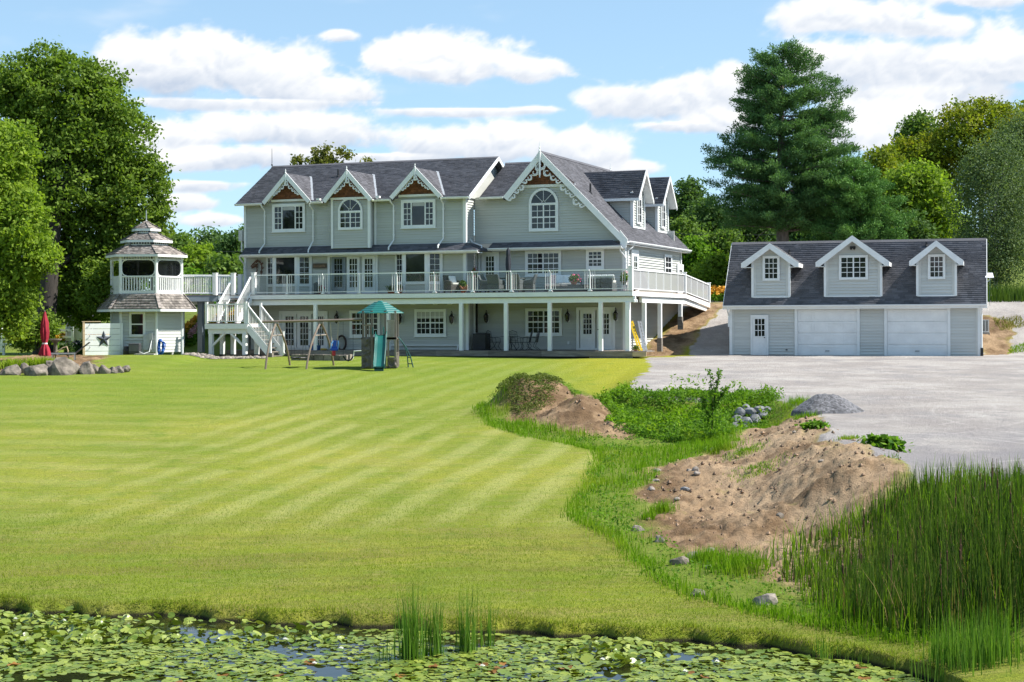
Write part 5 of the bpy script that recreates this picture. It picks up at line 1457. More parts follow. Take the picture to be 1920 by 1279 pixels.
def rail_run(p, q, posts, nb, h=RH, wp=.15, both=True, out=B_):
    """railing with square balusters between two floor points"""
    p = Vector(p); q = Vector(q); d = q - p; L_ = Vector((d.x, d.y, 0)).length
    out((lambda b: b.bar(p + Vector((0, 0, h - .03)), q + Vector((0, 0, h - .03)), .08, .06))(MB()), 'top_rail')
    out((lambda b: b.bar(p + Vector((0, 0, .1)), q + Vector((0, 0, .1)), .04, .05))(MB()), 'bottom_rail')
    for i in range(1, nb):
        c = p + d * (i / nb); b = MB(); b.box(c.x - .011, c.x + .011, c.y - .011, c.y + .011, c.z + .12, c.z + h - .05); out(b, 'baluster')
    for t, w in posts:
        c = p + d * t; b = MB(); b.box(c.x - w / 2, c.x + w / 2, c.y - w / 2, c.y + w / 2, c.z - .02, c.z + h + .07); b.box(c.x - w * .6, c.x + w * .6, c.y - w * .6, c.y + w * .6, c.z + h + .07, c.z + h + .1); out(b, 'railing_post')
def on_line(px):
    best = min(np.linspace(0, 1, 400), key=lambda t: abs((lambda w_: CX + F * w_.x / w_.y)(HF.w(*(pA + dv * (L * t)))) - px)); return pA + dv * (L * best)
c437 = on_line(438); c404 = on_line(404)
rail_run(c437, pB, [(0, .2), ((c437 - c404).length / (c437 - pB).length, .2), (1, .2)], 30)
rail_run(pA + nv * 2.3 + dv * .2, pB + nv * 2.3, [(.0, .2), (.34, .2), (1, .2)], 44)
for (px, v_, zb_, m, w) in ((379.5, .5, 2.95, GREYPAINT, .28), (352, 2.3, 3.2, WHITE, .2)):
    c = on_line(px) + nv * v_; b = MB(); b.box(c.x - w / 2, c.x + w / 2, c.y - w / 2, c.y + w / 2, zb_, ZD - .3); B_(b, 'support_post', m)
c = on_line(352) + nv * 2.3; b = MB(); b.bar(c + Vector((0, 0, -1.3)), c + dv * .7 + Vector((0, 0, -.4)), .1, .1); B_(b, 'brace')

VLd = -2.9; zl = HV(425, 606, VLd)[1]; l0 = HV(385, 612, VLd)[0]; l1 = HV(461, 612, VLd)[0]; lv1 = VLd + 1.45
print('LANDING', zl, l0, l1, ZD)
a = VLd
while a < lv1:
    b = MB(); b.box(l0, l1, a, min(a + .139, lv1), zl - .03, zl, random.random()); B_(b, 'landing_board', DECKWOOD); a += .145
b = MB(); b.box(l0 - .02, l1 + .02, VLd - .03, VLd - .002, zl - .3, zl - .032); B_(b, 'fascia', TRIM)
b = MB(); b.box(l1 + .002, l1 + .03, VLd - .03, lv1, zl - .3, zl - .034); B_(b, 'fascia')
b = MB(); b.box(l0 + .1, l1 - .05, VLd + .1, VLd + .24, zl - .55, zl - .3); B_(b, 'beam', TRIM)
b = MB(); b.box(l0 + .1, l1 - .05, lv1 - .24, lv1 - .1, zl - .55, zl - .3); B_(b, 'beam', TRIM)
zgl = 2.72
for (u, v) in ((l0 + .25, VLd + .17), (l1 - .16, VLd + .17), (l0 + .25, lv1 - .17), (l1 - .1, lv1 - .17), ((l0 + l1) / 2 - .3, lv1 - .17)):
    b = MB(); b.box(u - .1, u + .1, v - .1, v + .1, zgl + .15, zl - .55); B_(b, 'leg')
    b = MB(); b.box(u - .12, u + .12, v - .12, v + .12, zgl - .4, zgl + .15); B_(b, 'leg_footing', BLACK)
for (u, s) in ((l0 + .25, 1), (l1 - .16, -1)):
    b = MB(); b.bar((u + s * .05, VLd + .17, zl - 1.2), (u + s * .85, VLd + .17, zl - .5), .09, .14, up=(0, 1, 0)); B_(b, 'brace')
rail_run((l0 + .05, VLd + .05, zl), (l1 - .05, VLd + .05, zl), [(0, .12), (.5, .09), (1, .12)], 18, h=1.0)
rail_run((l0 + .05, VLd + .05, zl), (l0 + .05, lv1, zl), [(1, .12)], 11, h=1.0)
f0, f1 = HV(437, 530, -.1)[0] + .0, HV(470, 530, -.1)[0]
v_start = lv1 - .3; f0, f1 = HV(412, 600, v_start)[0], HV(446, 600, v_start)[0]
ft0, ft1 = f0, f1
nst = 8; rise = (ZD - zl) / nst; v_start = lv1 - .3; run = (-.02 - v_start) / nst
topu0, topu1 = HV(438, 551, -.05)[0], HV(471, 551, -.05)[0]
sk = (topu0 - f0)
for i in range(nst - 1):
    z = zl + rise * (i + 1); v = v_start + run * i
    b = MB(); b.box(f0 + sk * (i + 1) / nst, f1 + (topu1 - f1) * (i + 1) / nst, v, v + run + .03, z - .04, z, random.random()); B_(b, 'stair_tread', DECKWOOD)
for (a_, c_) in ((f0, topu0), (f1, topu1)):
    b = MB(); b.bar((a_, v_start - .1, zl - .1), (c_, -.03, ZD - .25), .06, .28); B_(b, 'stringer')
    p = Vector((a_, v_start - .15, zl)); q = Vector((c_, -.1, ZD))
    rail_run(p, q, [(0, .12)], 14, h=.98)
nd = 8; d1u = HV(515, 655, (VLd + lv1) / 2)[0]; rise = (zl - zgl - .1) / nd; run = (d1u - l1) / nd
for i in range(nd):
    z = zl - rise * (i + 1) + rise * 0; u = l1 + .03 + run * i
    b = MB(); b.box(u, u + run + .03, VLd + .15, lv1 - .05, z - .045, z, random.random()); B_(b, 'stair_tread', GREYWOOD)
for v in (VLd + .1, lv1 - .0):
    b = MB(); b.bar((l1 + .02, v, zl - .22), (d1u + .1, v, zgl + .1), .05, .3); B_(b, 'stringer')
    rail_run((l1 + .05, v, zl - .05), (d1u + .1, v, zgl + .25), [(0, .1), (1, .1)], 15, h=1.0)
b = MB(); b.box(d1u, d1u + .25, VLd + .0, VLd + .2, zgl - .2, zgl + .25); B_(b, 'newel_footing', GREYWOOD)

# ================================================================= gazebo on its hexagonal hut
ZG = 2.72
GA = math.atan2(GC.x, GC.y)               # direction in which the camera sees it
GF = Frame(GC.x, GC.y, 0.0, ZG)
G = empty('gazebo', GF.loc(), 'white hexagonal gazebo with tiered cedar shake roof on top of a grey sided hut', 'gazebo', 0)
VA = [R(a) - 0 for a in (-105, -45, 15, 75, 135, 195)]
def gv(k, rad, z):
    a = VA[k % 6] - GA * 1.0; return Vector((rad * math.sin(a), -rad * math.cos(a), z))
def gzz(py, px=275): return CAMZ + (HY - py + (px - CX) * -ROLL * -1 * 0) / F * 86.4 + (-(px - CX) / F * ROLL) * 0
def zg_at(px, py, rad=1.8):
    r = ray(px, py); return CAMZ + r.z * (86.4 - rad * .0)
zf_ = zg_at(275, 553); z_rail = zg_at(275, 520); z_eave1 = zg_at(275, 479.5); z_r1 = zg_at(275, 461); z_e2 = zg_at(275, 452); z_r2 = zg_at(275, 438); z_e3 = zg_at(275, 430); z_ap = zg_at(275, 415.5)
z_le = zg_at(275, 580.5); z_lt = zf_ + .02
S = 86.4 / F
R1 = 66 * S
def bar_between(b, p, q, w, h, **k): b.bar(p, q, w, h, **k)
for k in range(6):
    p, q = gv(k, R1, 0), gv(k + 1, R1, 0); d = (q - p); Lw = d.length; d.normalize(); nrm = Vector((d.y, -d.x, 0))
    if nrm.dot(p + q) < 0: nrm = -nrm
    zb_ = ZG + .28
    b = MB(); b.prism([p - nrm * .03 + Vector((0, 0, zb_)), q - nrm * .03 + Vector((0, 0, zb_)), q - nrm * .03 + Vector((0, 0, z_le + .1)), p - nrm * .03 + Vector((0, 0, z_le + .1))], -nrm * .1); wo = b.build('hut_wall', GSIDING, G, GF)
    z = zb_
    while z < z_le:
        t = MB(); a_, c_ = p + d * .06, q - d * .06; zt = min(z + .155, z_le)
        z_ = z + .022
        t.hexa([a_ - nrm * .028 + Vector((0, 0, z_)), a_ + nrm * .024 + Vector((0, 0, z_)), a_ + nrm * .006 + Vector((0, 0, zt)), a_ - nrm * .028 + Vector((0, 0, zt))], [c_ - nrm * .028 + Vector((0, 0, z_)), c_ + nrm * .024 + Vector((0, 0, z_)), c_ + nrm * .006 + Vector((0, 0, zt)), c_ - nrm * .028 + Vector((0, 0, zt))], random.random())
        t.build('siding_board', GSIDING, wo, GF); z = zt
    t = MB(); c = gv(k, R1 + .02, 0); t.lathe((c.x, c.y, 0), [(.075, ZG + .02), (.075, z_le)], 8); t.build('corner_post', TRIM, G, GF)
    if k in (1,):
        mid = p + d * (Lw * .47)
        def Q(s, o, z): return mid + d * s + nrm * o + Vector((0, 0, z))
        wz0, wz1, hw = zg_at(260, 631), zg_at(260, 585), .42
        def sl(b, s0, s1, z0_, z1_, o0, o1): b.hexa([Q(s0, o0, z0_), Q(s1, o0, z0_), Q(s1, o0, z1_), Q(s0, o0, z1_)], [Q(s0, o1, z0_), Q(s1, o1, z0_), Q(s1, o1, z1_), Q(s0, o1, z1_)])
        t = MB(); sl(t, -hw, -hw + .12, wz0, wz1, .01, .07); sl(t, hw - .12, hw, wz0, wz1, .01, .07); sl(t, -hw + .12, hw - .12, wz0, wz0 + .12, .01, .07); sl(t, -hw + .12, hw - .12, wz1 - .12, wz1, .01, .07); sl(t, -hw + .12, hw - .12, (wz0 + wz1) / 2 - .03, (wz0 + wz1) / 2 + .03, .01, .06)
        w_ = t.build('window', TRIM, G, GF)
        for (a_, c_) in ((wz0 + .12, (wz0 + wz1) / 2 - .03), ((wz0 + wz1) / 2 + .03, wz1 - .12)):
            t = MB(); sl(t, -hw + .12, hw - .12, a_, c_, .01, .035); t.build('pane', GLASS, w_, GF)
def cone_roof(name, r0, z0, r1, z1, expo=.13, ridge=True):
    for k in range(6):
        p, q = gv(k, r0, z0), gv(k + 1, r0, z0); p1, q1 = gv(k, r1, z1), gv(k + 1, r1, z1)
        shingled(GF, G, [p, q, q1, p1] if r1 > .05 else [p, q, q1], SHAKE, expo=expo, tab=.16, thick=.04, name=name, sub='cedar_shakes', lift=.018, var=.012)
        b = MB(); b.bar(p + Vector((0, 0, -.06)) , q + Vector((0, 0, -.06)), .04, .12); b.build('fascia', TRIM, G, GF)
        hc = MB(); nn = max(2, int((p1 - p).length / .2))
        for i in range(nn):
            a_ = p.lerp(p1, i / nn); c_ = p.lerp(p1, min(1, (i + 1.1) / nn)); hc.bar(a_ + Vector((0, 0, .05)), c_ + Vector((0, 0, .02)), .16, .025, tone=random.random())
        hc.build('hip_cap', SHAKE, G, GF)
    return
cone_roof('lower_roof', 94 * S, z_le, 70 * S, z_lt + .0, .17)
b = MB(); b.prism([gv(k, R1 + .05, zf_ - .12) for k in range(6)], (0, 0, .12)); b.build('floor', WHITE, G, GF)
for k in range(6):
    c = gv(k, R1, 0); b = MB(); b.lathe((c.x, c.y, 0), [(.085, zf_), (.085, z_eave1 + .02)], 8); b.build('post', WHITE, G, GF)
    p, q = gv(k, R1, 0), gv(k + 1, R1, 0); d = q - p; Lw = d.length; d.normalize(); nrm = Vector((d.y, -d.x, 0))
    if nrm.dot(p + q) < 0: nrm = -nrm
    Z = lambda z: Vector((0, 0, z))
    b = MB(); b.bar(p + d * .05 + Z(z_rail), q - d * .05 + Z(z_rail), .07, .08); b.build('handrail', WHITE, G, GF)
    b = MB(); b.bar(p + d * .05 + Z(zf_ + .12), q - d * .05 + Z(zf_ + .12), .06, .16); b.build('bottom_rail', WHITE, G, GF)
    b = MB(); b.bar(p + d * .05 + Z(z_eave1 - .02), q - d * .05 + Z(z_eave1 - .02), .07, .07); b.build('head_rail', WHITE, G, GF)
    b = MB(); b.bar(p + d * .05 + Z(z_eave1 - .26), q - d * .05 + Z(z_eave1 - .26), .06, .06); b.build('frieze_rail', WHITE, G, GF)
    nb = 13
    for i in range(1, nb):
        c = p + d * (Lw * i / nb)
        b = MB(); b.bar(c + Z(zf_ + .2), c + Z(z_rail - .04), .055, .03, up=nrm); b.build('baluster', WHITE, G, GF)
        b = MB(); b.bar(c + Z(z_eave1 - .23), c + Z(z_eave1 - .05), .05, .03, up=nrm); b.build('frieze_spindle', WHITE, G, GF)
    b = MB(); b.prism([p + d * .06 + Z(z_rail + .04), q - d * .06 + Z(z_rail + .04), q - d * .06 + Z(z_eave1 - .29), p + d * .06 + Z(z_eave1 - .29)], -nrm * .008); b.build('insect_screen', SCREEN, G, GF)
    zc0, zc1 = z_rail + .03, z_eave1 - .28; rr = .26
    for (sx, zc, sz) in ((0, zc0, 1), (1, zc0, 1), (0, zc1, -1), (1, zc1, -1)):
        o = (p + d * .07) if sx == 0 else (q - d * .07); dd_ = d if sx == 0 else -d
        pts = [o + dd_ * (rr * (1 - math.cos(t))) * 1.0 + Z(zc + sz * rr * (1 - math.sin(t))) + nrm * .02 for t in np.linspace(0, math.pi / 2, 8)]
        b = MB(); b.tube(pts, .028, 5); b.build('corner_bracket', WHITE, G, GF)
    if k == 0:
        for i in range(9):
            zz_ = zf_ + .24 + i * .075; b = MB(); b.bar(p + d * .08 + nrm * .02 + Z(zz_), q - d * .08 + nrm * .02 + Z(zz_), .02, .06); b.build('louvre_slat', WHITE, G, GF)
cone_roof('main_roof', 77 * S, z_eave1, 42 * S, z_r1, .13)
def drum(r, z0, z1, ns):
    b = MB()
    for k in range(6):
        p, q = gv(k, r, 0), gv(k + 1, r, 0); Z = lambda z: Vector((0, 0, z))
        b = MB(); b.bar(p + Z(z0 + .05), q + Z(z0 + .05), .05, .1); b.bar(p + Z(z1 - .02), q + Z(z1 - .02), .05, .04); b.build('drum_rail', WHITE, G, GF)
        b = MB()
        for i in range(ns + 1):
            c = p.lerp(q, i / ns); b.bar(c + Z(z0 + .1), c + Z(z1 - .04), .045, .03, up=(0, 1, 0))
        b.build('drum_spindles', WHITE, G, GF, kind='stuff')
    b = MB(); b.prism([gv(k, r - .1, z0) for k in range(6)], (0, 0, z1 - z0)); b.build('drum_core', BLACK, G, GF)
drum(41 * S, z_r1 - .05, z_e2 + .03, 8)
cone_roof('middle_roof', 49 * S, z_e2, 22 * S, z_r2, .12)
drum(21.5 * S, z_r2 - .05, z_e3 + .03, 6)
cone_roof('top_roof', 27 * S, z_e3, .02, z_ap, .11)
b = MB(); b.lathe((0, 0, z_ap), [(.07, -.05), (.07, .03), (.03, .07), (.028, .5), (.005, .62)], 8); b.build('finial', ALU, G, GF)
b = MB(); b.lathe((.2, .3, 0), [(.05, zf_), (.05, z_eave1)], 8); b.build('inner_post', DKGREY, G, GF)

# ================================================================= garage
gp = at(1370.6, 669, 85.9)
GR = Frame(gp.x, gp.y, R(-16), 2.73)
GG = empty('garage', GR.loc(), 'detached pale grey two door garage with three white trimmed dormers', 'garage', GR.ang)
def KV(px, py, v): return GR.fv(px, py, v)
gw = KV(1836, 640, 0)[0]; gz0 = 2.62
zE = (KV(1370, 573, -.35)[1] + KV(1840, 570, -.35)[1]) / 2
ev0, rv = -.38, 2.85
zRi = (KV(1378, 455, rv)[1] + KV(1846, 449, rv)[1]) / 2
gu0 = KV(1356, 572, ev0)[0]; gu1 = KV(1850, 569, ev0)[0]
print('GARAGE', gw, zE, zRi, gu0, gu1, KV(1376, 454, rv)[0], KV(1848, 448, rv)[0])
segs = [(0, KV(1490, 640, 0)[0]), (KV(1612, 640, 0)[0], KV(1658, 640, 0)[0]), (KV(1782, 640, 0)[0], gw)]
zHead = KV(1550, 575, 0)[1]
for (a, c) in segs: wall_siding(GR, GG, [(a, gz0), (c, gz0), (c, zE), (a, zE)], 0, m=GSIDING, expo=.15)
wall_siding(GR, GG, [(segs[0][1], zHead), (segs[1][0], zHead), (segs[1][0], zE), (segs[0][1], zE)], 0, m=GSIDING)
wall_siding(GR, GG, [(segs[1][1], zHead), (segs[2][0], zHead), (segs[2][0], zE), (segs[1][1], zE)], 0, m=GSIDING)
for (u_, s_) in ((0, -1), (gw, 1)):
    wall_siding(GR, GG, [(0, gz0), (2 * rv, gz0), (2 * rv, zE), (rv, zRi - .3), (0, zE)], u_, axis='u', sign=s_, m=GSIDING, expo=.15)
b = MB(); b.box(.1, gw - .1, 2 * rv - .1, 2 * rv, gz0, zE); b.box(.1, gw - .1, .3, 2 * rv - .1, zE - .1, zE - .05); b.build('rear_wall', GSIDING, GG, GR)
for u_ in (.0, gw):
    b = MB(); b.box(u_ - .07, u_ + .07, -.05, .0, gz0, zE - .02); b.build('corner_trim', TRIM, GG, GR)
pitG = (zRi - zE) / (rv - ev0)
shingled(GR, GG, [(gu0, ev0, zE), (gu1, ev0, zE), (gu1, rv, zRi), (gu0, rv, zRi)], SHINGLE_G, thick=.08)
shingled(GR, GG, [(gu1, 2 * rv - ev0, zE), (gu0, 2 * rv - ev0, zE), (gu0, rv, zRi), (gu1, rv, zRi)], SHINGLE_G, thick=.08)
b = MB(); b.prism([(gu0, rv - .12, zRi - .09), (gu0, rv, zRi + .045), (gu0, rv + .12, zRi - .09)], (gu1 - gu0, 0, 0)); b.build('ridge_cap', SHINGLE_G, GG, GR)
for u_ in (gu0 - .03, gu1):
    for s in (1, -1):
        b = MB(); v_e = ev0 if s > 0 else 2 * rv - ev0
        b.prism([(u_, v_e, zE), (u_, rv, zRi), (u_, rv, zRi - .22), (u_, v_e, zE - .2)], (.03, 0, 0)); b.build('rake_board', TRIM, GG, GR)
b = MB(); b.box(gu0, gu1, ev0 - .03, ev0, zE - .2, zE - .01); b.build('fascia', TRIM, GG, GR)
gutter(GR, GG, (gu0, ev0 - .03, zE), (gu1, ev0 - .03, zE), (0, -1, 0))
b = MB(); b.box(gu0 + .02, gu1 - .02, ev0, -.03, zE - .17, zE - .14); b.build('soffit', TRIM, GG, GR)
for u_ in (-.1, gw + .12):
    b = MB(); b.tube([(u_, ev0 - .1, zE - .12), (u_, ev0 - .05, zE - .25), (u_, -.06, zE - .5), (u_, -.06, zE - 1.1 if u_ < 0 else gz0 + .5)], .045, 8); b.build('downspout', TRIM, GG, GR)
b = MB(); b.box(gw + .06, gw + .2, -.12, .05, gz0, gz0 + .5); b.build('drain_boot', BLACK, GG, GR)
def GRECT(x0, y0, x1, y1, v):
    return KV(x0, (y0 + y1) / 2, v)[0], KV(x1, (y0 + y1) / 2, v)[0], KV((x0 + x1) / 2, y1, v)[1], KV((x0 + x1) / 2, y0, v)[1]
for (tx0, tx1, x0, x1) in ((1490, 1612, 1495.6, 1607), (1658, 1782, 1663.5, 1776.5)):
    a, c, _, zt = GRECT(tx0, 574.7, tx1, 667, 0)
    d0, d1, dz0, dz1 = GRECT(x0, 580.5, x1, 668, 0)
    dz0 = gz0 + .06
    f = MB(); f.box(a, d0, -.05, .02, gz0, zt); f.box(d1, c, -.05, .02, gz0, zt); f.box(d0, d1, -.05, .02, dz1, zt); fo = f.build('door_frame', TRIM, GG, GR)
    s = MB(); s.box(d0, d1, .06, .09, dz0, dz1); do = s.build('garage_door', WHITE, GG, GR)
    n = 4; hh = (dz1 - dz0) / n
    for i in range(n):
        z0_ = dz0 + hh * i; q = MB(); q.box(d0 + .005, d1 - .005, .02, .055, z0_ + .012, z0_ + hh - .012)
        so = q.build('door_section', WHITE, do, GR, bevel=.008)
        W = (d1 - d0 - .1) / 4
        for k in range(4):
            q.v = []; q.f = []; q.tone = []
            xa = d0 + .05 + W * k + .07; xb = xa + W - .14
            for (p0_, p1_, r0_, r1_) in ((xa, xb, z0_ + .1, z0_ + .115), (xa, xb, z0_ + hh - .115, z0_ + hh - .1), (xa, xa + .015, z0_ + .115, z0_ + hh - .115), (xb - .015, xb, z0_ + .115, z0_ + hh - .115)):
                q.box(p0_, p1_, .002, .021, r0_, r1_)
            q.build('raised_panel', WHITE, do, GR)
    q = MB(); q.tube([((d0 + d1) / 2 - .1, .02, dz0 + .28), ((d0 + d1) / 2 - .08, -.03, dz0 + .28), ((d0 + d1) / 2 + .08, -.03, dz0 + .28), ((d0 + d1) / 2 + .1, .02, dz0 + .28)], .014, 5); q.build('door_handle', BRONZE_TRIM, do, GR)
    q = MB(); q.box(d0, d1, .03, .07, gz0 - .02, dz0); q.build('weather_seal', BLACK, do, GR)
a, c, z0, z1 = GRECT(1407.5, 590.6, 1441, 669, 0); z0 = gz0 + .05
casing(GR, GG, 'door_frame', a, c, z0 - .05, z1, 0, w=.11, sill=False)
g0, g1, gz_0, gz_1 = GRECT(1414.7, 597, 1435, 631.5, 0)
door(GG, a + .11, c - .11, z0, z1 - .11, -.01, (g0, g1, gz_0, gz_1), 3, 3, WHITE, knob=c - .2, fr=GR)
u, z = KV(1475, 656, -.02); b = MB(); b.box(u - .05, u + .05, -.05, -.02, z - .03, z + .03); b.build('wall_vent', DKGREY, GG, GR)
def gz_roof(v): return zE + pitG * (v - ev0)
def front_dormer(wx0, wx1, cx, ybot, ap, l, r, win, ncas):
    q = GR.hit((wx0 + wx1) / 2, ybot, (0, ev0, zE), (0, -pitG, 1)); vd = q.y; zb_ = q.z
    u0 = KV(wx0, 520, vd)[0]; u1 = KV(wx1, 520, vd)[0]; vf = vd - .42
    ua_, za_ = KV(*ap, vf); ul, zl_ = KV(*l, vf); ur, zr_ = KV(*r, vf)
    ze = (zl_ + zr_) / 2; hw = (ur - ul) / 2; uc = (u0 + u1) / 2; ul, ur = uc - hw, uc + hw
    zt = za_ - (za_ - ze) * ((u1 - u0) / 2) / hw
    b = MB(); b.prism([(u0 + .05, vd + .05, zb_), (u1 - .05, vd + .05, zb_), (u1 - .05, vd + .05, zt), (uc, vd + .05, za_ - .12), (u0 + .05, vd + .05, zt)], (0, .1, 0)); do = b.build('dormer', GSIDING, GG, GR)
    wall_siding(GR, do, [(u0, zb_), (u1, zb_), (u1, zt), (uc, za_ - .1), (u0, zt)], vd, m=GSIDING, back=False, expo=.15)
    vback = lambda z: ev0 + (z - zE) / pitG
    for (uu, s) in ((u0, -1), (u1, 1)):
        wall_siding(GR, do, [(vd, zb_), (vd, zt), (vback(zt), zt)], uu, axis='u', sign=s, m=GSIDING, expo=.15)
        t = MB(); t.box(uu - .06, uu + .06, vd - .045, vd + .02, zb_, zt); t.box(uu + (0 if s > 0 else -.03), uu + (.03 if s > 0 else 0), vd + .02, vd + .1, zb_, zt); t.build('corner_trim', TRIM, do, GR)
    t = MB(); t.box(u0, u1, vd - .03, vd - .024, zb_ - .02, zb_ + .05); t.build('foot_trim', TRIM, do, GR)
    shingled(GR, do, [(ur, vf, ze), (ur, vback(ze), ze), (uc, vback(za_), za_), (uc, vf, za_)], SHINGLE_G, thick=.06)
    shingled(GR, do, [(ul, vback(ze), ze), (ul, vf, ze), (uc, vf, za_), (uc, vback(za_), za_)], SHINGLE_G, thick=.06)
    for s in (-1, 1):
        t = MB(); h = .24
        e = (uc + s * hw, ze); d = Vector((e[0] - uc, e[1] - za_)).normalized(); nm = Vector((-d.y, d.x)); nm = -nm if nm.y > 0 else nm
        t.prism([(uc, vf - .04, za_ + .03), (e[0], vf - .04, e[1] + .03), (e[0], vf - .04, e[1] + .03 - h * .95), (e[0] - s * .2, vf - .04, e[1] + .03 - h * .95 ), (uc, vf - .04, za_ + .03 - h * 1.25)], (0, .04, 0)); t.build('bargeboard', WHITE, do, GR)
        t = MB(); t.prism([(uc, vf, za_ - .08), (e[0], vf, ze - .08), (e[0], vf, ze - .11), (uc, vf, za_ - .11)], (0, vd - vf, 0)); t.build('soffit', TRIM, do, GR)
        t = MB(); t.box(min(e[0], e[0] - s * .02), max(e[0], e[0] - s * .02), vf, vback(ze), ze - .2, ze - .0); t.build('fascia', TRIM, do, GR)
        t = MB(); x0_, x1_ = sorted((e[0], uc + s * (u1 - u0) / 2)); t.box(x0_, x1_, vf + .01, vd, ze - .21, ze - .18); t.build('eave_return', TRIM, do, GR)
    a, c, z0, z1 = GRECT(*win, vd)
    w = casing(GR, do, 'window', a, c, z0, z1, vd, w=.09, sill=False)
    W = (c - a - .18) / ncas
    for i in range(ncas): pane_grid(GR, w, a + .09 + W * i, a + .09 + W * (i + 1), z0 + .09, z1 - .09, vd, 3 if ncas == 1 else 2, 4)
    return do, uc, vd, za_
front_dormer(1411, 1480, 0, 557.5, (1444.4, 457), (1395.6, 492), (1503.8, 496), (1430, 480, 1462, 526.5), 1)
d2, uc, vd, za_ = front_dormer(1547, 1652, 0, 556, (1599, 442.5), (1532.5, 491), (1671, 493), (1573, 478.5, 1627.5, 524.5), 2)
b = MB(); b.box(uc - .14, uc + .14, vd - .12, vd - .02, za_ - .62, za_ - .5); b.lathe((uc - .08, vd - .16, za_ - .64), [(.03, -.05), (.06, 0), (.03, .05)], 8); b.lathe((uc + .08, vd - .16, za_ - .64), [(.03, -.05), (.06, 0), (.03, .05)], 8); b.build('flood_light', BRONZE_TRIM, GG, GR)
front_dormer(1720, 1792, 0, 555, (1755.3, 452), (1706, 489), (1808, 491), (1739.7, 477, 1772.5, 523.5), 1)
for (x, y) in ((1480, 475), (1737, 461)):
    q = GR.hit(x, y, (0, ev0, zE), (0, -pitG, 1)); b = MB(); b.lathe((q.x, q.y, q.z), [(.1, -.1), (.08, .02), (.045, .05), (.045, .2)], 8); b.build('vent_pipe', BLACK, GG, GR)
p = at(1852, 527, 83.2)
DI = empty('satellite_dish', p, 'small flat white satellite dish on a bent arm at the right garage roof end', 'satellite dish', R(-15))
b = MB(); b.hexa([(-.12, 0, .18), (.3, 0, .18), (.3, .02, .16), (-.12, .02, .16)], [(-.08, .3, .42), (.24, .3, .42), (.24, .32, .40), (-.08, .32, .40)]); b.build('dish_panel', WHITE, DI)
b = MB(); b.tube([(.1, .15, .25), (.1, .1, .05), (-.1, .05, -.1), (-.14, .05, -.2)], .025, 6); b.build('dish_arm', ALU, DI)
b = MB(); b.tube([(.12, .1, .1), (.1, .0, -.4), (.06, 0, -.9), (.1, 0, -1.25)], .01, 5); b.build('cable', DKTEAL, DI)

# ================================================================= vegetation
vr = np.random.default_rng(21)
def unit(n, g=None):
    v = (g or vr).normal(size=(n, 3)); return v / np.linalg.norm(v, axis=1)[:, None]
def leaf_quads(P, size, up=0.35, asp=0.6, size_var=0.35, nrm=None):
    n = len(P); N = unit(n); N[:, 2] += up
    if nrm is not None: N += nrm
    N /= np.linalg.norm(N, axis=1)[:, None]
    A = np.cross(N, unit(n)); A /= np.linalg.norm(A, axis=1)[:, None] + 1e-9; B = np.cross(N, A)
    s = size * (1 + vr.uniform(-size_var, size_var, n))[:, None]
    V = np.stack([P - A * s, P - B * s * asp + A * s * .15, P + A * s, P + B * s * asp + A * s * .15], 1)
    return V.reshape(-1, 3)
def n3(D, k, seed):
    a = np.random.default_rng(seed).uniform(-1, 1, (5, 3)) * k; ph = np.random.default_rng(seed + 1).uniform(0, 6, 5)
    return sum(np.sin(D @ a[i] + ph[i]) for i in range(5)) / 5
def crown_points(lobes, nclump, per, cr, seed, inner=0.18, flat=0.65, shell=0.30):
    w = np.array([l[3] * l[5] + l[3] * l[4] for l in lobes]); w = w / w.sum()
    pts = []; tones = []; outs = []
    for i, l in enumerate(lobes):
        k = max(3, int(nclump * w[i])); c = np.array(l[:3]); r = np.array(l[3:6])
        d = unit(k); f = (1 - shell * vr.random(k)) * (1 + 0.20 * n3(d * 3, 1.3, seed + i) + 0.09 * n3(d * 9, 1.5, seed + i + 50))
        ins = vr.random(k) < inner; f[ins] *= vr.uniform(.25, .75, ins.sum())
        cc = c + d * r * f[:, None]
        tn = vr.uniform(0.0, 1.0, k)
        q = np.repeat(cc, per, 0) + vr.normal(size=(k * per, 3)) * np.array([cr, cr, cr * flat])
        pts.append(q); tones.append(np.clip(np.repeat(tn, per) * .6 + vr.random(k * per) * .4, 0, 1)); outs.append(np.repeat(d, per, 0))
    return np.concatenate(pts), np.concatenate(tones), np.concatenate(outs)
def lobe_px(px, py, D, rx, rz, ry=None):
    p = at(px, py, D); s = D / F
    return (p.x, p.y, p.z, rx * s, (ry or rx) * s, rz * s)
def trunk_mesh(segs, name, m, parent, org):
    b = MB()
    for pts, r in segs:
        b2 = [(Vector(p) - Vector(org)) for p in pts]; b.tube(b2, r, 8)
    o = b.build(name, m, parent, smooth=True); return o
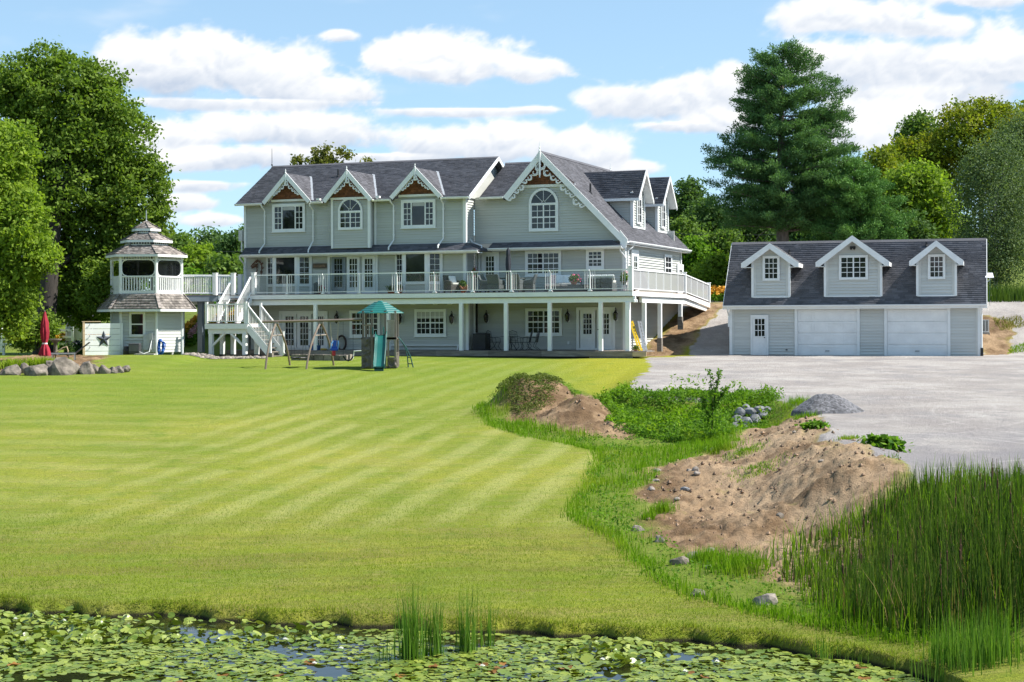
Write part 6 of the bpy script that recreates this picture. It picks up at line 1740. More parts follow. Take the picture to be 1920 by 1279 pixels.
def tree(name, label, cat, base, lobes, nclump, per, cr, leaf, m, bark=None, tr=.3, group=None, inner=.18, flat=.65, limbs=5, asp=.6, top=None, sparse=0.3, up=.35):
    root = empty(name, base, label, cat, group=group)
    P, T, O = crown_points(lobes, nclump, per, cr, abs(hash(label)) % 1 + len(label) * 7, inner, flat, sparse)
    P = P - np.array(base)
    V = leaf_quads(P, leaf, up=up, asp=asp, nrm=O * .35)
    np_mesh('crown', V, np.arange(len(V)), 4, m, T, parent=root)
    zt = max(l[2] for l in lobes); cx = np.mean([l[0] for l in lobes]); cy = np.mean([l[1] for l in lobes])
    bx, by, bz = base; segs = []
    mid = Vector((bx + (cx - bx) * .25, by + (cy - by) * .25, bz + (zt - bz) * .45)); topp = Vector((cx, cy, bz + (zt - bz) * .8))
    segs.append(([(bx, by, bz - .4), (bx + .05, by, bz + .6), mid, topp], [tr * 1.35, tr, tr * .7, tr * .15]))
    rr_ = np.random.default_rng(len(label))
    for l in sorted(lobes, key=lambda l: -l[3])[:limbs]:
        s = Vector((bx, by, bz)).lerp(mid, rr_.uniform(.5, 1)) if rr_.random() < .5 else mid.lerp(topp, rr_.uniform(0, .5))
        e = Vector(l[:3]); q = s.lerp(e, .5) + Vector((0, 0, .3)); segs.append(([s, q, e], [tr * .45, tr * .3, tr * .08]))
    trunk_mesh(segs, 'trunk', bark or BARK, root, base)
    return root
def gb(px, py, D):
    p = at(px, py, D); return (p.x, p.y, zg(p.x, p.y))

Dm = 90
tree('maple_tree', 'tall broad dark green maple behind the gazebo, its thick trunk beside the red umbrella', 'tree', gb(82, 640, 87),
     [lobe_px(120, 190, Dm, 100, 85), lobe_px(40, 230, Dm, 90, 110), lobe_px(200, 260, Dm, 92, 90), lobe_px(130, 330, Dm, 130, 120), lobe_px(235, 370, Dm, 76, 95), lobe_px(255, 440, Dm, 58, 70),
      lobe_px(60, 420, Dm, 120, 110), lobe_px(185, 470, Dm, 90, 80), lobe_px(200, 540, Dm - 2, 66, 55), lobe_px(130, 520, Dm, 80, 70), lobe_px(150, 580, Dm, 60, 34), lobe_px(20, 160, Dm, 60, 60), lobe_px(175, 150, Dm, 50, 44),
      lobe_px(-60, 330, Dm, 90, 150), lobe_px(285, 330, Dm, 34, 42), lobe_px(290, 420, Dm, 26, 34), lobe_px(95, 120, Dm, 45, 36), lobe_px(200, 205, Dm, 52, 40), lobe_px(300, 395, Dm, 22, 26)],
     2700, 48, .28, .108, MAPLE, tr=.55, limbs=8)
tree('maple_tree', 'bright green maple at the left edge, nearer than the dark one, drooping over the lawn', 'tree', gb(-60, 660, 76),
     [lobe_px(10, 290, 77, 60, 60), lobe_px(-20, 370, 77, 90, 90), lobe_px(30, 450, 76, 66, 74), lobe_px(62, 480, 76, 46, 36), lobe_px(0, 540, 76, 60, 60), lobe_px(25, 600, 76, 38, 32), lobe_px(-90, 480, 77, 90, 140), lobe_px(45, 400, 76, 44, 40), lobe_px(-20, 250, 78, 40, 36)],
     1000, 50, .25, .10, MAPLE_B, tr=.3, limbs=5)
bpx = gb(78, 655, 80)
tree('shrub', 'dense green shrub at the foot of the maple trunk by the white fence', 'shrub', gb(70, 655, 84), [lobe_px(68, 620, 84, 34, 34), lobe_px(40, 632, 84, 26, 26), lobe_px(88, 610, 84, 20, 30)], 90, 40, .2, .09, MAPLE, tr=.06, limbs=2)

for i, (px, py, D, rx, rz, m, nm) in enumerate([(330, 480, 128, 42, 55, OAK, 'broad mid green tree just right of the gazebo roof'), (395, 470, 150, 52, 46, DARKLEAF, 'dark rounded tree behind the walkway railing'),
        (450, 470, 140, 40, 46, DARKLEAF, 'dark tree against the left corner of the house'), (370, 500, 122, 40, 42, MAPLE_B, 'bright green bushy tree above the bridge railing'),
        (425, 512, 116, 36, 30, OAK, 'low grey green tree above the bridge railing near the house'), (345, 535, 112, 40, 24, WEED, 'low light green tree between gazebo and stairs'), (520, 470, 160, 70, 60, DARKLEAF, 'dark tree hidden behind the left end of the house'),
        (200, 500, 150, 90, 70, DARKLEAF, 'dark tree far behind the big maple'), (60, 540, 140, 80, 50, OAK, 'tree beyond the white fence at far left')]):
    b0 = gb(px, 600, D)
    tree('broadleaf_tree', nm, 'tree', b0, [lobe_px(px, py, D, rx, rz * .9), lobe_px(px - rx * .5, py + rz * .5, D, rx * .7, rz * .7), lobe_px(px + rx * .5, py + rz * .45, D, rx * .7, rz * .7), lobe_px(px + rx * .15, py - rz * .35, D, rx * .5, rz * .5), lobe_px(px, py + rz * 1.2, D - 2, rx * 1.1, rz * .8)],
         230, 36, .4, .17, m, tr=.25, limbs=4, group='trees beyond the walkway')
tree('birch_tree', 'sparse yellow green birch whose top shows above the main roof ridge', 'tree', gb(612, 560, 118),
     [lobe_px(606, 290, 118, 16, 22), lobe_px(600, 300, 118, 30, 16), lobe_px(560, 298, 118, 14, 11), lobe_px(645, 292, 118, 15, 14), lobe_px(620, 330, 118, 50, 30), lobe_px(686, 301, 118, 7, 5)], 150, 26, .2, .12, BIRCH, BARK_W, tr=.14, inner=.3)

for (px, py, D, rx, rz, m, nm) in [(1290, 385, 128, 42, 52, DARKLEAF, 'dark tree rising behind the right corner of the house roof'), (1335, 425, 124, 50, 50, DARKLEAF, 'dark tree under the lowest left pine limbs'),
        (1300, 500, 112, 34, 56, WEED, 'bright green bushy tree just right of the side deck'), (1345, 520, 108, 40, 46, MAPLE_B, 'light green bushy tree left of the garage roof'), (1280, 450, 120, 34, 40, OAK, 'mid green tree beside the rear roof corner'), (1355, 470, 114, 36, 40, OAK, 'mid green tree behind the left garage roof edge')]:
    b0 = gb(px, 580, D)
    tree('broadleaf_tree', nm, 'tree', b0, [lobe_px(px, py, D, rx, rz * .9), lobe_px(px - rx * .4, py + rz * .6, D, rx * .8, rz * .7), lobe_px(px + rx * .5, py + rz * .5, D, rx * .7, rz * .7), lobe_px(px + rx * .1, py - rz * .4, D, rx * .55, rz * .5)],
         250, 36, .3, .13, m, tr=.2, limbs=4, group='trees between the house and the garage')
for (px, py, D, rx, rz, m, nm, n) in [(1840, 250, 150, 95, 70, YELLOWG, 'large yellow green maple on the hill at upper right', 520), (1720, 300, 150, 60, 50, YELLOWG, 'yellowing maple on the hill left of the large one', 260), (1725, 245, 158, 36, 34, OAK, 'dark oak crown peeking above the hill maples', 130), (1920, 240, 160, 60, 60, YELLOWG, 'yellow green maple at the right frame edge', 200),
        (1650, 320, 140, 60, 45, YELLOWG, 'yellow green tree right behind the pine', 200), (1715, 375, 122, 72, 78, MAPLE_B, 'bright rounded maple between the pine and the poplar', 420), (1770, 440, 125, 60, 50, DARKLEAF, 'dark tree behind the third garage dormer', 200), (1680, 440, 118, 70, 50, DARKLEAF, 'dark tree behind the middle garage dormer', 200),
        (1590, 440, 122, 70, 50, DARKLEAF, 'dark tree behind the garage ridge right of the pine trunk', 200), (1400, 440, 126, 60, 55, DARKLEAF, 'dark tree left of the pine trunk behind the garage', 200), (1500, 430, 132, 60, 50, DARKLEAF, 'dark tree directly behind the pine trunk', 180)]:
    b0 = gb(px, 560, D)
    tree('broadleaf_tree', nm, 'tree', b0, [lobe_px(px, py, D, rx, rz * .9), lobe_px(px - rx * .55, py + rz * .45, D, rx * .65, rz * .7), lobe_px(px + rx * .55, py + rz * .4, D, rx * .65, rz * .7), lobe_px(px + rx * .2, py - rz * .4, D, rx * .5, rz * .5), lobe_px(px - rx * .3, py - rz * .25, D, rx * .45, rz * .5), lobe_px(px, py + rz * 1.2, D, rx, rz * .9)],
         n, 40, .42, .16, m, tr=.28, limbs=5, group='trees on the slope behind the garage', inner=.12)
for (px, py, rx, rz, D, nm) in [(1865, 390, 78, 120, 108, 'tall fine leaved grey green poplar right of the garage'), (1925, 330, 60, 110, 112, 'grey green poplar cut off by the right frame edge')]:
    tree('poplar_tree', nm, 'tree', gb(px, 560, D), [lobe_px(px, py, D, rx, rz), lobe_px(px - 30, py - 60, D, rx * .5, rz * .5), lobe_px(px + 20, py - 85, D, rx * .45, rz * .45), lobe_px(px - 20, py + 90, D, rx * .95, 70), lobe_px(px + 35, py + 60, D, rx * .7, 90)],
         900, 40, .34, .075, POPLAR, BARK_W, tr=.16, limbs=5, flat=1.1, inner=.25, group='poplars at the right')

def pine(label, base, D, prof, ztop, nlimb, m, seed, trunk=True, tr=.42, needle=.17, per=26, step=.26):
    g = np.random.default_rng(seed); root = empty('pine_tree', base, label, 'tree'); cx = base[0]; cy = base[1]
    ys = [p[0] for p in prof]; L = [p[1] for p in prof]; Rr = [p[2] for p in prof]
    segs = []; P = []; T = []; D_ = []
    s = D / F; cpx = CX + F * cx / cy
    for i in range(nlimb):
        u = (i + g.random()) / nlimb; py = ys[0] + (ys[-1] - ys[0]) * (u ** .85)
        z = at(cpx, py, cy).z; ph = g.uniform(0, 2 * math.pi); cs = math.cos(ph)
        wl = (cpx - np.interp(py, ys, L)) * s; wr = (np.interp(py, ys, Rr) - cpx) * s
        reach = (wr if cs > 0 else wl); depth = min(wl, wr) * 1.0
        ln = math.hypot(reach * cs, depth * math.sin(ph)) * g.uniform(.66, 1.10)
        d = Vector((cs * reach, math.sin(ph) * depth, 0)); d = d.normalized() if d.length > 0 else Vector((1, 0, 0))
        rise = g.uniform(.05, .3) * ln * (1.2 if u < .3 else .6)
        st = Vector((cx, cy, z - rise * .9)); en = Vector((cx, cy, z)) + d * ln + Vector((0, 0, rise * .15))
        md = st.lerp(en, .55) + Vector((0, 0, -rise * .1))
        if i % 3 == 0: segs.append(([st, md, en], [max(.03, ln * .018), ln * .010, .01]))
        n = max(3, int(ln / step))
        side = Vector((-d.y, d.x, 0)); tone0 = g.random()
        for k in range(n):
            t = .28 + .72 * (k + g.random()) / n if ln > 2 else .1 + .9 * (k + g.random()) / n
            c = (st.lerp(md, t / .55) if t < .55 else md.lerp(en, (t - .55) / .45))
            wspr = (1 - t * .88) * ln * .20 + .08
            for q in range(3):
                o = side * g.uniform(-wspr, wspr) + Vector((0, 0, g.uniform(-.12, .2)))
                cc = np.array(c + o); m_ = per
                dirs = g.normal(size=(m_, 3)); dirs[:, 2] += .9; dirs += np.array(d) * .9; dirs /= np.linalg.norm(dirs, axis=1)[:, None]
                P.append(cc + g.normal(size=(m_, 3)) * np.array([.13, .13, .09])); D_.append(dirs); T.append(np.full(m_, tone0 * .4) + g.random(m_) * .25 + g.random() * .35)
    P = np.concatenate(P) - np.array(base); Dd = np.concatenate(D_); T = np.concatenate(T); n = len(P)
    sd = np.cross(Dd, unit(n)); sd /= np.linalg.norm(sd, axis=1)[:, None]
    ln = needle * g.uniform(.7, 1.3, n)[:, None]; w = ln * .16
    V = np.stack([P, P + Dd * ln * .5 - sd * w, P + Dd * ln, P + Dd * ln * .5 + sd * w], 1).reshape(-1, 3)
    np_mesh('crown', V, np.arange(len(V)), 4, m, np.clip(T, 0, 1), parent=root)
    bx, by, bz = base
    segs.append(([(bx, by, bz - .5), (bx + .05, by, bz + 3), (bx - .1, by, (bz + ztop) / 2), (bx + .1, by, ztop - .3)], [tr * 1.2, tr, tr * .6, .04]))
    if trunk:
        k = D / F
        def W(px, py): return at(px, py, cy)
        segs += [([W(1467, 425), W(1452, 405), W(1435, 375), W(1425, 345)], [.17, .15, .12, .07]), ([W(1467, 420), W(1490, 412), W(1515, 405)], [.13, .1, .06]), ([W(1467, 395), W(1462, 370), W(1450, 340)], [.16, .12, .08]), ([W(1440, 430), W(1425, 440), W(1412, 455)], [.03, .03, .02])]
    trunk_mesh(segs, 'trunk', BARK_P, root, base)
    return root, n
pb = gb(1467, 560, 104)
_, n1 = pine('huge dark white pine with a forked trunk towering behind the garage', pb, 104,
     [(88, 1425, 1500), (110, 1400, 1540), (140, 1385, 1560), (180, 1372, 1602), (215, 1390, 1606), (250, 1372, 1585), (280, 1320, 1600), (300, 1298, 1600), (330, 1340, 1610), (370, 1330, 1640), (400, 1345, 1640), (425, 1360, 1640)], at(1467, 92, 104).z, 330, PINELEAF, 5, step=.3, per=22)
pb2 = gb(1600, 560, 101)
PINE2 = leaf_mat('young_pine_needle', (0.06, 0.15, 0.04), (0.16, 0.30, 0.07), transl=0.15)
_, n2 = pine('lighter green pine with sweeping horizontal limbs at the right foot of the huge pine', pb2, 101,
     [(300, 1590, 1620), (335, 1540, 1660), (370, 1530, 1690), (410, 1540, 1712), (440, 1520, 1700), (460, 1520, 1700)], at(1600, 300, 101).z, 120, PINE2, 9, trunk=False, tr=.18)

def tuft_blades(pts, hmin, hmax, wd, m, name, lean=.25, seg=2, kind='stuff', tone=None, parent=None, org=(0, 0, 0), arch=0.0, label=None, cat=None, seed=1, dirv=None):
    """grass blades: tapering, slightly bent strips"""
    g = np.random.default_rng(seed); n = len(pts); P = np.asarray(pts, float) - np.array(org)
    h = g.uniform(hmin, hmax, n); a = g.uniform(0, 2 * np.pi, n); ld = np.stack([np.cos(a), np.sin(a), np.zeros(n)], 1) * (g.random(n) ** 1.5 * lean)[:, None]
    if dirv is not None: ld = ld + dirv
    a2 = g.uniform(0, 2 * np.pi, n); sd = np.stack([np.cos(a2), np.sin(a2), np.zeros(n)], 1)
    lv = []
    for k in range(seg + 1):
        t = k / seg; c = P + ld * (h * t ** 1.8)[:, None] + np.array([0, 0, 1]) * (h * (t - arch * t ** 3))[:, None]
        w = (wd * (1 - t) ** .7 * .5) if k < seg else 0
        if k < seg: lv.append(c - sd * w); lv.append(c + sd * w)
        else: lv.append(c)
    V = np.stack(lv, 1); nv = V.shape[1]; V = V.reshape(-1, 3); base = np.arange(n)[:, None] * nv
    quads = []
    for k in range(seg - 1): quads.append(base + np.array([[2 * k, 2 * k + 1, 2 * k + 3, 2 * k + 2]]))
    tri = base + np.array([[2 * seg - 2, 2 * seg - 1, 2 * seg]])
    tr_ = [tri]
    for q in quads: tr_ += [q[:, [0, 1, 2]], q[:, [0, 2, 3]]]
    Fc = np.concatenate([t.reshape(-1, 3) for t in tr_]); tn = g.random(n) if tone is None else tone
    T = np.concatenate([tn] * len(tr_))
    o = np_mesh(name, V, Fc.ravel(), 3, m, T, parent=parent, kind=kind)
    if label: o['label'] = label
    if cat: o['category'] = cat
    return o
def scatter(poly, n, seed, off=0.0, fn=None):
    g = np.random.default_rng(seed); x0, y0 = poly.min(0); x1, y1 = poly.max(0); X = g.uniform(x0, x1, n); Y = g.uniform(y0, y1, n)
    k = sdist(poly, X, Y) < off
    if fn is not None: k &= fn(X, Y)
    X, Y = X[k], Y[k]; return np.stack([X, Y, zground(X, Y) - .01], 1)

def rough_ok(X, Y):
    g, d, r_ = masks(X, Y); return (r_ > .5) & (fbm(X, Y, 1.1, 3, 21) * 1.2 + .55 > vr.random(X.shape) * .9)
P = scatter(ROUGHP, 150000, 31, 0, rough_ok)
near = P[:, 1] < 36
hm = np.clip(0.75 + 0.7 * fbm(P[:, 0], P[:, 1], .9, 3, 23), .35, 1.25)
tuft_blades(P[near], .06 * hm[near], .25 * hm[near], .012, ROUGH, 'tall_grass', .45, 2, label='unmown bright green tall grass along the bank', cat='grass', seed=3)
tuft_blades(P[~near], .10 * hm[~near], .32 * hm[~near], .022, ROUGH, 'tall_grass', .45, 1, label='unmown bright green tall grass round the ditch', cat='grass', seed=4)
edge = np.concatenate([np.linspace(_re[i], _re[i + 1], 80) for i in range(len(_re) - 1)])
edge = np.repeat(edge, 6, 0) + vr.normal(size=(len(edge) * 6, 2)) * .12
E3 = np.column_stack([edge, zground(edge[:, 0], edge[:, 1])]); tuft_blades(E3[::2], .05, .22, .016, ROUGH, 'tall_grass', .7, 2, label='fringe of tall grass leaning over the mown lawn edge', cat='grass', seed=5)
def weeds(poly, n, h, leaf, m, name, label, seed, clump=22, cat='weeds', kind='stuff', fn=None):
    C = scatter(poly, n, seed, fn=fn); g = np.random.default_rng(seed); k = len(C)
    hh = h * (.5 + .5 * g.random(k)) * (0.70 + .65 * fbm(C[:, 0], C[:, 1], 1.9, 3, seed)).clip(.2, 1.5)
    t = g.random((k, clump)); P = np.repeat(C, clump, 0); P[:, 2] += (hh[:, None] * t).ravel()
    r = (.10 + .12 * (1 - t)).ravel(); a = g.uniform(0, 6.283, k * clump); P[:, 0] += np.cos(a) * r; P[:, 1] += np.sin(a) * r
    V = leaf_quads(P, leaf, up=.8, asp=.45); T = np.clip(np.repeat(g.random(k), clump) * .6 + g.random(k * clump) * .4, 0, 1)
    o = np_mesh(name, V, np.arange(len(V)), 4, m, T, kind=kind); tag(o, label, cat)
    return o
DITCH = poly_xy([(1118, 754), (1200, 755), (1300, 756), (1400, 757), (1462, 762), (1440, 775), (1372, 786), (1365, 800), (1340, 806), (1290, 812), (1200, 802), (1140, 790)], zmid)
weeds(DITCH, 2800, .30, .045, WEED, 'ditch_weeds', 'leafy dark and bright green weeds filling the ditch below the gravel yard', 41, 26)
MOUNDP = poly_xy([(932, 772), (950, 752), (985, 730), (1010, 722), (1050, 728), (1072, 742), (1062, 760), (1030, 782), (980, 790)], zlawn)
weeds(MOUNDP, 5200, .20, .032, MOUNDWEED, 'mound_weeds', 'dusty olive weeds covering the grassy spoil mound', 43, 18)
weeds(ROUGHP, 5200, .22, .035, WEED, 'bank_weeds', 'scattered leafy weeds growing through the tall grass', 45, 14, fn=lambda X, Y: masks(X, Y)[2] > .6)
weeds(DITCH, 160, .75, .06, ROUGH, 'ditch_weeds', 'taller bright green stems standing above the ditch weeds', 46, 30)
for i, (px, py, rr, h, m, lab) in enumerate([(1240, 925, .30, .28, ROUGH, 'lone clump of grass on the bare earth, left part'), (1215, 935, .18, .2, ROUGH, 'small grass tuft left of the lone clump on the earth'), (1350, 825, .55, .34, ROUGH, 'bright grass clump below the quarry stones'), (1590, 862, .22, .12, DAYLILY, 'small yellow green tuft at the yard edge'),
        (1525, 835, .28, .16, WEED, 'dark leafy weed clump on the yard edge'), (1505, 805, .3, .2, ROUGH, 'grass clump beside the gravel pile'), (1655, 892, .38, .28, WEED, 'broad leafed dark weed patch above the cattails'), (1500, 772, .6, .25, ROUGH, 'bright grass patch left of the gravel pile'), (1395, 840, .5, .14, ROUGH, 'thin grass patch on the upper earth bank'), (1420, 870, .6, .10, ROUGH, 'low sparse grass in the middle of the earth bank'),
        (1385, 1020, .55, .36, ROUGH, 'tall tuft at the foot of the earth bank'), (1330, 1000, .4, .3, ROUGH, 'grass tuft between the half buried stones')]):
    p = unproj(px, py, zmid); p = Vector((p.x, p.y, zg(p.x, p.y))); g = np.random.default_rng(60 + i); n = int(900 * rr)
    q = g.normal(size=(n, 2)) * rr * .5; X = p.x + q[:, 0]; Y = p.y + q[:, 1]; Z = zground(X, Y)
    if m is WEED:
        P = np.repeat(np.column_stack([X, Y, Z]), 3, 0); P[:, 2] += g.uniform(0, h, len(P)); V = leaf_quads(P - np.array(p), .07, up=1.0, asp=.6); o = np_mesh('weed_clump', V, np.arange(len(V)), 4, m, g.random(len(P)))
    else: o = tuft_blades(np.column_stack([X, Y, Z - .01]), h * .5, h * 1.1, .016, m, 'grass_clump', .6, 2, kind='thing', org=tuple(p), seed=i)
    o.location = p; tag(o, lab, 'plant', kind='stuff' if rr >= .4 else 'thing')
def lawn_ok(X, Y):
    g, d, r_ = masks(X, Y); return (g < .3) & (d < .3) & (r_ < .4) & (Y > shoreY(X) + .05)
x = vr.uniform(-15, 13, 520000); y = 21 + 19 * vr.random(520000) ** 1.35; k = lawn_ok(x, y) & (np.abs(x / y) < .35) & (vr.random(len(x)) < np.clip((40 - y) / 12, 0, 1) ** 1.5 * .8 + .03); x, y = x[k], y[k]
LP = np.column_stack([x, y, zground(x, y) - .005])
tn = np.clip(.36 + .6 * fbm(x * .5, y * 1.3, .8, 3, 33) + vr.uniform(-.35, .35, len(x)), 0, 1)
tuft_blades(LP, .015, .05, .010, GRASS, 'lawn_grass', .8, 1, tone=tn, label='short mown grass blades on the lower lawn', cat='grass', seed=7)
xs = vr.uniform(-12, 9, 17000); xs = xs[np.abs(xs / 24) < .4]; ys_ = shoreY(xs) + .10 + np.abs(vr.normal(size=len(xs))) * .16
BP = np.column_stack([xs, ys_, zground(xs, ys_) - .01]); lush = .75 + .5 * fbm(xs, ys_ * 0, 1.7, 3, 35)
k2 = vr.random(len(xs)) < np.clip(lush, .1, 1)
tuft_blades(BP[k2][::2], .03, .085, .010, GRASS, 'bank_grass', .9, 2, label='longer grass drooping over the pond edge', cat='grass', seed=8, dirv=np.array([0, -.15, 0]))
tuft_blades(BP[k2][1::6], .03, .09, .010, DRYGRASS, 'bank_grass', .9, 2, label='dry brown grass stems along the pond edge', cat='grass', seed=9, dirv=np.array([0, -.5, 0]))

CAT = np.array([[*unproj(px, py, zlawn)[:2]] for px, py in [(1462, 1080), (1500, 1105), (1560, 1165), (1640, 1190), (1760, 1200), (1925, 1205), (2150, 1210), (2150, 1060), (1925, 1020), (1740, 1010), (1640, 1020), (1560, 1040), (1480, 1060)]])
P = scatter(CAT, 9500, 51)
g = np.random.default_rng(5); pxs = CX + F * P[:, 0] / P[:, 1]; hh = np.interp(pxs, [1450, 1500, 1560, 1650, 1700, 1800, 1920], [.5, .7, .9, 1.15, 1.3, 1.25, 1.2]) * np.interp(P[:, 1], [22.5, 24.5, 27.5], [.90, .68, .42])
dead = g.random(len(P)) < .16; tuft_blades(P[dead], hh[dead] * .3, hh[dead] * .9, .018, DEADREED, 'dead_cattails', .5, 3, label='bent dead tan cattail blades in the bed', cat='cattails', seed=19)
for lo, hi, sd_ in ((0, .40, 1), (.40, 1.01, 2)):
    k = (hh / 2 >= lo) & (hh / 2 < hi)
    if k.any(): tuft_blades(P[k], hh[k] * .4, hh[k] * 1.18, .019, REED, 'cattail_bed', .24, 3, label='dense dark green bed of tall cattails' if lo else 'shorter cattails at the left end of the bed', cat='cattails', seed=11 + sd_)
P2 = scatter(CAT, 2600, 52, .35); tuft_blades(P2, .25, .7, .02, ROUGH, 'cattail_undergrowth', .4, 2, label='bright grass growing at the foot of the cattails', cat='grass', seed=14)
b = MB(); g = np.random.default_rng(8)
for i in g.choice(len(P), 46, replace=False):
    h = hh[i] * g.uniform(.75, .92); p = Vector(P[i]); t = p + Vector((g.uniform(-.06, .06), g.uniform(-.06, .06), h)); b.tube([p, t, t + Vector((0, 0, .16))], .004, 4); b.lathe(t, [(.004, -.14), (.013, -.12), (.013, 0), (.004, .02)], 6)
tag(b.build('cattail_heads', mat('brown_seed_head', (.10, .05, .025), .9)), 'brown cattail seed heads among the dark blades', 'cattails', kind='stuff')
for i, (px, py, n, sp, h0, h1, lab) in enumerate([(772, 1236, 130, .09, .6, 1.35, 'tallest leftmost reed clump standing in the lily pads'), (812, 1228, 80, .07, .5, 1.1, 'slim reed clump right beside the tallest one'), (874, 1222, 90, .07, .5, 1.15, 'pale reed clump standing alone right of the pair'), (914, 1212, 26, .05, .35, .9, 'thin wispy reed clump, rightmost in the open water'),
        (728, 1240, 22, .05, .25, .6, 'short wispy reeds left of the tallest clump'), (1546, 1235, 36, .07, .25, .62, 'small reed tuft at the right shore left of the corner clump'), (1830, 1279, 520, .30, .35, .85, 'broad bright reed clump in the lower right corner'), (1600, 1250, 30, .1, .15, .4, 'low sparse reeds right of the small shore tuft'), (1762, 1268, 60, .12, .3, .75, 'narrow reed clump left of the broad corner clump')]):
    p = on_z(px, py, 0.0); g = np.random.default_rng(80 + i); q = g.normal(size=(n, 2)) * np.array([sp, sp * .8]); Z = np.maximum(zground(p.x + q[:, 0], p.y + q[:, 1]), -.05)
    o = tuft_blades(np.column_stack([q, Z - .1]), h0, h1, .016, REED_P, 'reed_clump', .16, 3, kind='thing', seed=90 + i); o.location = (p.x, p.y, 0); tag(o, lab, 'reeds', kind='thing')

for (pl, n, h0, h1, m, lab) in [([(25.6, 85.6), (27.0, 86.5), (27.4, 88), (26.2, 87)], 900, .04, .16, ROUGH, 'bright grass patch on the bank right of the garage'), ([(26.6, 90), (28.4, 91), (28.6, 93), (26.8, 92.5)], 900, .05, .2, DRYGRASS, 'dry grass patch behind the air condenser'), ([(19, 96), (34, 96), (34, 101), (19, 101)], 5000, .4, 1.1, REED, 'tall dark grass along the far road right of the garage')]:
    tuft_blades(scatter(np.array(pl, float), n, 71), h0, h1, .05, m, 'roadside_grass', .3, 2, label=lab, cat='grass', seed=15)

def flowers(px0, px1, py, D0, D1, n, h, petal, lab, seed, leafm=WEED, size=.05, frac=.4, name='flower_bed'):
    g = np.random.default_rng(seed); xs = []; 
    a = at(px0, py, D0); c = at(px1, py, D1)
    X = g.uniform(min(a.x, c.x), max(a.x, c.x), n); Y = g.uniform(min(a.y, c.y), max(a.y, c.y) + .5, n); Z = zground(X, Y)
    o0 = Vector((X.mean(), Y.mean(), Z.mean())); root = empty(name, o0, lab, 'flowers')
    hh = h * g.uniform(.6, 1, n)
    P = np.repeat(np.column_stack([X, Y, Z]), 14, 0); P[:, 2] += np.repeat(hh, 14) * g.random(n * 14) * .9; P += g.normal(size=P.shape) * .07
    V = leaf_quads(P - np.array(o0), .07, asp=.4); q = np_mesh('leaves', V, np.arange(len(V)), 4, leafm, g.random(len(P)), parent=root)
    k = g.random(n) < frac; Q = np.repeat(np.column_stack([X, Y, Z + hh])[k], 7, 0) + g.normal(size=(k.sum() * 7, 3)) * .05
    V = leaf_quads(Q - np.array(o0), size, up=.6, asp=.7); np_mesh('petals', V, np.arange(len(V)), 4, petal, g.random(len(Q)), parent=root)
    return root
flowers(338, 378, 600, 92, 98, 420, .95, ORANGE, 'bed of yellow orange flowers between the gazebo hut and the stairs', 101, frac=.75, size=.06)
flowers(352, 378, 600, 92, 95, 140, .8, PALEPINK, 'patch of dusty pink flowers beside the orange ones', 102, frac=.9)
flowers(384, 470, 600, 95, 99, 420, .9, ORANGE, 'orange flowers seen through the stair landing railing', 103, frac=.6)
flowers(1334, 1362, 572, 97, 101, 260, .75, ORANGE, 'bright yellow orange flower clump left of the garage roof', 104, frac=.95, size=.08)
flowers(108, 130, 610, 96, 100, 120, .9, ORANGE, 'yellow flowers behind the red umbrella', 105, frac=.8, size=.07)
flowers(150, 205, 612, 92, 94, 160, 1.0, ORANGE, 'yellow flowers showing above the star panel', 106, frac=.6, size=.07)
flowers(120, 155, 640, 84, 86, 160, .7, CHARCOAL, 'dark purple leaved plants by the small shed', 107, leafm=DARKLEAF, frac=.3)
for i, (px, py, w_, h, lab) in enumerate([(28, 690, .95, .75, 'yellow green daylily clump at far left of the boulder bed'), (75, 688, .75, .8, 'daylily clump behind the pointed boulder'), (112, 686, .7, .75, 'bright daylily clump, rightmost in the boulder bed'), (-20, 694, .9, .5, 'daylily clump cut by the left frame edge'), (50, 692, .6, .45, 'small daylily clump between two larger ones')]):
    p = at(px, py, 72.4); p = Vector((p.x, p.y, zg(p.x, p.y))); g = np.random.default_rng(120 + i); n = 420; q = g.normal(size=(n, 2)) * w_ * .3
    o = tuft_blades(np.column_stack([q, np.zeros(n) - .02]), h * .6, h * 1.15, .035, DAYLILY, 'daylily_clump', .9, 3, kind='thing', arch=.35, seed=130 + i); o.location = p; tag(o, lab, 'plant', kind='thing')
sp = unproj(1335, 806, zmid); sp = Vector((sp.x, sp.y, zg(sp.x, sp.y)))
SAP = empty('sapling', sp, 'young spindly sapling with upright leafy shoots rising from the ditch', 'tree')
k = sp.y / F; stems = [[(1335, 806), (1336, 770), (1335, 730), (1330, 692)], [(1336, 775), (1342, 730), (1350, 694)], [(1337, 770), (1350, 745), (1362, 726)], [(1335, 790), (1322, 765), (1316, 745)]]
b = MB(); LV = []
for s_ in stems:
    pts = [at(px, py, sp.y) - sp for px, py in s_]; b.tube(pts, [.02, .014, .009, .004][:len(pts)], 6)
    for t in np.linspace(.1, 1, 60):
        i = min(int(t * (len(pts) - 1)), len(pts) - 2); c = pts[i].lerp(pts[i + 1], t * (len(pts) - 1) - i)
        for _ in range(3): LV.append(tuple(c + Vector(vr.normal(size=3)) * .045))
b.build('trunk', BARK, SAP)
LV = np.array(LV); bush = vr.normal(size=(700, 3)) * np.array([.28, .25, .26]) + np.array([0, 0, .42]); LV = np.concatenate([LV, bush[bush[:, 2] > 0]])
V = leaf_quads(LV, .045, asp=.5); np_mesh('crown', V, np.arange(len(V)), 4, WEED, vr.random(len(LV)), parent=SAP)

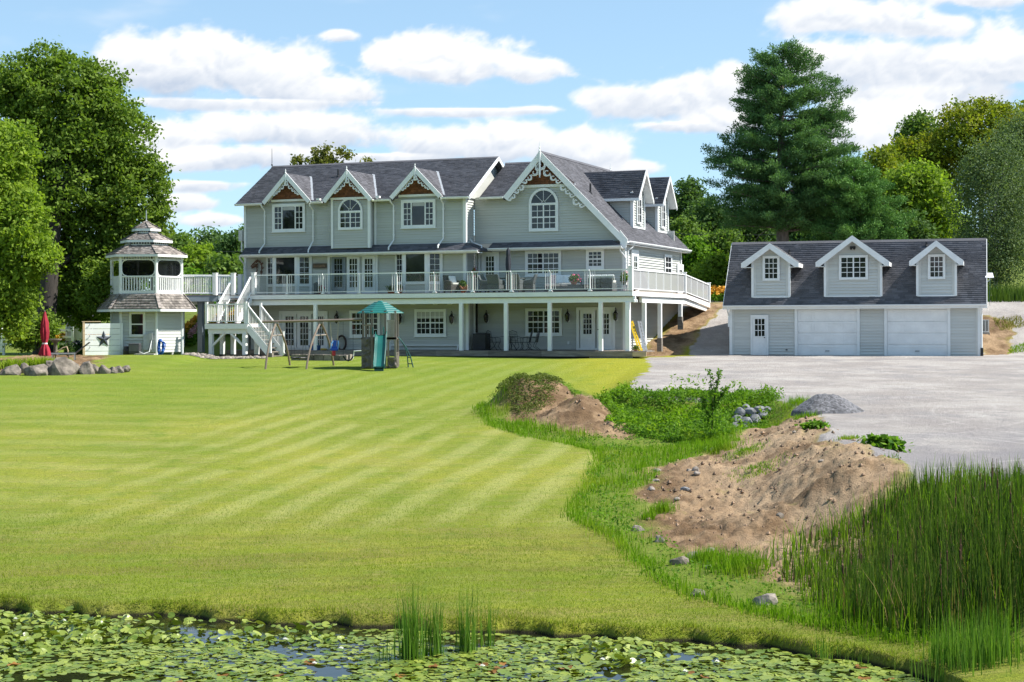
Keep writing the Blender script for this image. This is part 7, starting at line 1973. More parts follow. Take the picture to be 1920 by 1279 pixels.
# ================================================================= water lilies
def pad_mesh(seed, curl):
    g = np.random.default_rng(seed); n = 16; vs = [(0, 0, .004)]; a0 = .16
    for k in range(n + 1):
        a = a0 + (2 * math.pi - 2 * a0) * k / n; r = 1 + g.uniform(-.04, .04); z = .004 + curl * max(0, math.sin(a * g.choice([1, 1, 2]) + seed)) * .35 + g.uniform(0, .03)
        vs.append((r * math.cos(a), r * math.sin(a), z))
    mid = [(v[0] * .6, v[1] * .6, .004 + v[2] * .25) for v in vs[1:]]
    m0 = len(vs); vs += mid; fs = []
    for k in range(n):
        fs.append((0, m0 + k, m0 + k + 1)); fs.append((m0 + k, 1 + k, 2 + k, m0 + k + 1))
    me = bpy.data.meshes.new('lily_pad'); me.from_pydata(vs, [], fs); me.update()
    a_ = me.attributes.new('tone', 'FLOAT', 'FACE'); a_.data.foreach_set('value', [.5] * len(fs)); me.polygons.foreach_set('use_smooth', [True] * len(fs))
    return me
PADS = []
for s in range(6):
    me = pad_mesh(s, [0, .0, .25, .5, .9, .15][s]); me.materials.append(LILYPAD); PADS.append(me)
me = pad_mesh(9, .8); me.materials.append(PADBROWN); PADB = me
OPEN = [np.array([[*on_z(a, b_, 0)[:2]] for a, b_ in pl]) for pl in ([(180, 1160), (300, 1158), (520, 1172), (640, 1180), (720, 1186), (740, 1200), (600, 1194), (470, 1196), (380, 1204), (300, 1190)], [(790, 1196), (930, 1192), (960, 1202), (900, 1216), (800, 1214)], [(470, 1212), (560, 1205), (640, 1222), (560, 1240)], [(0, 1262), (190, 1262), (330, 1279), (0, 1290)], [(1260, 1218), (1330, 1222), (1300, 1244), (1230, 1236)], [(590, 1250), (680, 1256), (640, 1276), (560, 1270)], [(1120, 1255), (1190, 1250), (1180, 1279), (1090, 1279)])]
g = np.random.default_rng(77); cand = []
cell = {}; NT_ = 90000
TY = g.uniform(17.5, 25.8, NT_); TX = g.uniform(-.42, .42, NT_) * TY; TR = g.uniform(.032, .082, NT_) * np.where(TY < 22, 1.15, .95)
io = np.zeros(NT_, bool)
for o_ in OPEN: io |= sdist(o_, TX, TY) < -.02
kp = (TY < np.interp(TX, SHORE[:, 0], SHORE[:, 1]) - .1) & ~(io & (g.random(NT_) > .10)) & ~((fbm(TX, TY, 1.8, 2, 44) < -.8) & (g.random(NT_) > .3))
LF = (fbm(TX, TY, 1.1, 2, 48) > .6) | ((TX < -2.4) & (TY > 23.2))
for X, Y, r, lf in zip(TX[kp], TY[kp], TR[kp], LF[kp]):
    if len(cand) > 9500: break
    ci, cj = int(X / .15), int(Y / .15); ok = True
    for i in (-1, 0, 1):
        for j in (-1, 0, 1):
            for (x2, y2, r2) in cell.get((ci + i, cj + j), []):
                if (X - x2) ** 2 + ((Y - y2) * 1.0) ** 2 < (.50 * (r + r2)) ** 2: ok = False
    if not ok: continue
    cell.setdefault((ci, cj), []).append((X, Y, r)); cand.append((X, Y, r, lf))
inview = [c for c in cand if abs(c[0] / c[1]) < .31 and c[1] > 20.6]
inview.sort(key=lambda c: -c[2] / c[1]); big = set(inview[:300])
sv = []; sf = []; st = []
for (X, Y, r, lft) in cand:
    tilt = (g.normal() * (.36 if lft else .09), g.normal() * (.36 if lft else .09), g.uniform(0, 6.283)); raise_ = abs(g.normal()) * (.035 if lft else .008)
    if (X, Y, r, lft) in big:
        brown = g.random() < .06; me = PADB if brown else PADS[g.integers(0, 6)]
        o = bpy.data.objects.new('lily_pad', me); COL.objects.link(o); o.location = (X, Y, .004 + raise_); o.rotation_euler = tilt; o.scale = (r, r, r)
        q_ = CX + F * X / Y; zone = 'at the far left of the pond' if q_ < 250 else 'in the left half of the pond' if q_ < 560 else 'just left of the tallest reed clump' if q_ < 760 else 'around the reed clumps' if q_ < 930 else 'in the right half of the pond' if q_ < 1250 else 'near the right shore'
        row = 'nearest the viewer' if Y < 21.6 else 'midway to the bank' if Y < 22.9 else 'close under the grassy bank'
        tag(o, ('withered brown' if brown else 'tilted green' if lft else 'flat green') + ' lily pad ' + zone + ', ' + row, 'lily pad', 'lily pads on the pond')
    else:
        me = PADB if g.random() < .06 else PADS[g.integers(0, 6)]
        M = Matrix.Translation((X, Y, .004 + raise_)) @ Matrix.Rotation(tilt[2], 4, 'Z') @ Matrix.Rotation(tilt[0], 4, 'X') @ Matrix.Rotation(tilt[1], 4, 'Y') @ Matrix.Scale(r, 4)
        b0 = len(sv); sv += [tuple(M @ v.co) for v in me.vertices]; tv = g.random()
        for f in me.polygons:
            vi = [b0 + q for q in f.vertices]; sf.append(vi if len(vi) == 4 else vi + [vi[2]]); st.append(tv)
me = bpy.data.meshes.new('small_lily_pads'); me.from_pydata(sv, [], [f if f[2] != f[3] else f[:3] for f in sf]); me.update()
a_ = me.attributes.new('tone', 'FLOAT', 'FACE'); a_.data.foreach_set('value', st); me.materials.append(PADSTUFF); me.polygons.foreach_set('use_smooth', [True] * len(me.polygons))
o = bpy.data.objects.new('small_lily_pads', me); COL.objects.link(o); tag(o, 'crowd of smaller overlapping lily pads covering the pond', 'lily pads', kind='stuff')
for i, (px, py, lab) in enumerate([(590, 1243, 'white water lily flower low right of the open water'), (535, 1198, 'white water lily bloom above the middle pads'), (640, 1215, 'white water lily left of the tall reeds'), (120, 1163, 'white water lily bloom near the far left shore'), (45, 1200, 'white water lily among upright pads at far left'), (905, 1248, 'white water lily below the thin reeds'), (1130, 1236, 'white water lily at the right half of the pond'), (1345, 1240, 'white water lily near the right shore'), (1285, 1258, 'white water lily at the lower right'), (30, 1160, 'white water lily bud by the left shore')]):
    p = on_z(px, py, .06); b = MB()
    for ring, (nn, rr_, tz) in enumerate(((8, .075, .02), (8, .055, .045), (5, .03, .06))):
        for k in range(nn):
            a = 2 * math.pi * k / nn + ring * .4; c = Vector((math.cos(a), math.sin(a), 0)); s_ = Vector((-c.y, c.x, 0))
            b.add([c * .008, c * rr_ * .6 + s_ * .016 + Vector((0, 0, tz * .5)), c * rr_ + Vector((0, 0, tz)), c * rr_ * .6 - s_ * .016 + Vector((0, 0, tz * .5))], [(0, 1, 2, 3)])
    o = b.build('water_lily', LILYW); o.location = (p.x, p.y, .05); o.scale = (.55,) * 3; tag(o, lab, 'water lily', 'white water lily flowers')

# ================================================================= things in the garden and on the decks
def place(name, p, label, cat, rz=0.0, group=None): return empty(name, p, label, cat, rz, group)
def boulder(name, p, rx, ry, rz_, m, label, seed, group=None, sharp=.5, cat='boulder', sub=2):
    import bmesh
    bm = bmesh.new(); bmesh.ops.create_icosphere(bm, subdivisions=sub, radius=1.0); g = np.random.default_rng(seed)
    pl = [(Vector(unit(1, g)[0]), g.uniform(.55, .85)) for _ in range(9)]
    for v in bm.verts:
        c = v.co.copy()
        for n_, d_ in pl:
            t = c.dot(n_)
            if t > d_: c -= n_ * (t - d_) * .9
        c *= 1 + sharp * .35 * noise.noise(c * 1.7 + Vector((seed * 3.1, 0, 0))) + .05 * noise.noise(c * 6 + Vector((0, seed, 0)))
        v.co = Vector((c.x * rx, c.y * ry, max(c.z, -.45) * rz_))
    me = bpy.data.meshes.new(name); bm.to_mesh(me); bm.free(); a = me.attributes.new('tone', 'FLOAT', 'FACE'); a.data.foreach_set('value', g.uniform(.2, .8, len(me.polygons))); me.materials.append(m)
    o = bpy.data.objects.new(name, me); COL.objects.link(o); o.location = p; o.rotation_euler = (0, 0, g.uniform(-.4, .4)); tag(o, label, cat, group)
    return o
def gpx(px, D): 
    p = at(px, 640, D); return Vector((p.x, p.y, zg(p.x, p.y)))
BW = [(21, 70.2, 22, 14, 'large rounded grey boulder, leftmost in the row'), (69, 70.0, 24, 15, 'pointed grey boulder with a pale chipped face'), (119, 70.4, 28, 17, 'largest flat topped boulder in the middle of the row'), (161, 70.6, 15, 13, 'dark rounded boulder right of the largest one'),
      (181, 70.8, 11, 8, 'low tilted slab left of the small pale stones'), (196, 70.8, 11, 8, 'pale angular stone in front of the star panel'), (212, 70.9, 8, 6, 'small pale stone near the right end of the row'), (223, 71.1, 9, 6, 'flat brownish stone by the privacy panel corner'), (236, 71.3, 8, 5, 'last small stone at the right end of the row'),
      (-22, 70.2, 22, 14, 'boulder cut by the left frame edge'), (45, 70.9, 10, 9, 'small stone wedged behind the two left boulders'), (93, 71.0, 12, 11, 'stone peeking between the pointed and the largest boulder'), (132, 71.2, 16, 11, 'pale stone lying behind the largest boulder'), (172, 71.3, 8, 7, 'small stone behind the tilted slab')]
for i, (px, D, w_, h_, lab) in enumerate(BW):
    s = D / F; D -= .5; p = gpx(px, D); p.z = zg(p.x, 69.3) + h_ * s * .25 + (D - 69.7) * .16; boulder('boulder', p, w_ * s * 1.12, w_ * s * .8, h_ * s * 1.75, ROCK, 'weathered ' + lab if len(lab.split()) < 15 else lab, 200 + i, 'boulders edging the raised bed', sub=3)
b = MB(); g = np.random.default_rng(5)
for i in range(420):
    px = g.uniform(345, 500); D = g.uniform(82.0, 85.5); p = gpx(px, D); r = g.uniform(.05, .16); c = Vector((p.x, p.y, p.z + r * .2))
    ring = [c + Vector((math.cos(a) * r * g.uniform(.8, 1.2), math.sin(a) * r * g.uniform(.8, 1.2), 0)) for a in np.linspace(0, 6.28, 7)[:-1]]; top = [q.lerp(c, .45) + Vector((0, 0, r * .5)) for q in ring]
    b.add(ring + top, [tuple(range(6, 12))] + [(k, (k + 1) % 6, 6 + (k + 1) % 6, 6 + k) for k in range(6)], g.random())
tag(b.build('river_stones', ROCK_P, kind='stuff'), 'bed of pale river stones under the walkway and stairs', 'stones')
for i, (px, py, w_, h_, m, lab) in enumerate([(1196, 988, 14, 9, ROCK_P, 'half buried pale stone at the mown edge'), (1236, 1012, 13, 10, ROCK_P, 'pale stone right of the one at the mown edge'), (1272, 1050, 20, 12, ROCK, 'dark stone in the tall grass with weeds on it'), (1300, 1034, 22, 12, ROCK, 'grassy grey stone behind the dark one'), (1437, 1124, 28, 15, ROCK_P, 'large smooth pinkish boulder in front of the cattails'), (1334, 1026, 12, 5, ROCK_P, 'flat pale slab between grass tufts'), (1330, 1062, 9, 6, ROCK_P, 'small pale stone below the flat slab'), (1308, 1110, 16, 12, ROCK, 'brown clod of earth on the mown edge'),
        (1232, 878, 9, 5, ROCK_P, 'upper left small stone on the dark earth'), (1230, 900, 9, 5, ROCK_P, 'pale stone below the upper left one on the earth'), (1292, 878, 6, 4, ROCK_P, 'white stone of a close pair on the dark earth'), (1304, 882, 7, 7, ROCK_P, 'taller brown stone of the close pair on the earth'), (1307, 890, 8, 5, ROCK_P, 'low stone just under the close pair'), (1221, 918, 8, 6, ROCK_P, 'whitish stone beside the lone grass clump'), (1285, 922, 10, 5, ROCK_B, 'grey pointed stone right of the lone grass clump'), (1270, 938, 8, 4, ROCK_P, 'flat stone below the lone grass clump'), (1490, 812, 6, 3, ROCK_P, 'small white stone on the sand beside the yard'), (1335, 845, 7, 5, ROCK_P, 'small pale stone under the bright grass clump'), (1540, 860, 8, 4, ROCK_P, 'brown stone at the top of the sandy slope'), (1462, 968, 9, 7, ROCK, 'brown clod stone on the sandy slope'), (1372, 1062, 8, 5, ROCK_P, 'small stone at the foot of the earth bank')]):
    p = ground_px(px, py + h_ * .6); s = p.y / F; p.z += h_ * s * .25; boulder('stone', p, w_ * s, w_ * s * .75, h_ * s * 1.1, m, lab, 300 + i, 'loose stones round the earth bank', cat='stone')
g = np.random.default_rng(9); c0 = ground_px(1405, 800); s = c0.y / F
QS = [(1382, 788, 13, 9), (1398, 792, 14, 10), (1416, 788, 13, 10), (1432, 778, 12, 9), (1388, 774, 14, 9), (1406, 772, 13, 8), (1424, 768, 12, 8), (1440, 768, 8, 6), (1398, 764, 9, 6), (1378, 800, 9, 7), (1396, 803, 10, 7), (1412, 802, 9, 6)]
QL = ['lower left front stone of the quarry heap', 'broad front centre stone of the quarry heap', 'front right stone of the quarry heap', 'right side stone of the quarry heap', 'upper left grey stone of the quarry heap', 'top middle stone of the quarry heap', 'top right stone of the quarry heap', 'small far right stone of the quarry heap', 'topmost small stone of the quarry heap', 'low left toe stone of the quarry heap', 'low middle toe stone of the quarry heap', 'low right toe stone of the quarry heap']
for i, (px, py, w_, h_) in enumerate(QS):
    p = at(px, py, c0.y + (800 - py) * .022); boulder('quarry_stone', p, w_ * s, w_ * s * .9, h_ * s * 1.25, ROCK_B, QL[i], 400 + i, 'quarry stones heaped at the yard edge', sharp=.4, cat='stone')
p = ground_px(1547, 772); s = p.y / F; n_r, n_a = 26, 72; V = []; Fc = []
for i in range(n_r + 1):
    t = i / n_r
    for k in range(n_a):
        a = 2 * math.pi * k / n_a; rr = t * (64 * s) * (1 + .08 * math.sin(2 * a + 1) + .05 * math.sin(5 * a)); h = 45 * s * (max(0, 1 - t) ** .92) * (1 - .25 * math.exp(-(t * 5) ** 2))
        x, y = rr * math.cos(a) * (1.12 if math.cos(a) > 0 else .92), rr * math.sin(a) * .9
        h += (.025 * noise.noise(Vector((x, y, 0)) * 9) + .014 * noise.noise(Vector((x, y, 3)) * 34)) * (1 if t < .98 else 0)
        V.append((x, y, h - .02 - .1 * (t > .99)))
for i in range(n_r):
    for k in range(n_a): k2 = (k + 1) % n_a; Fc += [i * n_a + k, i * n_a + k2, (i + 1) * n_a + k2, (i + 1) * n_a + k]
o = np_mesh('gravel_pile', np.array(V), Fc, 4, GRAVEL_PILE, vr.random(len(Fc) // 4)); o.location = p; tag(o, 'cone shaped heap of crushed grey gravel on the yard', 'gravel pile')

pl = at(157, 668, 83.6); pr = at(227, 668, 84.4); zb_ = CAMZ + ray(190, 669).z * 84; zt_ = CAMZ + ray(190, 606).z * 84
PS = place('privacy_screen', (pl.x, pl.y, zb_), 'white plank privacy screen with a dark metal star beside the gazebo hut', 'privacy screen', math.atan2(pr.y - pl.y, pr.x - pl.x)); W = (pr - pl).length; Hh = zt_ - zb_
n = 6
for i in range(n):
    b = MB(); b.box(.06, W - .02, -.03, 0, Hh * i / n + .009, Hh * (i + 1) / n - .010, random.random()); b.build('plank', WHITE, PS)
b = MB(); b.box(-.05, .055, -.05, .06, -.2, Hh + .06); b.build('post', PALEWOOD, PS)
b = MB(); b.box(W, W + .08, -.05, .06, -.2, Hh); b.build('post', TRIM, PS)
b = MB(); b.box(-.08, W * .45, -.06, .08, Hh + .061, Hh + .1); b.build('cap_board', PALEWOOD, PS)
for z_ in (.42, 1.0, 1.58): b = MB(); b.tube([(.25, -.035, z_), (.3, -.07, z_ + .04), (.27, -.1, z_ + .1)], .012, 5); b.build('hook', BRONZE_TRIM, PS)
sx, sz, sr = W * .53, Hh * .52, .40; st = place('metal_star', PS.matrix_basis @ Vector((sx, -.045, sz)), 'dark blue grey five pointed metal barn star on the white screen', 'star decoration', PS.rotation_euler.z)
b = MB(); pts = []
for k in range(10): a = math.pi / 2 + k * math.pi / 5; r_ = sr if k % 2 == 0 else sr * .4; pts.append((r_ * math.cos(a), 0, r_ * math.sin(a) * 1.12))
b.add([(0, -.07, 0)] + pts, [(0, 1 + k, 1 + (k + 1) % 10) for k in range(10)]); b.build('star_face', mat('dark_star_metal', (.045, .055, .075), .5, .1, metal=.3), st)
p = gpx(84, 76.5); RU = place('garden_umbrella', p, 'closed red garden umbrella tied round its pole by the maple trunk', 'umbrella'); s = 76.5 / F
b = MB(); b.lathe((0, 0, 0), [(.025, 0), (.025, 2.35), (.01, 2.4)], 8); b.build('pole', GREYWOOD, RU)
V = []; prof = [(.27, .28), (.24, .45), (.19, .62), (.125, .80), (.11, .86), (.17, 1.1), (.20, 1.4), (.17, 1.8), (.10, 2.12), (.04, 2.3)]; b = MB(); n = 28; vs = []
for (r_, z_) in prof:
    for k in range(n): a = 2 * math.pi * k / n; q = r_ * (1 + (.30 if r_ > .14 else .08) * math.sin(8 * a + z_ * 2)); vs.append((q * math.cos(a) * .9, q * math.sin(a), z_ + .03 * math.sin(8 * a)))
b.add(vs, [(i * n + k, i * n + (k + 1) % n, (i + 1) * n + (k + 1) % n, (i + 1) * n + k) for i in range(len(prof) - 1) for k in range(n)]); b.build('canopy', REDCANVAS, RU, smooth=True)
b = MB(); b.lathe((0, 0, 0), [(.12, .80), (.125, .84), (.12, .87)], 16); b.build('tie', CUSHION_W, RU)
u, _ = HV(953, 520, 1.0); p = HF.w(u, 1.0, ZD); DU = place('patio_umbrella', p, 'closed charcoal patio umbrella standing between the wicker chairs on the deck', 'umbrella', HF.ang)
b = MB(); b.lathe((0, 0, 0), [(.025, 0), (.025, 2.25)], 8); b.lathe((0, 0, 0), [(.25, 0), (.25, .05), (.05, .09)], 14); b.build('pole', DKGREY, DU)
b = MB(); vs = []; prof = [(.10, .78), (.115, .95), (.10, 1.08), (.105, 1.15), (.125, 1.4), (.115, 1.7), (.09, 1.85), (.10, 1.9), (.085, 2.15), (.03, 2.26)]
for (r_, z_) in prof:
    for k in range(n): a = 2 * math.pi * k / n; q = r_ * (1 + .22 * math.sin(6 * a + z_)); vs.append((q * math.cos(a), q * math.sin(a), z_))
b.add(vs, [(i * n + k, i * n + (k + 1) % n, (i + 1) * n + (k + 1) % n, (i + 1) * n + k) for i in range(len(prof) - 1) for k in range(n)]); b.build('canopy', CHARCOAL, DU, smooth=True)

# --- deck furniture
def dk(px, v, z=None): u, _ = HV(px, 535, v); return HF.w(u, v, ZD if z is None else z)
def wicker_chair(p, rz, label, m=WICKER, cush=None, w=.66, name='wicker_armchair', tall=.92):
    t = place(name, p, label, 'armchair', rz, 'wicker seating on the deck'); hw = w / 2
    b = MB(); b.box(-hw, hw, -.32, .3, .08, .40); b.build('seat_base', m, t, bevel=.03)
    b = MB(); b.prism([(-hw, .22, .3), (-hw, .44, tall), (-hw, .36, tall), (-hw, .12, .3)], (w, 0, 0)); b.build('backrest', m, t, bevel=.04)
    for s in (-1, 1):
        b = MB(); b.prism([(s * hw, -.32, .4), (s * hw, -.30, .60), (s * hw, .2, .66), (s * hw, .34, .86), (s * hw, .3, .4)], (-s * .1, 0, 0)); b.build('armrest', m, t, bevel=.03)
        for v in (-.28, .26): b = MB(); b.box(s * (hw - .06), s * (hw - .01), v - .025, v + .025, 0, .1); b.build('leg', m, t)
    if cush:
        b = MB(); b.box(-hw + .11, hw - .11, -.33, .14, .401, .52); b.build('seat_cushion', cush, t, bevel=.04)
        b = MB(); b.prism([(-.2, .08, .52), (-.2, .2, .88), (-.2, .1, .9), (-.2, -.03, .54)], (.42, 0, 0)); b.build('pillow', CUSHION_W, t, bevel=.04)
    return t
wicker_chair(dk(850, 1.0), HF.ang + R(60), 'brown wicker armchair with white cushions under the second bay window', WICKER, CUSHION, .8)
wicker_chair(dk(930, .8), HF.ang + R(170), 'dark wicker dining chair with its back to the railing, left of the umbrella', WICKER_G, None, .72)
wicker_chair(dk(966, .8), HF.ang + R(178), 'dark wicker dining chair with its back to the railing, right of the umbrella', WICKER_G, None, .74)
wicker_chair(dk(991, 1.3), HF.ang - R(80), 'dark wicker chair in side view at the right end of the deck table', WICKER_G, None, .6)
wicker_chair(dk(913, 1.4), HF.ang + R(80), 'dark wicker chair at the left end of the deck table by the door', WICKER_G, None, .6)
t = place('dining_table', dk(955, 1.45), 'dark square dining table in the middle of the wicker chairs on the deck', 'table', HF.ang)
b = MB(); b.box(-.75, .75, -.4, .4, .70, .74); b.build('tabletop', WICKER_G, t)
for x_ in (-.68, .68):
    for y_ in (-.34, .34): b = MB(); b.box(x_ - .04, x_ + .04, y_ - .04, y_ + .04, 0, .70); b.build('leg', WICKER_G, t)
t = place('outdoor_sofa', dk(1060, 2.35), 'low grey wicker sofa with cream cushions below the wide double window', 'sofa', HF.ang)
b = MB(); b.box(-1.0, .75, -.4, .4, .06, .30); b.build('base', WICKER_G, t, bevel=.02)
for k in range(2): b = MB(); b.box(-.98 + k * .87, -.13 + k * .87, -.4, .25, .302, .46); b.build('seat_cushion', CUSHION, t, bevel=.04)
b = MB(); b.box(-1.0, .75, .27, .4, .302, .62); b.build('backrest', WICKER_G, t)
for i, (x_, m, lab) in enumerate([(-.72, CUSHION_P, 'pink patterned scatter cushion on the outdoor sofa'), (-.32, CUSHION_W, 'white scatter cushion left on the outdoor sofa'), (.12, CUSHION_W, 'white scatter cushion nearest the flower pot')]):
    c = place('cushion', t.matrix_basis @ Vector((x_, .05, .47)), lab, 'cushion', HF.ang + .1 * i); b = MB(); b.prism([(-.22, 0, 0), (.22, 0, 0), (.24, .12, .42), (-.24, .12, .42)], (0, .13, .02)); b.build('cover', m, c, bevel=.05)
t = place('coffee_table', dk(1085, 1.3), 'low dark wicker coffee table carrying a potted red geranium', 'table', HF.ang); b = MB(); b.box(-.5, .5, -.3, .3, .0, .33); b.build('table_body', WICKER_G, t, bevel=.02); b = MB(); b.box(-.52, .52, -.32, .32, .331, .36); b.build('tabletop', WICKER_G, t)
def pot_plant(p, r, h, pr, ph, leafm, petal, label, seed, potm=TERRACOTTA, n=420, name='potted_plant', spiky=False):
    t = place(name, p, label, 'potted plant'); g = np.random.default_rng(seed)
    if ph: b = MB(); b.lathe((0, 0, 0), [(pr * .7, 0), (pr, ph), (pr * 1.08, ph), (pr * 1.08, ph + .03), (pr * .9, ph + .03)], 14); b.build('pot', potm, t)
    if spiky: tuft_blades(np.column_stack([g.normal(size=(90, 2)) * pr * .3, np.full(90, ph)]), h * .8, h * 1.3, .035, leafm, 'leaves', 1.3, 3, kind='thing', arch=.3, seed=seed, parent=t)['kind'] = 'stuff'
    else:
        d = unit(n, g); d[:, 2] = np.abs(d[:, 2]) * 1.1 - .15; P = d * np.array([r, r, h]) * g.uniform(.4, 1, n)[:, None] + np.array([0, 0, ph + h * .25]); V = leaf_quads(P, .05, asp=.6); q = np_mesh('leaves', V, np.arange(len(V)), 4, leafm, g.random(n), parent=t)
    if petal: d = unit(90, g); P = d * np.array([r, r, h]) * .95 + np.array([r * .25, 0, ph + h * .35]); P = P[P[:, 2] > ph]; V = leaf_quads(P, .035, asp=.8); np_mesh('petals', V, np.arange(len(V)), 4, petal, g.random(len(P)), parent=t)
    return t
pot_plant(dk(1076, 1.3, ZD + .36), .30, .34, .17, .12, POTLEAF, PINK, 'potted red and pink geranium on the low wicker table', 1)
t = place('loveseat', dk(1130, 1.1), 'boxy slate wicker loveseat seen from behind with white cushions on top', 'sofa', HF.ang + R(180))
for k in range(2): b = MB(); b.box(-.62 + k * .63, -.01 + k * .63, -.38, .38, .0, .40); b.build('seat_module', WICKER_G, t, bevel=.02); b = MB(); b.box(-.62 + k * .63, -.01 + k * .63, .30, .42, .41, .66); b.build('backrest', WICKER_G, t, bevel=.02); b = MB(); b.box(-.60 + k * .63, -.03 + k * .63, -.36, .28, .41, .55); b.build('seat_cushion', CUSHION, t, bevel=.04)
for k in range(4): b = MB(); b.prism([(-.7 + .34 * k, .1, .56), (-.7 + .34 * k, .3, .84), (-.7 + .34 * k, .38, .78), (-.7 + .34 * k, .2, .52)], (.36, 0, 0)); b.build('back_cushion', CUSHION_W, t, bevel=.05)
pot_plant(dk(1170, .7, ZD + .3), .22, .42, .13, .15, WEED, PALEPINK, 'leafy planter with pale pink flowers by the right deck corner', 2, GREYWOOD)
b = MB(); q = dk(1170, .7)
for x_ in (-.13, .13):
    for y_ in (-.13, .13): b.box(x_ - .02, x_ + .02, y_ - .02, y_ + .02, 0, .27)
b.box(-.16, .16, -.16, .16, .27, .30); o = b.build('plant_stand', WHITE); o.location = q; tag(o, 'small white plant stand at the right deck corner', 'plant stand')
pot_plant(HF.w(-.35, 1.4, ZD), .22, .18, .12, .05, POTLEAF, PINK, 'bright pink flowers low on the side deck behind the corner post', 3)
pot_plant(dk(733, .9), .3, .42, .2, .12, POTLEAF, None, 'spiky green plant in a terracotta bowl below the second bay window', 4, spiky=True)
pot_plant(dk(750, 1.2), .16, .22, .12, .25, POTLEAF, None, 'small brown potted plant at the left post of the second bay', 5, n=160)
pot_plant(dk(602, 1.0), .16, .14, .16, .3, POTLEAF, PINK, 'dark red pot with small plant left of the triple door', 6, mat('dark_red_pot', (.16, .03, .03), .5), n=200)
b = MB(); b.lathe((0, 0, 0), [(.14, 0), (.14, .55), (.16, .58), (.1, .62), (.03, .66)], 14); o = b.build('garden_urn', mat('slate_pot', (.09, .11, .13), .5)); o.location = dk(593, 1.2); tag(o, 'tall slate grey urn left of the triple deck door', 'urn')
pot_plant(dk(868, 1.0), .22, .30, .14, .3, POTLEAF, None, 'round olive topiary plant right of the brown wicker chair', 7)
pot_plant(dk(889, 1.6), .2, .5, .14, .7, MOUNDWEED, PINK, 'tall dark flowering plant in front of the recessed corner of the deck', 8, DKGREY)
t = place('rooster_figure', dk(871, .7), 'brown rooster garden figure standing by the topiary plant', 'figurine', HF.ang)
b = MB(); b.tube([(-.2, 0, .30), (-.12, 0, .16), (0, 0, .14), (.1, 0, .2), (.14, 0, .34), (.16, 0, .38)], [.02, .08, .12, .10, .05, .035], 8); b.tube([(-.12, 0, .2), (-.26, 0, .34), (-.3, 0, .26)], [.06, .05, .01], 6); b.build('body', mat('rust_brown_glaze', (.22, .08, .03), .5), t, smooth=True)
b = MB(); b.box(.13, .19, -.01, .01, .38, .43); b.build('comb', RED, t)
for y_ in (-.04, .04): b = MB(); b.tube([(0, y_, 0), (0, y_, .1)], .012, 5); b.build('leg', BRONZE_TRIM, t)
u, z = HV(483, 503, VL - .06); t = place('horse_head_wreath', HF.w(u, VL - .1, z), 'brown twig horse head wreath hanging on the wall left of the first bay', 'wall ornament', HF.ang)
b = MB(); g = np.random.default_rng(3)
out = [(-.38, .08), (-.28, .22), (-.12, .36), (-.02, .42), (.12, .36), (.26, .22), (.30, .0), (.22, -.22), (.28, -.42)]; inn = [(-.34, .0), (-.2, .05), (-.08, .08), (.0, -.1), (-.1, -.28), (-.18, -.42)]
for L_, r_ in ((out, .045), (inn, .04)):
    for q in range(5): b.tube([(x_ + g.uniform(-.03, .03), g.uniform(-.03, .02), z_ + g.uniform(-.03, .03)) for x_, z_ in L_], r_ * .4, 5)
for q in range(46): x_, z_ = out[g.integers(2, 8)]; a = g.uniform(-.6, 1.2); b.tube([(x_ * .7, 0, z_ * .8), (x_ + .14 * math.cos(a), -.02, z_ + .12 * math.sin(a))], .009, 4)
for q in range(16): b.tube([(-.36, 0, .05 + g.uniform(-.04, .04)), (-.15, -.02, .15 + g.uniform(-.08, .1)), (.05, 0, .2 + g.uniform(-.2, .1))], .011, 4)
b.build('twigs', WREATH, t, kind='stuff')
u0, z0 = HV(587, 503, VL - .06); u1, z1 = HV(612.5, 494, VL - .06); t = place('name_board', HF.w((u0 + u1) / 2, VL - .08, (z0 + z1) / 2), 'dark wooden name board with tan letters left of the triple door', 'sign', HF.ang)
W = u1 - u0; Hh = z1 - z0; b = MB(); b.box(-W / 2, W / 2, 0, .03, -Hh / 2, Hh / 2); b.build('board', SIGNWOOD, t)
b = MB(); 
for a in (-1, 1): b.box(-W / 2, W / 2, -.015, 0, a * Hh / 2 - .012, a * Hh / 2 + .012)
b.build('board_edge', GREYWOOD, t)
b = MB(); g = np.random.default_rng(12); xx = -W * .42
for hgt in (.6, .34, .34, .5, .34, .34, .34, .5, .3):
    b.box(xx, xx + W * .018, -.012, 0, -Hh * .25, -Hh * .25 + Hh * hgt); b.tube([(xx + W * .045 + W * .022 * math.cos(a), -.006, -Hh * .10 + Hh * .13 * math.sin(a)) for a in np.linspace(g.uniform(0, 2), g.uniform(4, 6.2), 8)], .008, 4); xx += W * .095
b.build('worn_lettering', SIGNLETTER, t, kind='stuff')

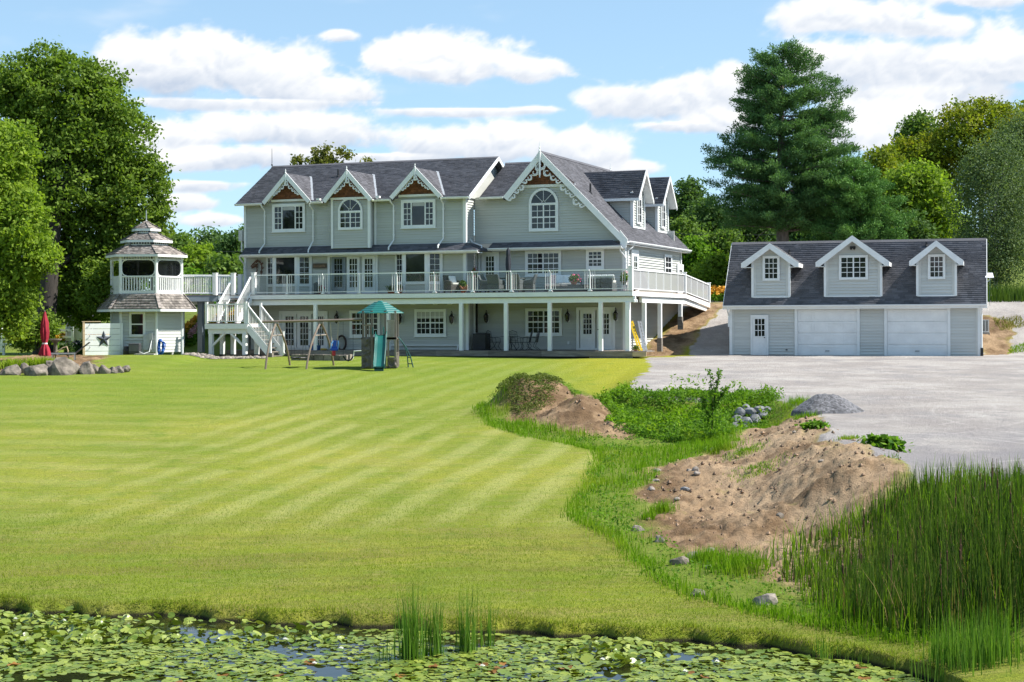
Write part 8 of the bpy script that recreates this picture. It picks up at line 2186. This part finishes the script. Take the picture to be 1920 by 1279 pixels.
# --- under the deck
def pd(px, v): u, _ = HV(px, 640, v); return HF.w(u, v, ZP)
t = place('air_conditioner', pd(903, 2.0), 'black louvred air conditioning unit on the porch beside the corner', 'air conditioner', HF.ang)
b = MB(); b.box(-.36, .36, -.36, .36, 0, .86); b.build('housing', BLACK, t, bevel=.03)
for k in range(15): x_ = -.33 + .66 * k / 14; b = MB(); b.box(x_ - .012, x_ + .012, -.385, -.361, .08, .8); b.build('louvre', DKGREY, t)
b = MB(); b.lathe((0, 0, 0), [(.3, .861), (.3, .89), (.05, .9)], 16); b.build('fan_guard', DKGREY, t)
def iron_chair(p, rz, label):
    t = place('iron_chair', p, label, 'chair', rz, 'wrought iron chairs on the porch')
    b = MB(); b.box(-.24, .24, -.24, .22, .40, .42); b.build('seat', BRONZE_TRIM, t)
    b = MB(); b.tube([(-.23, .22, .4), (-.24, .34, .95), (0, .38, 1.02), (.24, .34, .95), (.23, .22, .4)], .014, 5)
    for k in range(5): x_ = -.15 + .075 * k; b.tube([(x_, .23, .42), (x_, .36, .96)], .008, 4)
    for k in range(3): b.tube([(-.22, .25 + .04 * k, .52 + .15 * k), (.22, .25 + .04 * k, .52 + .15 * k)], .007, 4)
    b.build('backrest', BRONZE_TRIM, t)
    for s in (-1, 1):
        b = MB(); b.tube([(s * .24, .24, .62), (s * .27, 0, .66), (s * .26, -.2, .62), (s * .24, -.22, .42)], .012, 5); b.build('armrest', BRONZE_TRIM, t)
        b = MB(); b.tube([(s * .22, -.22, .4), (s * .22, -.1, .2), (s * .22, -.26, .02), (s * .22, -.34, .0)], .013, 5); b.build('leg', BRONZE_TRIM, t)
        b = MB(); b.tube([(s * .22, .2, .4), (s * .22, .1, .2), (s * .22, .3, .06), (s * .22, .38, .0)], .013, 5); b.build('leg', BRONZE_TRIM, t)
iron_chair(pd(927, 1.7), HF.ang + R(85), 'black iron chair at the left end of the porch table')
iron_chair(pd(969, 1.0), HF.ang + R(165), 'black iron chair with its back to the lawn in front of the porch table')
iron_chair(pd(985, 1.5), HF.ang - R(60), 'black iron chair at the right corner of the porch table')
iron_chair(pd(998, 1.9), HF.ang - R(85), 'rightmost black iron chair on the porch under the window')
t = place('iron_table', pd(957, 1.8), 'black iron table on the porch among four iron chairs', 'table', HF.ang)
b = MB(); b.lathe((0, 0, 0), [(.5, .70), (.52, .71), (.5, .72), (.0, .72)], 20); b.build('tabletop', BRONZE_TRIM, t)
for k in range(4): a = k * math.pi / 2 + .6; b = MB(); b.tube([(.1 * math.cos(a), .1 * math.sin(a), .70), (.06 * math.cos(a), .06 * math.sin(a), .4), (.35 * math.cos(a), .35 * math.sin(a), .0)], .016, 5); b.build('leg', BRONZE_TRIM, t)
def ladder(p0, p1, w, m, label, n=9, rm=None):
    p0 = Vector(p0); p1 = Vector(p1); d = p1 - p0; L_ = d.length; t = place('ladder', p0, label, 'ladder'); q = d.normalized(); side = HF.ev * -.35 + HF.eu * .0; side = Vector((side.x, side.y, 0)).normalized() * w / 2
    for s in (-1, 1): b = MB(); b.bar(side * s, d + side * s, .03, .09, up=(1, 0, .2)); b.build('side_rail', m, t)
    for k in range(n): c = d * ((k + .5) / n); b = MB(); b.bar(c - side, c + side, .035, .035); b.build('rung', rm or m, t)
    return t
lp = HF.w(HV(1201, 654, .55)[0], .55, ZP); lt = HF.w(HV(1183, 602, 1.5)[0], 1.5, HV(1183, 602, 1.5)[1])
ladder(lp, lt, .42, YELLOW, 'yellow fibreglass ladder leaning against the wall under the deck corner')
ladder(lp + HF.ev * .5 + HF.eu * .1, lt + HF.ev * .3 + HF.eu * .35, .4, ALU, 'aluminium ladder leaning behind the yellow one')
pot_plant(HF.w(HV(1192, 650, .3)[0], .3, ZP), .18, .2, .1, .05, MOUNDWEED, None, 'small grey green plant in a low pot beside the ladders', 9, n=120)
u, z = HV(641, 643, VL - .15); t = place('garden_hose', HF.w(u, VL - .22, z), 'thick brown coil of garden hose hung on the lower wall', 'hose', HF.ang); b = MB()
for k in range(3): b.tube([(.26 * math.cos(a), .04 * k - .04, .38 * math.sin(a)) for a in np.linspace(0, 6.28, 26)[:-1]], .035 + .01 * k, 6, closed=True)
b.build('coil', mat('brown_rubber', (.05, .03, .025), .7), t)
z_ = 2.74
def gp2(px, D): p = gpx(px, D); return p
t = place('toy_bin', pd(590, .25), 'blue plastic toy bin with balls on the porch edge', 'toy box', HF.ang); b = MB(); b.prism([(-.24, -.15, 0), (.24, -.15, 0), (.28, -.18, .26), (-.28, -.18, .26)], (0, .34, 0)); b.build('bin', DKBLUE, t)
for i, (px, m, lab) in enumerate([(585, PINK, 'pink ball on top of the toy bin'), (595, TEAL, 'green ball beside the pink one in the toy bin')]):
    b = MB(); b.lathe((0, 0, 0), [(.01, -.1), (.07, -.07), (.1, 0), (.07, .07), (.01, .1)], 12); o = b.build('ball', m, smooth=True); o.location = pd(px, .25) + Vector((0, 0, .34)); tag(o, lab, 'ball')
b = MB(); b.lathe((0, 0, 0), [(.12, 0), (.2, .05), (.18, .09), (.05, .1)], 12); o = b.build('sand_toy', mat('mustard_plastic', (.45, .3, .05), .5)); o.location = pd(607, .2); tag(o, 'mustard yellow sand toy right of the blue bin', 'toy')
t = place('stone_bench', gp2(600, 79.6), 'long low rough stone step on the grass edge under the swings', 'stone step', HF.ang); x = -1.5
while x < 1.45: w_ = random.uniform(.35, .6); b = MB(); b.box(x, min(x + w_ - .02, 1.5), -.15, .15, -.1, .28 + random.uniform(-.02, .02), random.random()); b.build('stone_block', ROCK if x < 1.0 else ROCK_P, t, bevel=.02); x += w_
# --- gazebo surroundings
gz_ = lambda px, D: gpx(px, D)
t = place('pool_heater', gz_(253, 84.0), 'black and grey pool pump box at the foot of the gazebo hut', 'pump')
b = MB(); b.box(-.28, .28, -.25, .25, .05, .58); b.build('housing', DKGREY, t, bevel=.04); b = MB(); b.box(-.24, .24, -.255, -.251, .2, .5); b.build('front_panel', mat('mid_grey_plastic', (.12, .12, .125), .5), t); b = MB(); b.lathe((-.42, 0, 0), [(.16, .0), (.18, .2), (.14, .42), (.04, .45)], 14); b.build('filter_tank', BLACK, t)
b = MB(); b.tube([(.28, -.2, .15), (.5, -.25, .06), (.75, -.1, .15), (.8, .2, .7)], .02, 6); b.build('hose', TRIM, t)
t = place('meter_cabinet', gz_(279, 84.6), 'pale grey electric cabinet with conduit on the gazebo hut wall', 'electric box'); b = MB(); b.box(-.28, .12, 0, .14, .25, 1.05); b.build('cabinet', mat('pale_grey_metal', (.5, .51, .52), .5), t); b = MB(); b.box(.02, .2, -.1, 0, .75, 1.12); b.build('switch_box', ALU, t); b = MB(); b.tube([(.1, -.05, .75), (.05, -.06, .4), (-.1, -.1, .1), (-.4, -.12, .05)], .014, 5); b.build('cable', DKGREY, t)
t = place('hose_reel', gz_(302, 84.2), 'tangled blue hose bundle hanging at the right of the hut corner post', 'hose'); b = MB(); g = np.random.default_rng(6)
for k in range(16): cx_, w_ = g.uniform(-.04, .04), g.uniform(.07, .22); b.tube([(cx_ + w_ * math.cos(a), g.uniform(-.1, .1) + .05 * math.sin(3 * a), .46 + .44 * math.sin(a) * (1 - .25 * (math.cos(a) > 0)) - .1 * math.sin(a) ** 2) for a in np.linspace(0, 6.28, 18)[:-1]], .022, 5, closed=True)
b.build('coil', mat('blue_hose', (.01, .10, .42), .4), t)
b = MB(); b.box(-.5, .5, -.3, .3, -.05, .06); o = b.build('paving_slab', CONCRETE); o.location = gz_(272, 83.2); tag(o, 'flat concrete slab in front of the pump', 'paving slab')
t = place('small_shed', gz_(140, 97), 'small white sided shed half hidden behind the maple and umbrella', 'shed', R(-5))
for k in range(9): b = MB(); b.box(-.5, .75, 0, .03, .16 * k, .16 * k + .145, random.random()); b.build('siding_board', GSIDING, t)
b = MB(); b.box(-.48, .73, .04, 1.8, 0, 1.5); b.build('walls', GSIDING, t); b = MB(); b.box(-.54, -.46, -.02, .05, 0, 1.5); b.build('corner_trim', WHITE, t); b = MB(); b.prism([(-.7, -.2, 1.45), (.95, -.2, 1.45), (.95, .9, 2.1), (-.7, .9, 2.1)], (0, .02, .06)); b.prism([(-.7, 2.0, 1.45), (.95, 2.0, 1.45), (.95, .9, 2.1), (-.7, .9, 2.1)], (0, .02, .06)); b.build('roof', SHINGLE, t)
t = place('rail_fence', gz_(55, 97), 'white three rail fence running behind the maple trunk', 'fence', R(-4))
for z_ in (.35, .75, 1.15): b = MB(); b.box(-6, 2.6, -.02, .02, z_ - .07, z_ + .07); b.build('rail', WHITE, t)
for k in range(5): x_ = -6 + 2.15 * k; b = MB(); b.box(x_ - .07, x_ + .07, -.07, .07, -.3, 1.35); b.build('fence_post', WHITE, t)
t = place('white_gate', gz_(4, 84), 'white wooden garden gate cut by the left frame edge', 'gate')
for x_ in (-.55, .08): b = MB(); b.box(x_ - .06, x_ + .06, -.06, .06, -.1, 1.05); b.build('gate_post', WHITE, t)
for z_ in (.2, .5, .85): b = MB(); b.box(-.5, .02, -.02, .02, z_ - .05, z_ + .05); b.build('rail', WHITE, t)
for k in range(2): b = MB(); b.box(-.35 + .2 * k, -.3 + .2 * k, -.03, -.021, .1, 1.0); b.build('paling', WHITE, t)
t = place('lounge_chair', gz_(132, 77), 'grey sun lounger with raised mesh back beside the star screen', 'sun lounger', R(10))
b = MB(); b.bar((-.9, -.3, .32), (.25, -.3, .32), .05, .05); b.bar((-.9, .3, .32), (.25, .3, .32), .05, .05); b.build('frame', ALU, t); b = MB(); b.box(-.9, .2, -.28, .28, .34, .37); b.build('seat', DKGREY, t); b = MB(); b.hexa([(.2, -.28, .34), (.2, .28, .34), (.24, .28, .31), (.24, -.28, .31)], [(.85, -.28, .85), (.85, .28, .85), (.89, .28, .82), (.89, -.28, .82)]); b.build('backrest', DKGREY, t)
for x_ in (-.8, .2):
    for y_ in (-.28, .28): b = MB(); b.bar((x_, y_, .32), (x_, y_, 0), .04, .04, up=(1, 0, 0)); b.build('leg', ALU, t)
t = place('curved_bench', gz_(118, 77.5), 'pale curved armrest of a garden seat beside the umbrella', 'garden seat'); b = MB(); b.tube([(-.35, 0, .25), (0, 0, .5), (.18, 0, .55), (.24, 0, .35), (.2, 0, .1)], .03, 6); b.build('armrest', PALEWOOD, t); b = MB(); b.box(-.4, .3, -.2, .2, .2, .25); b.build('seat', GREYWOOD, t)
for x_ in (-.36, .26): b = MB(); b.box(x_ - .02, x_ + .02, -.02, .02, 0, .2); b.build('leg', GREYWOOD, t)
t = place('bird_bath', gz_(104, 82), 'dark stone bird bath left of the small shed', 'bird bath'); b = MB(); b.lathe((0, 0, 0), [(.16, 0), (.1, .15), (.08, .6), (.14, .68), (.32, .82), (.3, .84), (.05, .78)], 14); b.build('bowl', ROCK, t, smooth=True)
t = place('condenser_unit', at(1848, 620, 87), 'white slatted air condenser on the bank right of the garage', 'air conditioner', R(-16)); t.location.z = CAMZ + ray(1848, 622).z * 87; q_ = ground_px(1848, 626); t.location = (q_.x, q_.y, q_.z + .1)
b = MB(); b.box(-.16, .18, 0, .3, 0, .68); b.build('housing', TRIM, t)
for k in range(10):
    for x_ in (-.09, .07): b = MB(); b.box(x_ - .055, x_ + .055, -.012, -.001, .07 + .058 * k, .105 + .058 * k); b.build('slot', BLACK, t)
b = MB(); b.box(-.2, .22, -.05, .35, -.4, -.01); b.build('stand', CONCRETE, t)
g = np.random.default_rng(17); b = MB()
for D_, n in ((DIRTS[0], 700), (DIRTS[1], 2300)):
    C = scatter(D_, n, 18)
    for c in C:
        r = .012 + .05 * g.random() ** 4; c = Vector(c) + Vector((0, 0, r * .4)); q = [c + Vector(v_) * r * g.uniform(.7, 1.3) for v_ in ((1, 0, 0), (0, 1, 0), (-1, 0, 0), (0, -1, 0), (0, 0, .9), (0, 0, -.9))]
        b.add(q, [(0, 1, 4), (1, 2, 4), (2, 3, 4), (3, 0, 4), (1, 0, 5), (2, 1, 5), (3, 2, 5), (0, 3, 5)], g.random())
tag(b.build('earth_clods', mat('earth_clod', (.20, .135, .088), .95, .2, 8.0, tonevar=.55), kind='stuff'), 'clods and small stones scattered over the dug earth', 'earth')
for i, (a, c, lab) in enumerate([((340, 465, 135), (462, 469, 128), 'thin overhead wire crossing the gap left of the house'), ((1265, 432, 118), (1420, 438, 112), 'upper overhead wire right of the house roof'), ((1285, 478, 116), (1420, 481, 110), 'lower overhead wire right of the house roof')]):
    p, q = at(*a), at(*c); p2 = p + (p - q) * 1.5; q2 = q + (q - p) * .3; m_ = (p2 + q2) / 2 - Vector((0, 0, .5)); pts = [(p2 * (1 - t_) ** 2 + m_ * 2 * t_ * (1 - t_) + q2 * t_ ** 2) for t_ in np.linspace(0, 1, 14)]; b = MB(); b.tube(pts, .018, 5); tag(b.build('overhead_wire', WIRE), lab, 'wire')

# ================================================================= swing set and play tower (one frame)
DS_ = 72.6
tb = gpx(712, 73.2); zt0 = tb.z
PT = place('play_set', tb, 'play tower with teal roof and slide joined to a taupe steel swing frame', 'play set', 0.0)
s = 73.2 / F
def pl(px, py, D): q = at(px, py, D) - tb; return q
hw = .80; zplt = (CAMZ + ray(712, 632).z * 73.2) - tb.z; zrf = (CAMZ + ray(712, 585).z * 73.2) - tb.z; ztop = (CAMZ + ray(712, 564).z * 73.2) - tb.z
x0, x1 = pl(681, 600, 73.2).x, pl(746, 600, 73.2).x
for (x_, y_) in ((x0 + .06, -.75), (x1 - .06, -.75), (x0 + .06, .75), (x1 - .06, .75), (pl(700, 600, 73).x, -.97), (pl(725, 600, 73).x, -.97)):
    b = MB(); b.box(x_ - .045, x_ + .045, y_ - .045, y_ + .045, 0, zrf + .05); b.build('tower_post', mat('taupe_post', (.16, .13, .11), .6) if x_ < x1 - .2 else TAN, PT)
b = MB(); b.box(x0, x1, -.95, .85, zplt - .1, zplt - .01); b.build('platform', FAUXROCK, PT)
xc = (x0 + x1) / 2; b = MB(); rw = (pl(751, 584, 73.2).x - pl(675, 584, 73.2).x) / 2; prof = []
nst = 6
for k in range(nst): t_ = k / nst; r_ = rw * (1 - t_ ** .95 * .82); zz = zrf - .06 + (ztop - zrf + .04) * t_; prof += [(r_ * 1.50, zz), (r_ * 1.50 - .06, zz + .05)]
prof += [(.2, ztop - .06), (.1, ztop)]
vs = []; n8 = 8
for (r_, z_) in prof:
    for k in range(n8): a = math.pi / 8 + 2 * math.pi * k / n8; rr_ = r_ * .82; vs.append((xc + rr_ * math.cos(a), -.05 + rr_ * math.sin(a), z_))
b.add(vs, [(i * n8 + k, i * n8 + (k + 1) % n8, (i + 1) * n8 + (k + 1) % n8, (i + 1) * n8 + k) for i in range(len(prof) - 1) for k in range(n8)] + [tuple(range((len(prof) - 1) * n8, len(prof) * n8)), tuple(range(n8))[::-1]]); b.build('roof', TEAL, PT)
b = MB(); b.lathe((xc - .02, -rw * 1.0, zrf - .04), [(.01, -.06), (.06, -.03), (.06, .03), (.01, .06)], 8); b.build('roof_badge', CUSHION_W, PT)
xa, xb = pl(700, 640, 72.3).x, pl(725, 640, 72.3).x
def rockwall(a0, a1, y_, z0, z1, m, seed):
    g = np.random.default_rng(seed); nx, nz = 12, 20; vs = []; fs = []
    for j in range(nz + 1):
        for i in range(nx + 1):
            x_ = a0 + (a1 - a0) * i / nx; z_ = z0 + (z1 - z0) * j / nz; e = 0 if i in (0, nx) or j in (0, nz) else .07 * noise.noise(Vector((x_ * 6, z_ * 6, seed))) + .03 * noise.noise(Vector((x_ * 17, z_ * 17, seed))); vs.append((x_, y_ - .05 - e, z_))
    for j in range(nz):
        for i in range(nx): k = j * (nx + 1) + i; fs.append((k, k + 1, k + nx + 2, k + nx + 1))
    b = MB(); b.add(vs, fs); b.box(a0, a1, y_, y_ + .06, z0, z1); b.build('rock_wall', m, PT)
rockwall(x0, xa - .02, -.9, 0, zplt - .02, FAUXROCK, 1)
rockwall(xb + .02, x1, -.9, 0, .42, FAUXROCK, 2)
b = MB()   # arched opening surround at the right
a0, a1 = xb + .02, x1
b.box(a0, a0 + .09, -.95, -.86, .42, zplt); b.box(a1 - .08, a1, -.95, -.86, .42, zplt); b.box(a0 + .09, a1 - .08, -.95, -.86, zplt - .12, zplt); b.box(a0 + .09, a1 - .08, -.99, -.86, .42, .47)
rr_ = (a1 - a0 - .17) / 2; cx_ = (a0 + .09 + a1 - .08) / 2
for k in range(10):
    q0, q1 = math.pi * k / 10, math.pi * (k + 1) / 10; zc = zplt - .12 - rr_
    b.hexa([(cx_ + rr_ * math.cos(q0), -.95, zc + rr_ * math.sin(q0)), (cx_ + rr_ * math.cos(q0), -.95, zplt - .12), (cx_ + rr_ * math.cos(q1), -.95, zplt - .12), (cx_ + rr_ * math.cos(q1), -.95, zc + rr_ * math.sin(q1))],
           [(cx_ + rr_ * math.cos(q0), -.86, zc + rr_ * math.sin(q0)), (cx_ + rr_ * math.cos(q0), -.86, zplt - .12), (cx_ + rr_ * math.cos(q1), -.86, zplt - .12), (cx_ + rr_ * math.cos(q1), -.86, zc + rr_ * math.sin(q1))])
b.build('arched_panel', TAN, PT)
for (y_, nm) in ((.8, 'rear_wall'),): 
    b = MB(); b.box(x0, xa + .1, y_, y_ + .06, 0, zplt); b.build(nm, FAUXROCK, PT)
for x_ in (x0, x1 - .05): b = MB(); b.box(x_, x_ + .05, -.86, .8, 0, zplt * .5); b.build('side_wall', FAUXROCK, PT)
b = MB(); pz0, pz1 = zplt, (CAMZ + ray(735, 601).z * 73) - tb.z
for k in range(7): xx = xb + .04 + (x1 - .1 - xb - .04) * k / 7; b = MB(); b.box(xx, xx + (x1 - .1 - xb - .04) / 7 - .008, -.98, -.94, pz0, pz1 - (.0 if k in (0, 6) else .06), random.random()); b.build('panel_slat', TAN, PT)
b = MB(); b.box(xb + .02, x1 - .08, -1.0, -.95, pz1 - .055, pz1 + .02); b.build('panel_cap', TAN, PT)
for k in range(6): xx = x0 + .1 + (xa - x0 - .15) * k / 5; b = MB(); b.box(xx - .014, xx + .014, -.96, -.93, zplt, zplt + .5); b.build('baluster', BRONZE, PT)
b = MB(); b.box(x0 + .05, xa, -.97, -.92, zplt + .5, zplt + .56); b.build('top_bar', BRONZE, PT)
for (xx, yy) in ((pl(702, 615, 73).x, -.98), (pl(722, 615, 73).x, -.98)): b = MB(); b.tube([(xx, yy, zplt + .1), (xx + .0, yy - .08, zplt + .14), (xx, yy - .08, zplt + .4), (xx, yy, zplt + .44)], .022, 6); b.build('grab_handle', TEAL, PT)
sw = (pl(724, 640, 71.8).x - pl(702.5, 640, 71.8).x) / 2; sxc = (pl(724, 640, 71.8).x + pl(702.5, 640, 71.8).x) / 2; vs = []; nn = 30; pr_ = [(-1, .14), (-.93, .15), (-.88, .02), (-.5, -.02), (0, -.03), (.5, -.02), (.88, .02), (.93, .15), (1, .14), (1, -.06), (-1, -.06)]
yend = pl(712, 697, 70.9).y
for i in range(nn + 1):
    t_ = i / nn; y_ = -.95 + (yend + .95) * t_; z_ = (zplt + .02) * (1 - t_) ** .9 + .16 * math.sin(t_ * math.pi * 2.1) * (1 - t_) + .10 + (.06 * max(0, t_ - .85) / .15)
    gz_l = zg((tb + Vector((sxc, y_, 0))).x, (tb + Vector((sxc, y_, 0))).y) - tb.z
    z_ = z_ + gz_l * t_
    for (a, c) in pr_: vs.append((sxc + a * sw, y_, z_ + c))
m_ = len(pr_); b = MB(); b.add(vs, [(i * m_ + k, i * m_ + (k + 1) % m_, (i + 1) * m_ + (k + 1) % m_, (i + 1) * m_ + k) for i in range(nn) for k in range(m_)] + [tuple(range(m_))[::-1], tuple(range(nn * m_, (nn + 1) * m_))]); b.build('slide', TEAL, PT, smooth=False)
b = MB(); b.box(sxc - sw * .8, sxc + sw * .8, yend + .0, yend + .12, -.35, .1); b.build('slide_foot', DKTEAL, PT)
lx0 = x1 + .02
cv = [(zplt, 0), (zplt * .9, .14), (zplt * .65, .38), (zplt * .35, .56), (0.0, .68)]
for (dy, dx) in ((-.45, .0), (.05, -.42)):
    b = MB(); b.tube([(lx0 + x_ + (dx * (1 - z_ / zplt) * .6), dy, z_) for z_, x_ in cv], .028, 6); b.build('ladder_rail', DKTEAL, PT)
for k in range(5):
    t_ = k / 5 + .08; z_ = zplt * (1 - t_); xx = np.interp(zplt - z_, [0, zplt * .1, zplt * .35, zplt * .65, zplt], [0, .14, .38, .56, .68])
    b = MB(); b.tube([(lx0 + xx, -.45, z_), (lx0 + xx - .42 * .6 * (1 - z_ / zplt), .05, z_)], .024, 6); b.build('rung', DKTEAL, PT)
bl = pl(491.5, 603.5, 73.8); br_ = pl(681, 599.5, 73.6); b = MB(); b.tube([bl, br_], .055, 8); b.build('swing_beam', BRONZE, PT)
for (apx, f, r_) in (((518, 605), (497.5, 690, 72.6), (544, 682.5, 74.9)), ((601.5, 604.5), (574, 691, 72.5), (626, 683, 74.8))):
    A = pl(apx[0], apx[1], 73.75); 
    for (px, py, D), dm in ((f, -1), (r_, 1)):
        E = pl(px, py, D); E.z = zg((tb + E).x, (tb + E).y) - tb.z - .1
        c1 = A.lerp(E, .28) ; c1.x += (E.x - A.x) * .26; c1.y += (E.y - A.y) * .26; c2 = A.lerp(E, .6); c2.x += (E.x - A.x) * .26; c2.y += (E.y - A.y) * .26
        pts = [A * (1 - t_) ** 3 + c1 * 3 * t_ * (1 - t_) ** 2 + c2 * 3 * t_ ** 2 * (1 - t_) + E * t_ ** 3 for t_ in np.linspace(0, 1, 14)]
        b = MB(); b.tube(pts, .048, 8); b.build('leg', BRONZE, PT)
        if dm < 0: L0 = pts[4]
        else: R0 = pts[4]
    b = MB(); b.tube([L0, R0], .03, 6); b.build('cross_brace', TAN, PT)
    b = MB(); b.box(A.x - .1, A.x + .1, A.y - .1, A.y + .1, A.z - .06, A.z + .02); b.build('leg_bracket', TAN, PT)
def rope(t, a, c, m=ROPE, r_=.012, name='rope'): b = MB(); b.tube([a, c], r_, 5); b.build(name, m, t)
q = at(628, 645, 73.7); t = place('toddler_swing', q, 'blue toddler swing seat with a red front hanging from the frame', 'swing'); zb2 = (at(628, 604, 73.7) - q).z
b = MB(); b.prism([(-.19, -.12, -.28), (.14, -.12, -.28), (.19, -.12, .16), (-.10, -.12, .16)], (0, .08, 0)); b.build('seat_shell', BLUE, t, bevel=.03); b = MB(); b.box(-.2, .17, -.3, .02, -.30, -.2); b.build('seat_base', BLUE, t, bevel=.03)
b = MB(); b.tube([(-.17, -.15, -.2), (-.14, -.2, .0), (-.06, -.18, .14)], .03, 6); b.build('side_guard', mat('pale_blue_plastic', (.25, .5, .85), .4), t); b = MB(); b.tube([(.15, -.15, -.2), (.19, -.2, .0), (.17, -.18, .14)], .03, 6); b.build('side_guard', MATS['pale_blue_plastic'], t)
b = MB(); b.box(-.1, .06, -.34, -.24, -.52, -.30); b.build('front_guard', RED, t, bevel=.03)
for (a_, c_) in (((-.16, -.1, .1), (-.2, 0, zb2)), ((.15, -.1, .14), (.15, 0, zb2)), ((-.1, -.18, -.1), (-.19, 0, zb2)), ((.1, -.18, -.1), (.16, 0, zb2))): rope(t, a_, c_)
q = at(560, 671, 73.7); t = place('saucer_swing', q, 'round dark saucer swing hanging low between the first two legs', 'swing'); zb2 = (at(560, 604, 73.7) - q).z
b = MB(); b.tube([(.36 * math.cos(a), .36 * math.sin(a), 0) for a in np.linspace(0, 6.28, 22)[:-1]], .03, 6, closed=True); b.build('ring', BLACK, t); b = MB(); b.lathe((0, 0, 0), [(.34, 0), (.2, -.05), (.0, -.07)], 18); b.build('seat', DKGREY, t)
for a_ in (-.34, -.16, .16, .34): rope(t, (a_, 0, .01), (-.28 if a_ < 0 else .28, 0, zb2), BLACK, .008)
q = at(653, 672, 73.7); t = place('strap_swing', q, 'black strap swing sagging on thin ropes beside the tower', 'swing'); zb2 = (at(653, 603, 73.7) - q).z
b = MB(); b.tube([(-.22, 0, .1), (-.12, 0, -.06), (0, 0, -.11), (.12, 0, -.06), (.22, 0, .1)], .035, 6); b.build('seat', BLACK, t)
for a_ in (-.22, .22): rope(t, (a_, 0, .1), (a_, 0, zb2), DKGREY, .008)
t = place('white_planter_box', gpx(655, 79.2), 'pale box and white toy frame on the grass behind the strap swing', 'box', HF.ang); b = MB(); b.box(-.28, .1, -.12, .12, 0, .3); b.build('box_side', ROCK_P, t); b = MB(); b.tube([(.25, -.1, .1), (.3, -.1, .45), (.75, -.1, .48)], .025, 6); b.build('toy_frame', TRIM, t)

# ================================================================= the wooded shore behind the viewer (seen in panes and pond)
g = np.random.default_rng(4); P = []
for k in range(60):
    a = -2.9 + 5.8 * k / 59 if False else g.uniform(-1.5, 1.5); r_ = g.uniform(85, 125); c = np.array([r_ * math.sin(a), -r_ * math.cos(a) * .8 - 5, g.uniform(4, 8)]); d = unit(700, g); P.append(c + d * np.array([9, 9, 8.5]) * g.uniform(.7, 1, 700)[:, None])
P = np.concatenate(P); V = leaf_quads(P, .7); tag(np_mesh('far_shore_woods', V, np.arange(len(V)), 4, OAK, g.random(len(P)), kind='stuff'), 'wooded far shore of the pond behind the viewer', 'woods')
b = MB(); b.add([(-400, -30, -.2), (400, -30, -.2), (400, -700, 6), (-400, -700, 6)], [(0, 1, 2, 3)]); b.build('far_shore_ground', mat('meadow', (.07, .10, .02), .95), kind='structure')
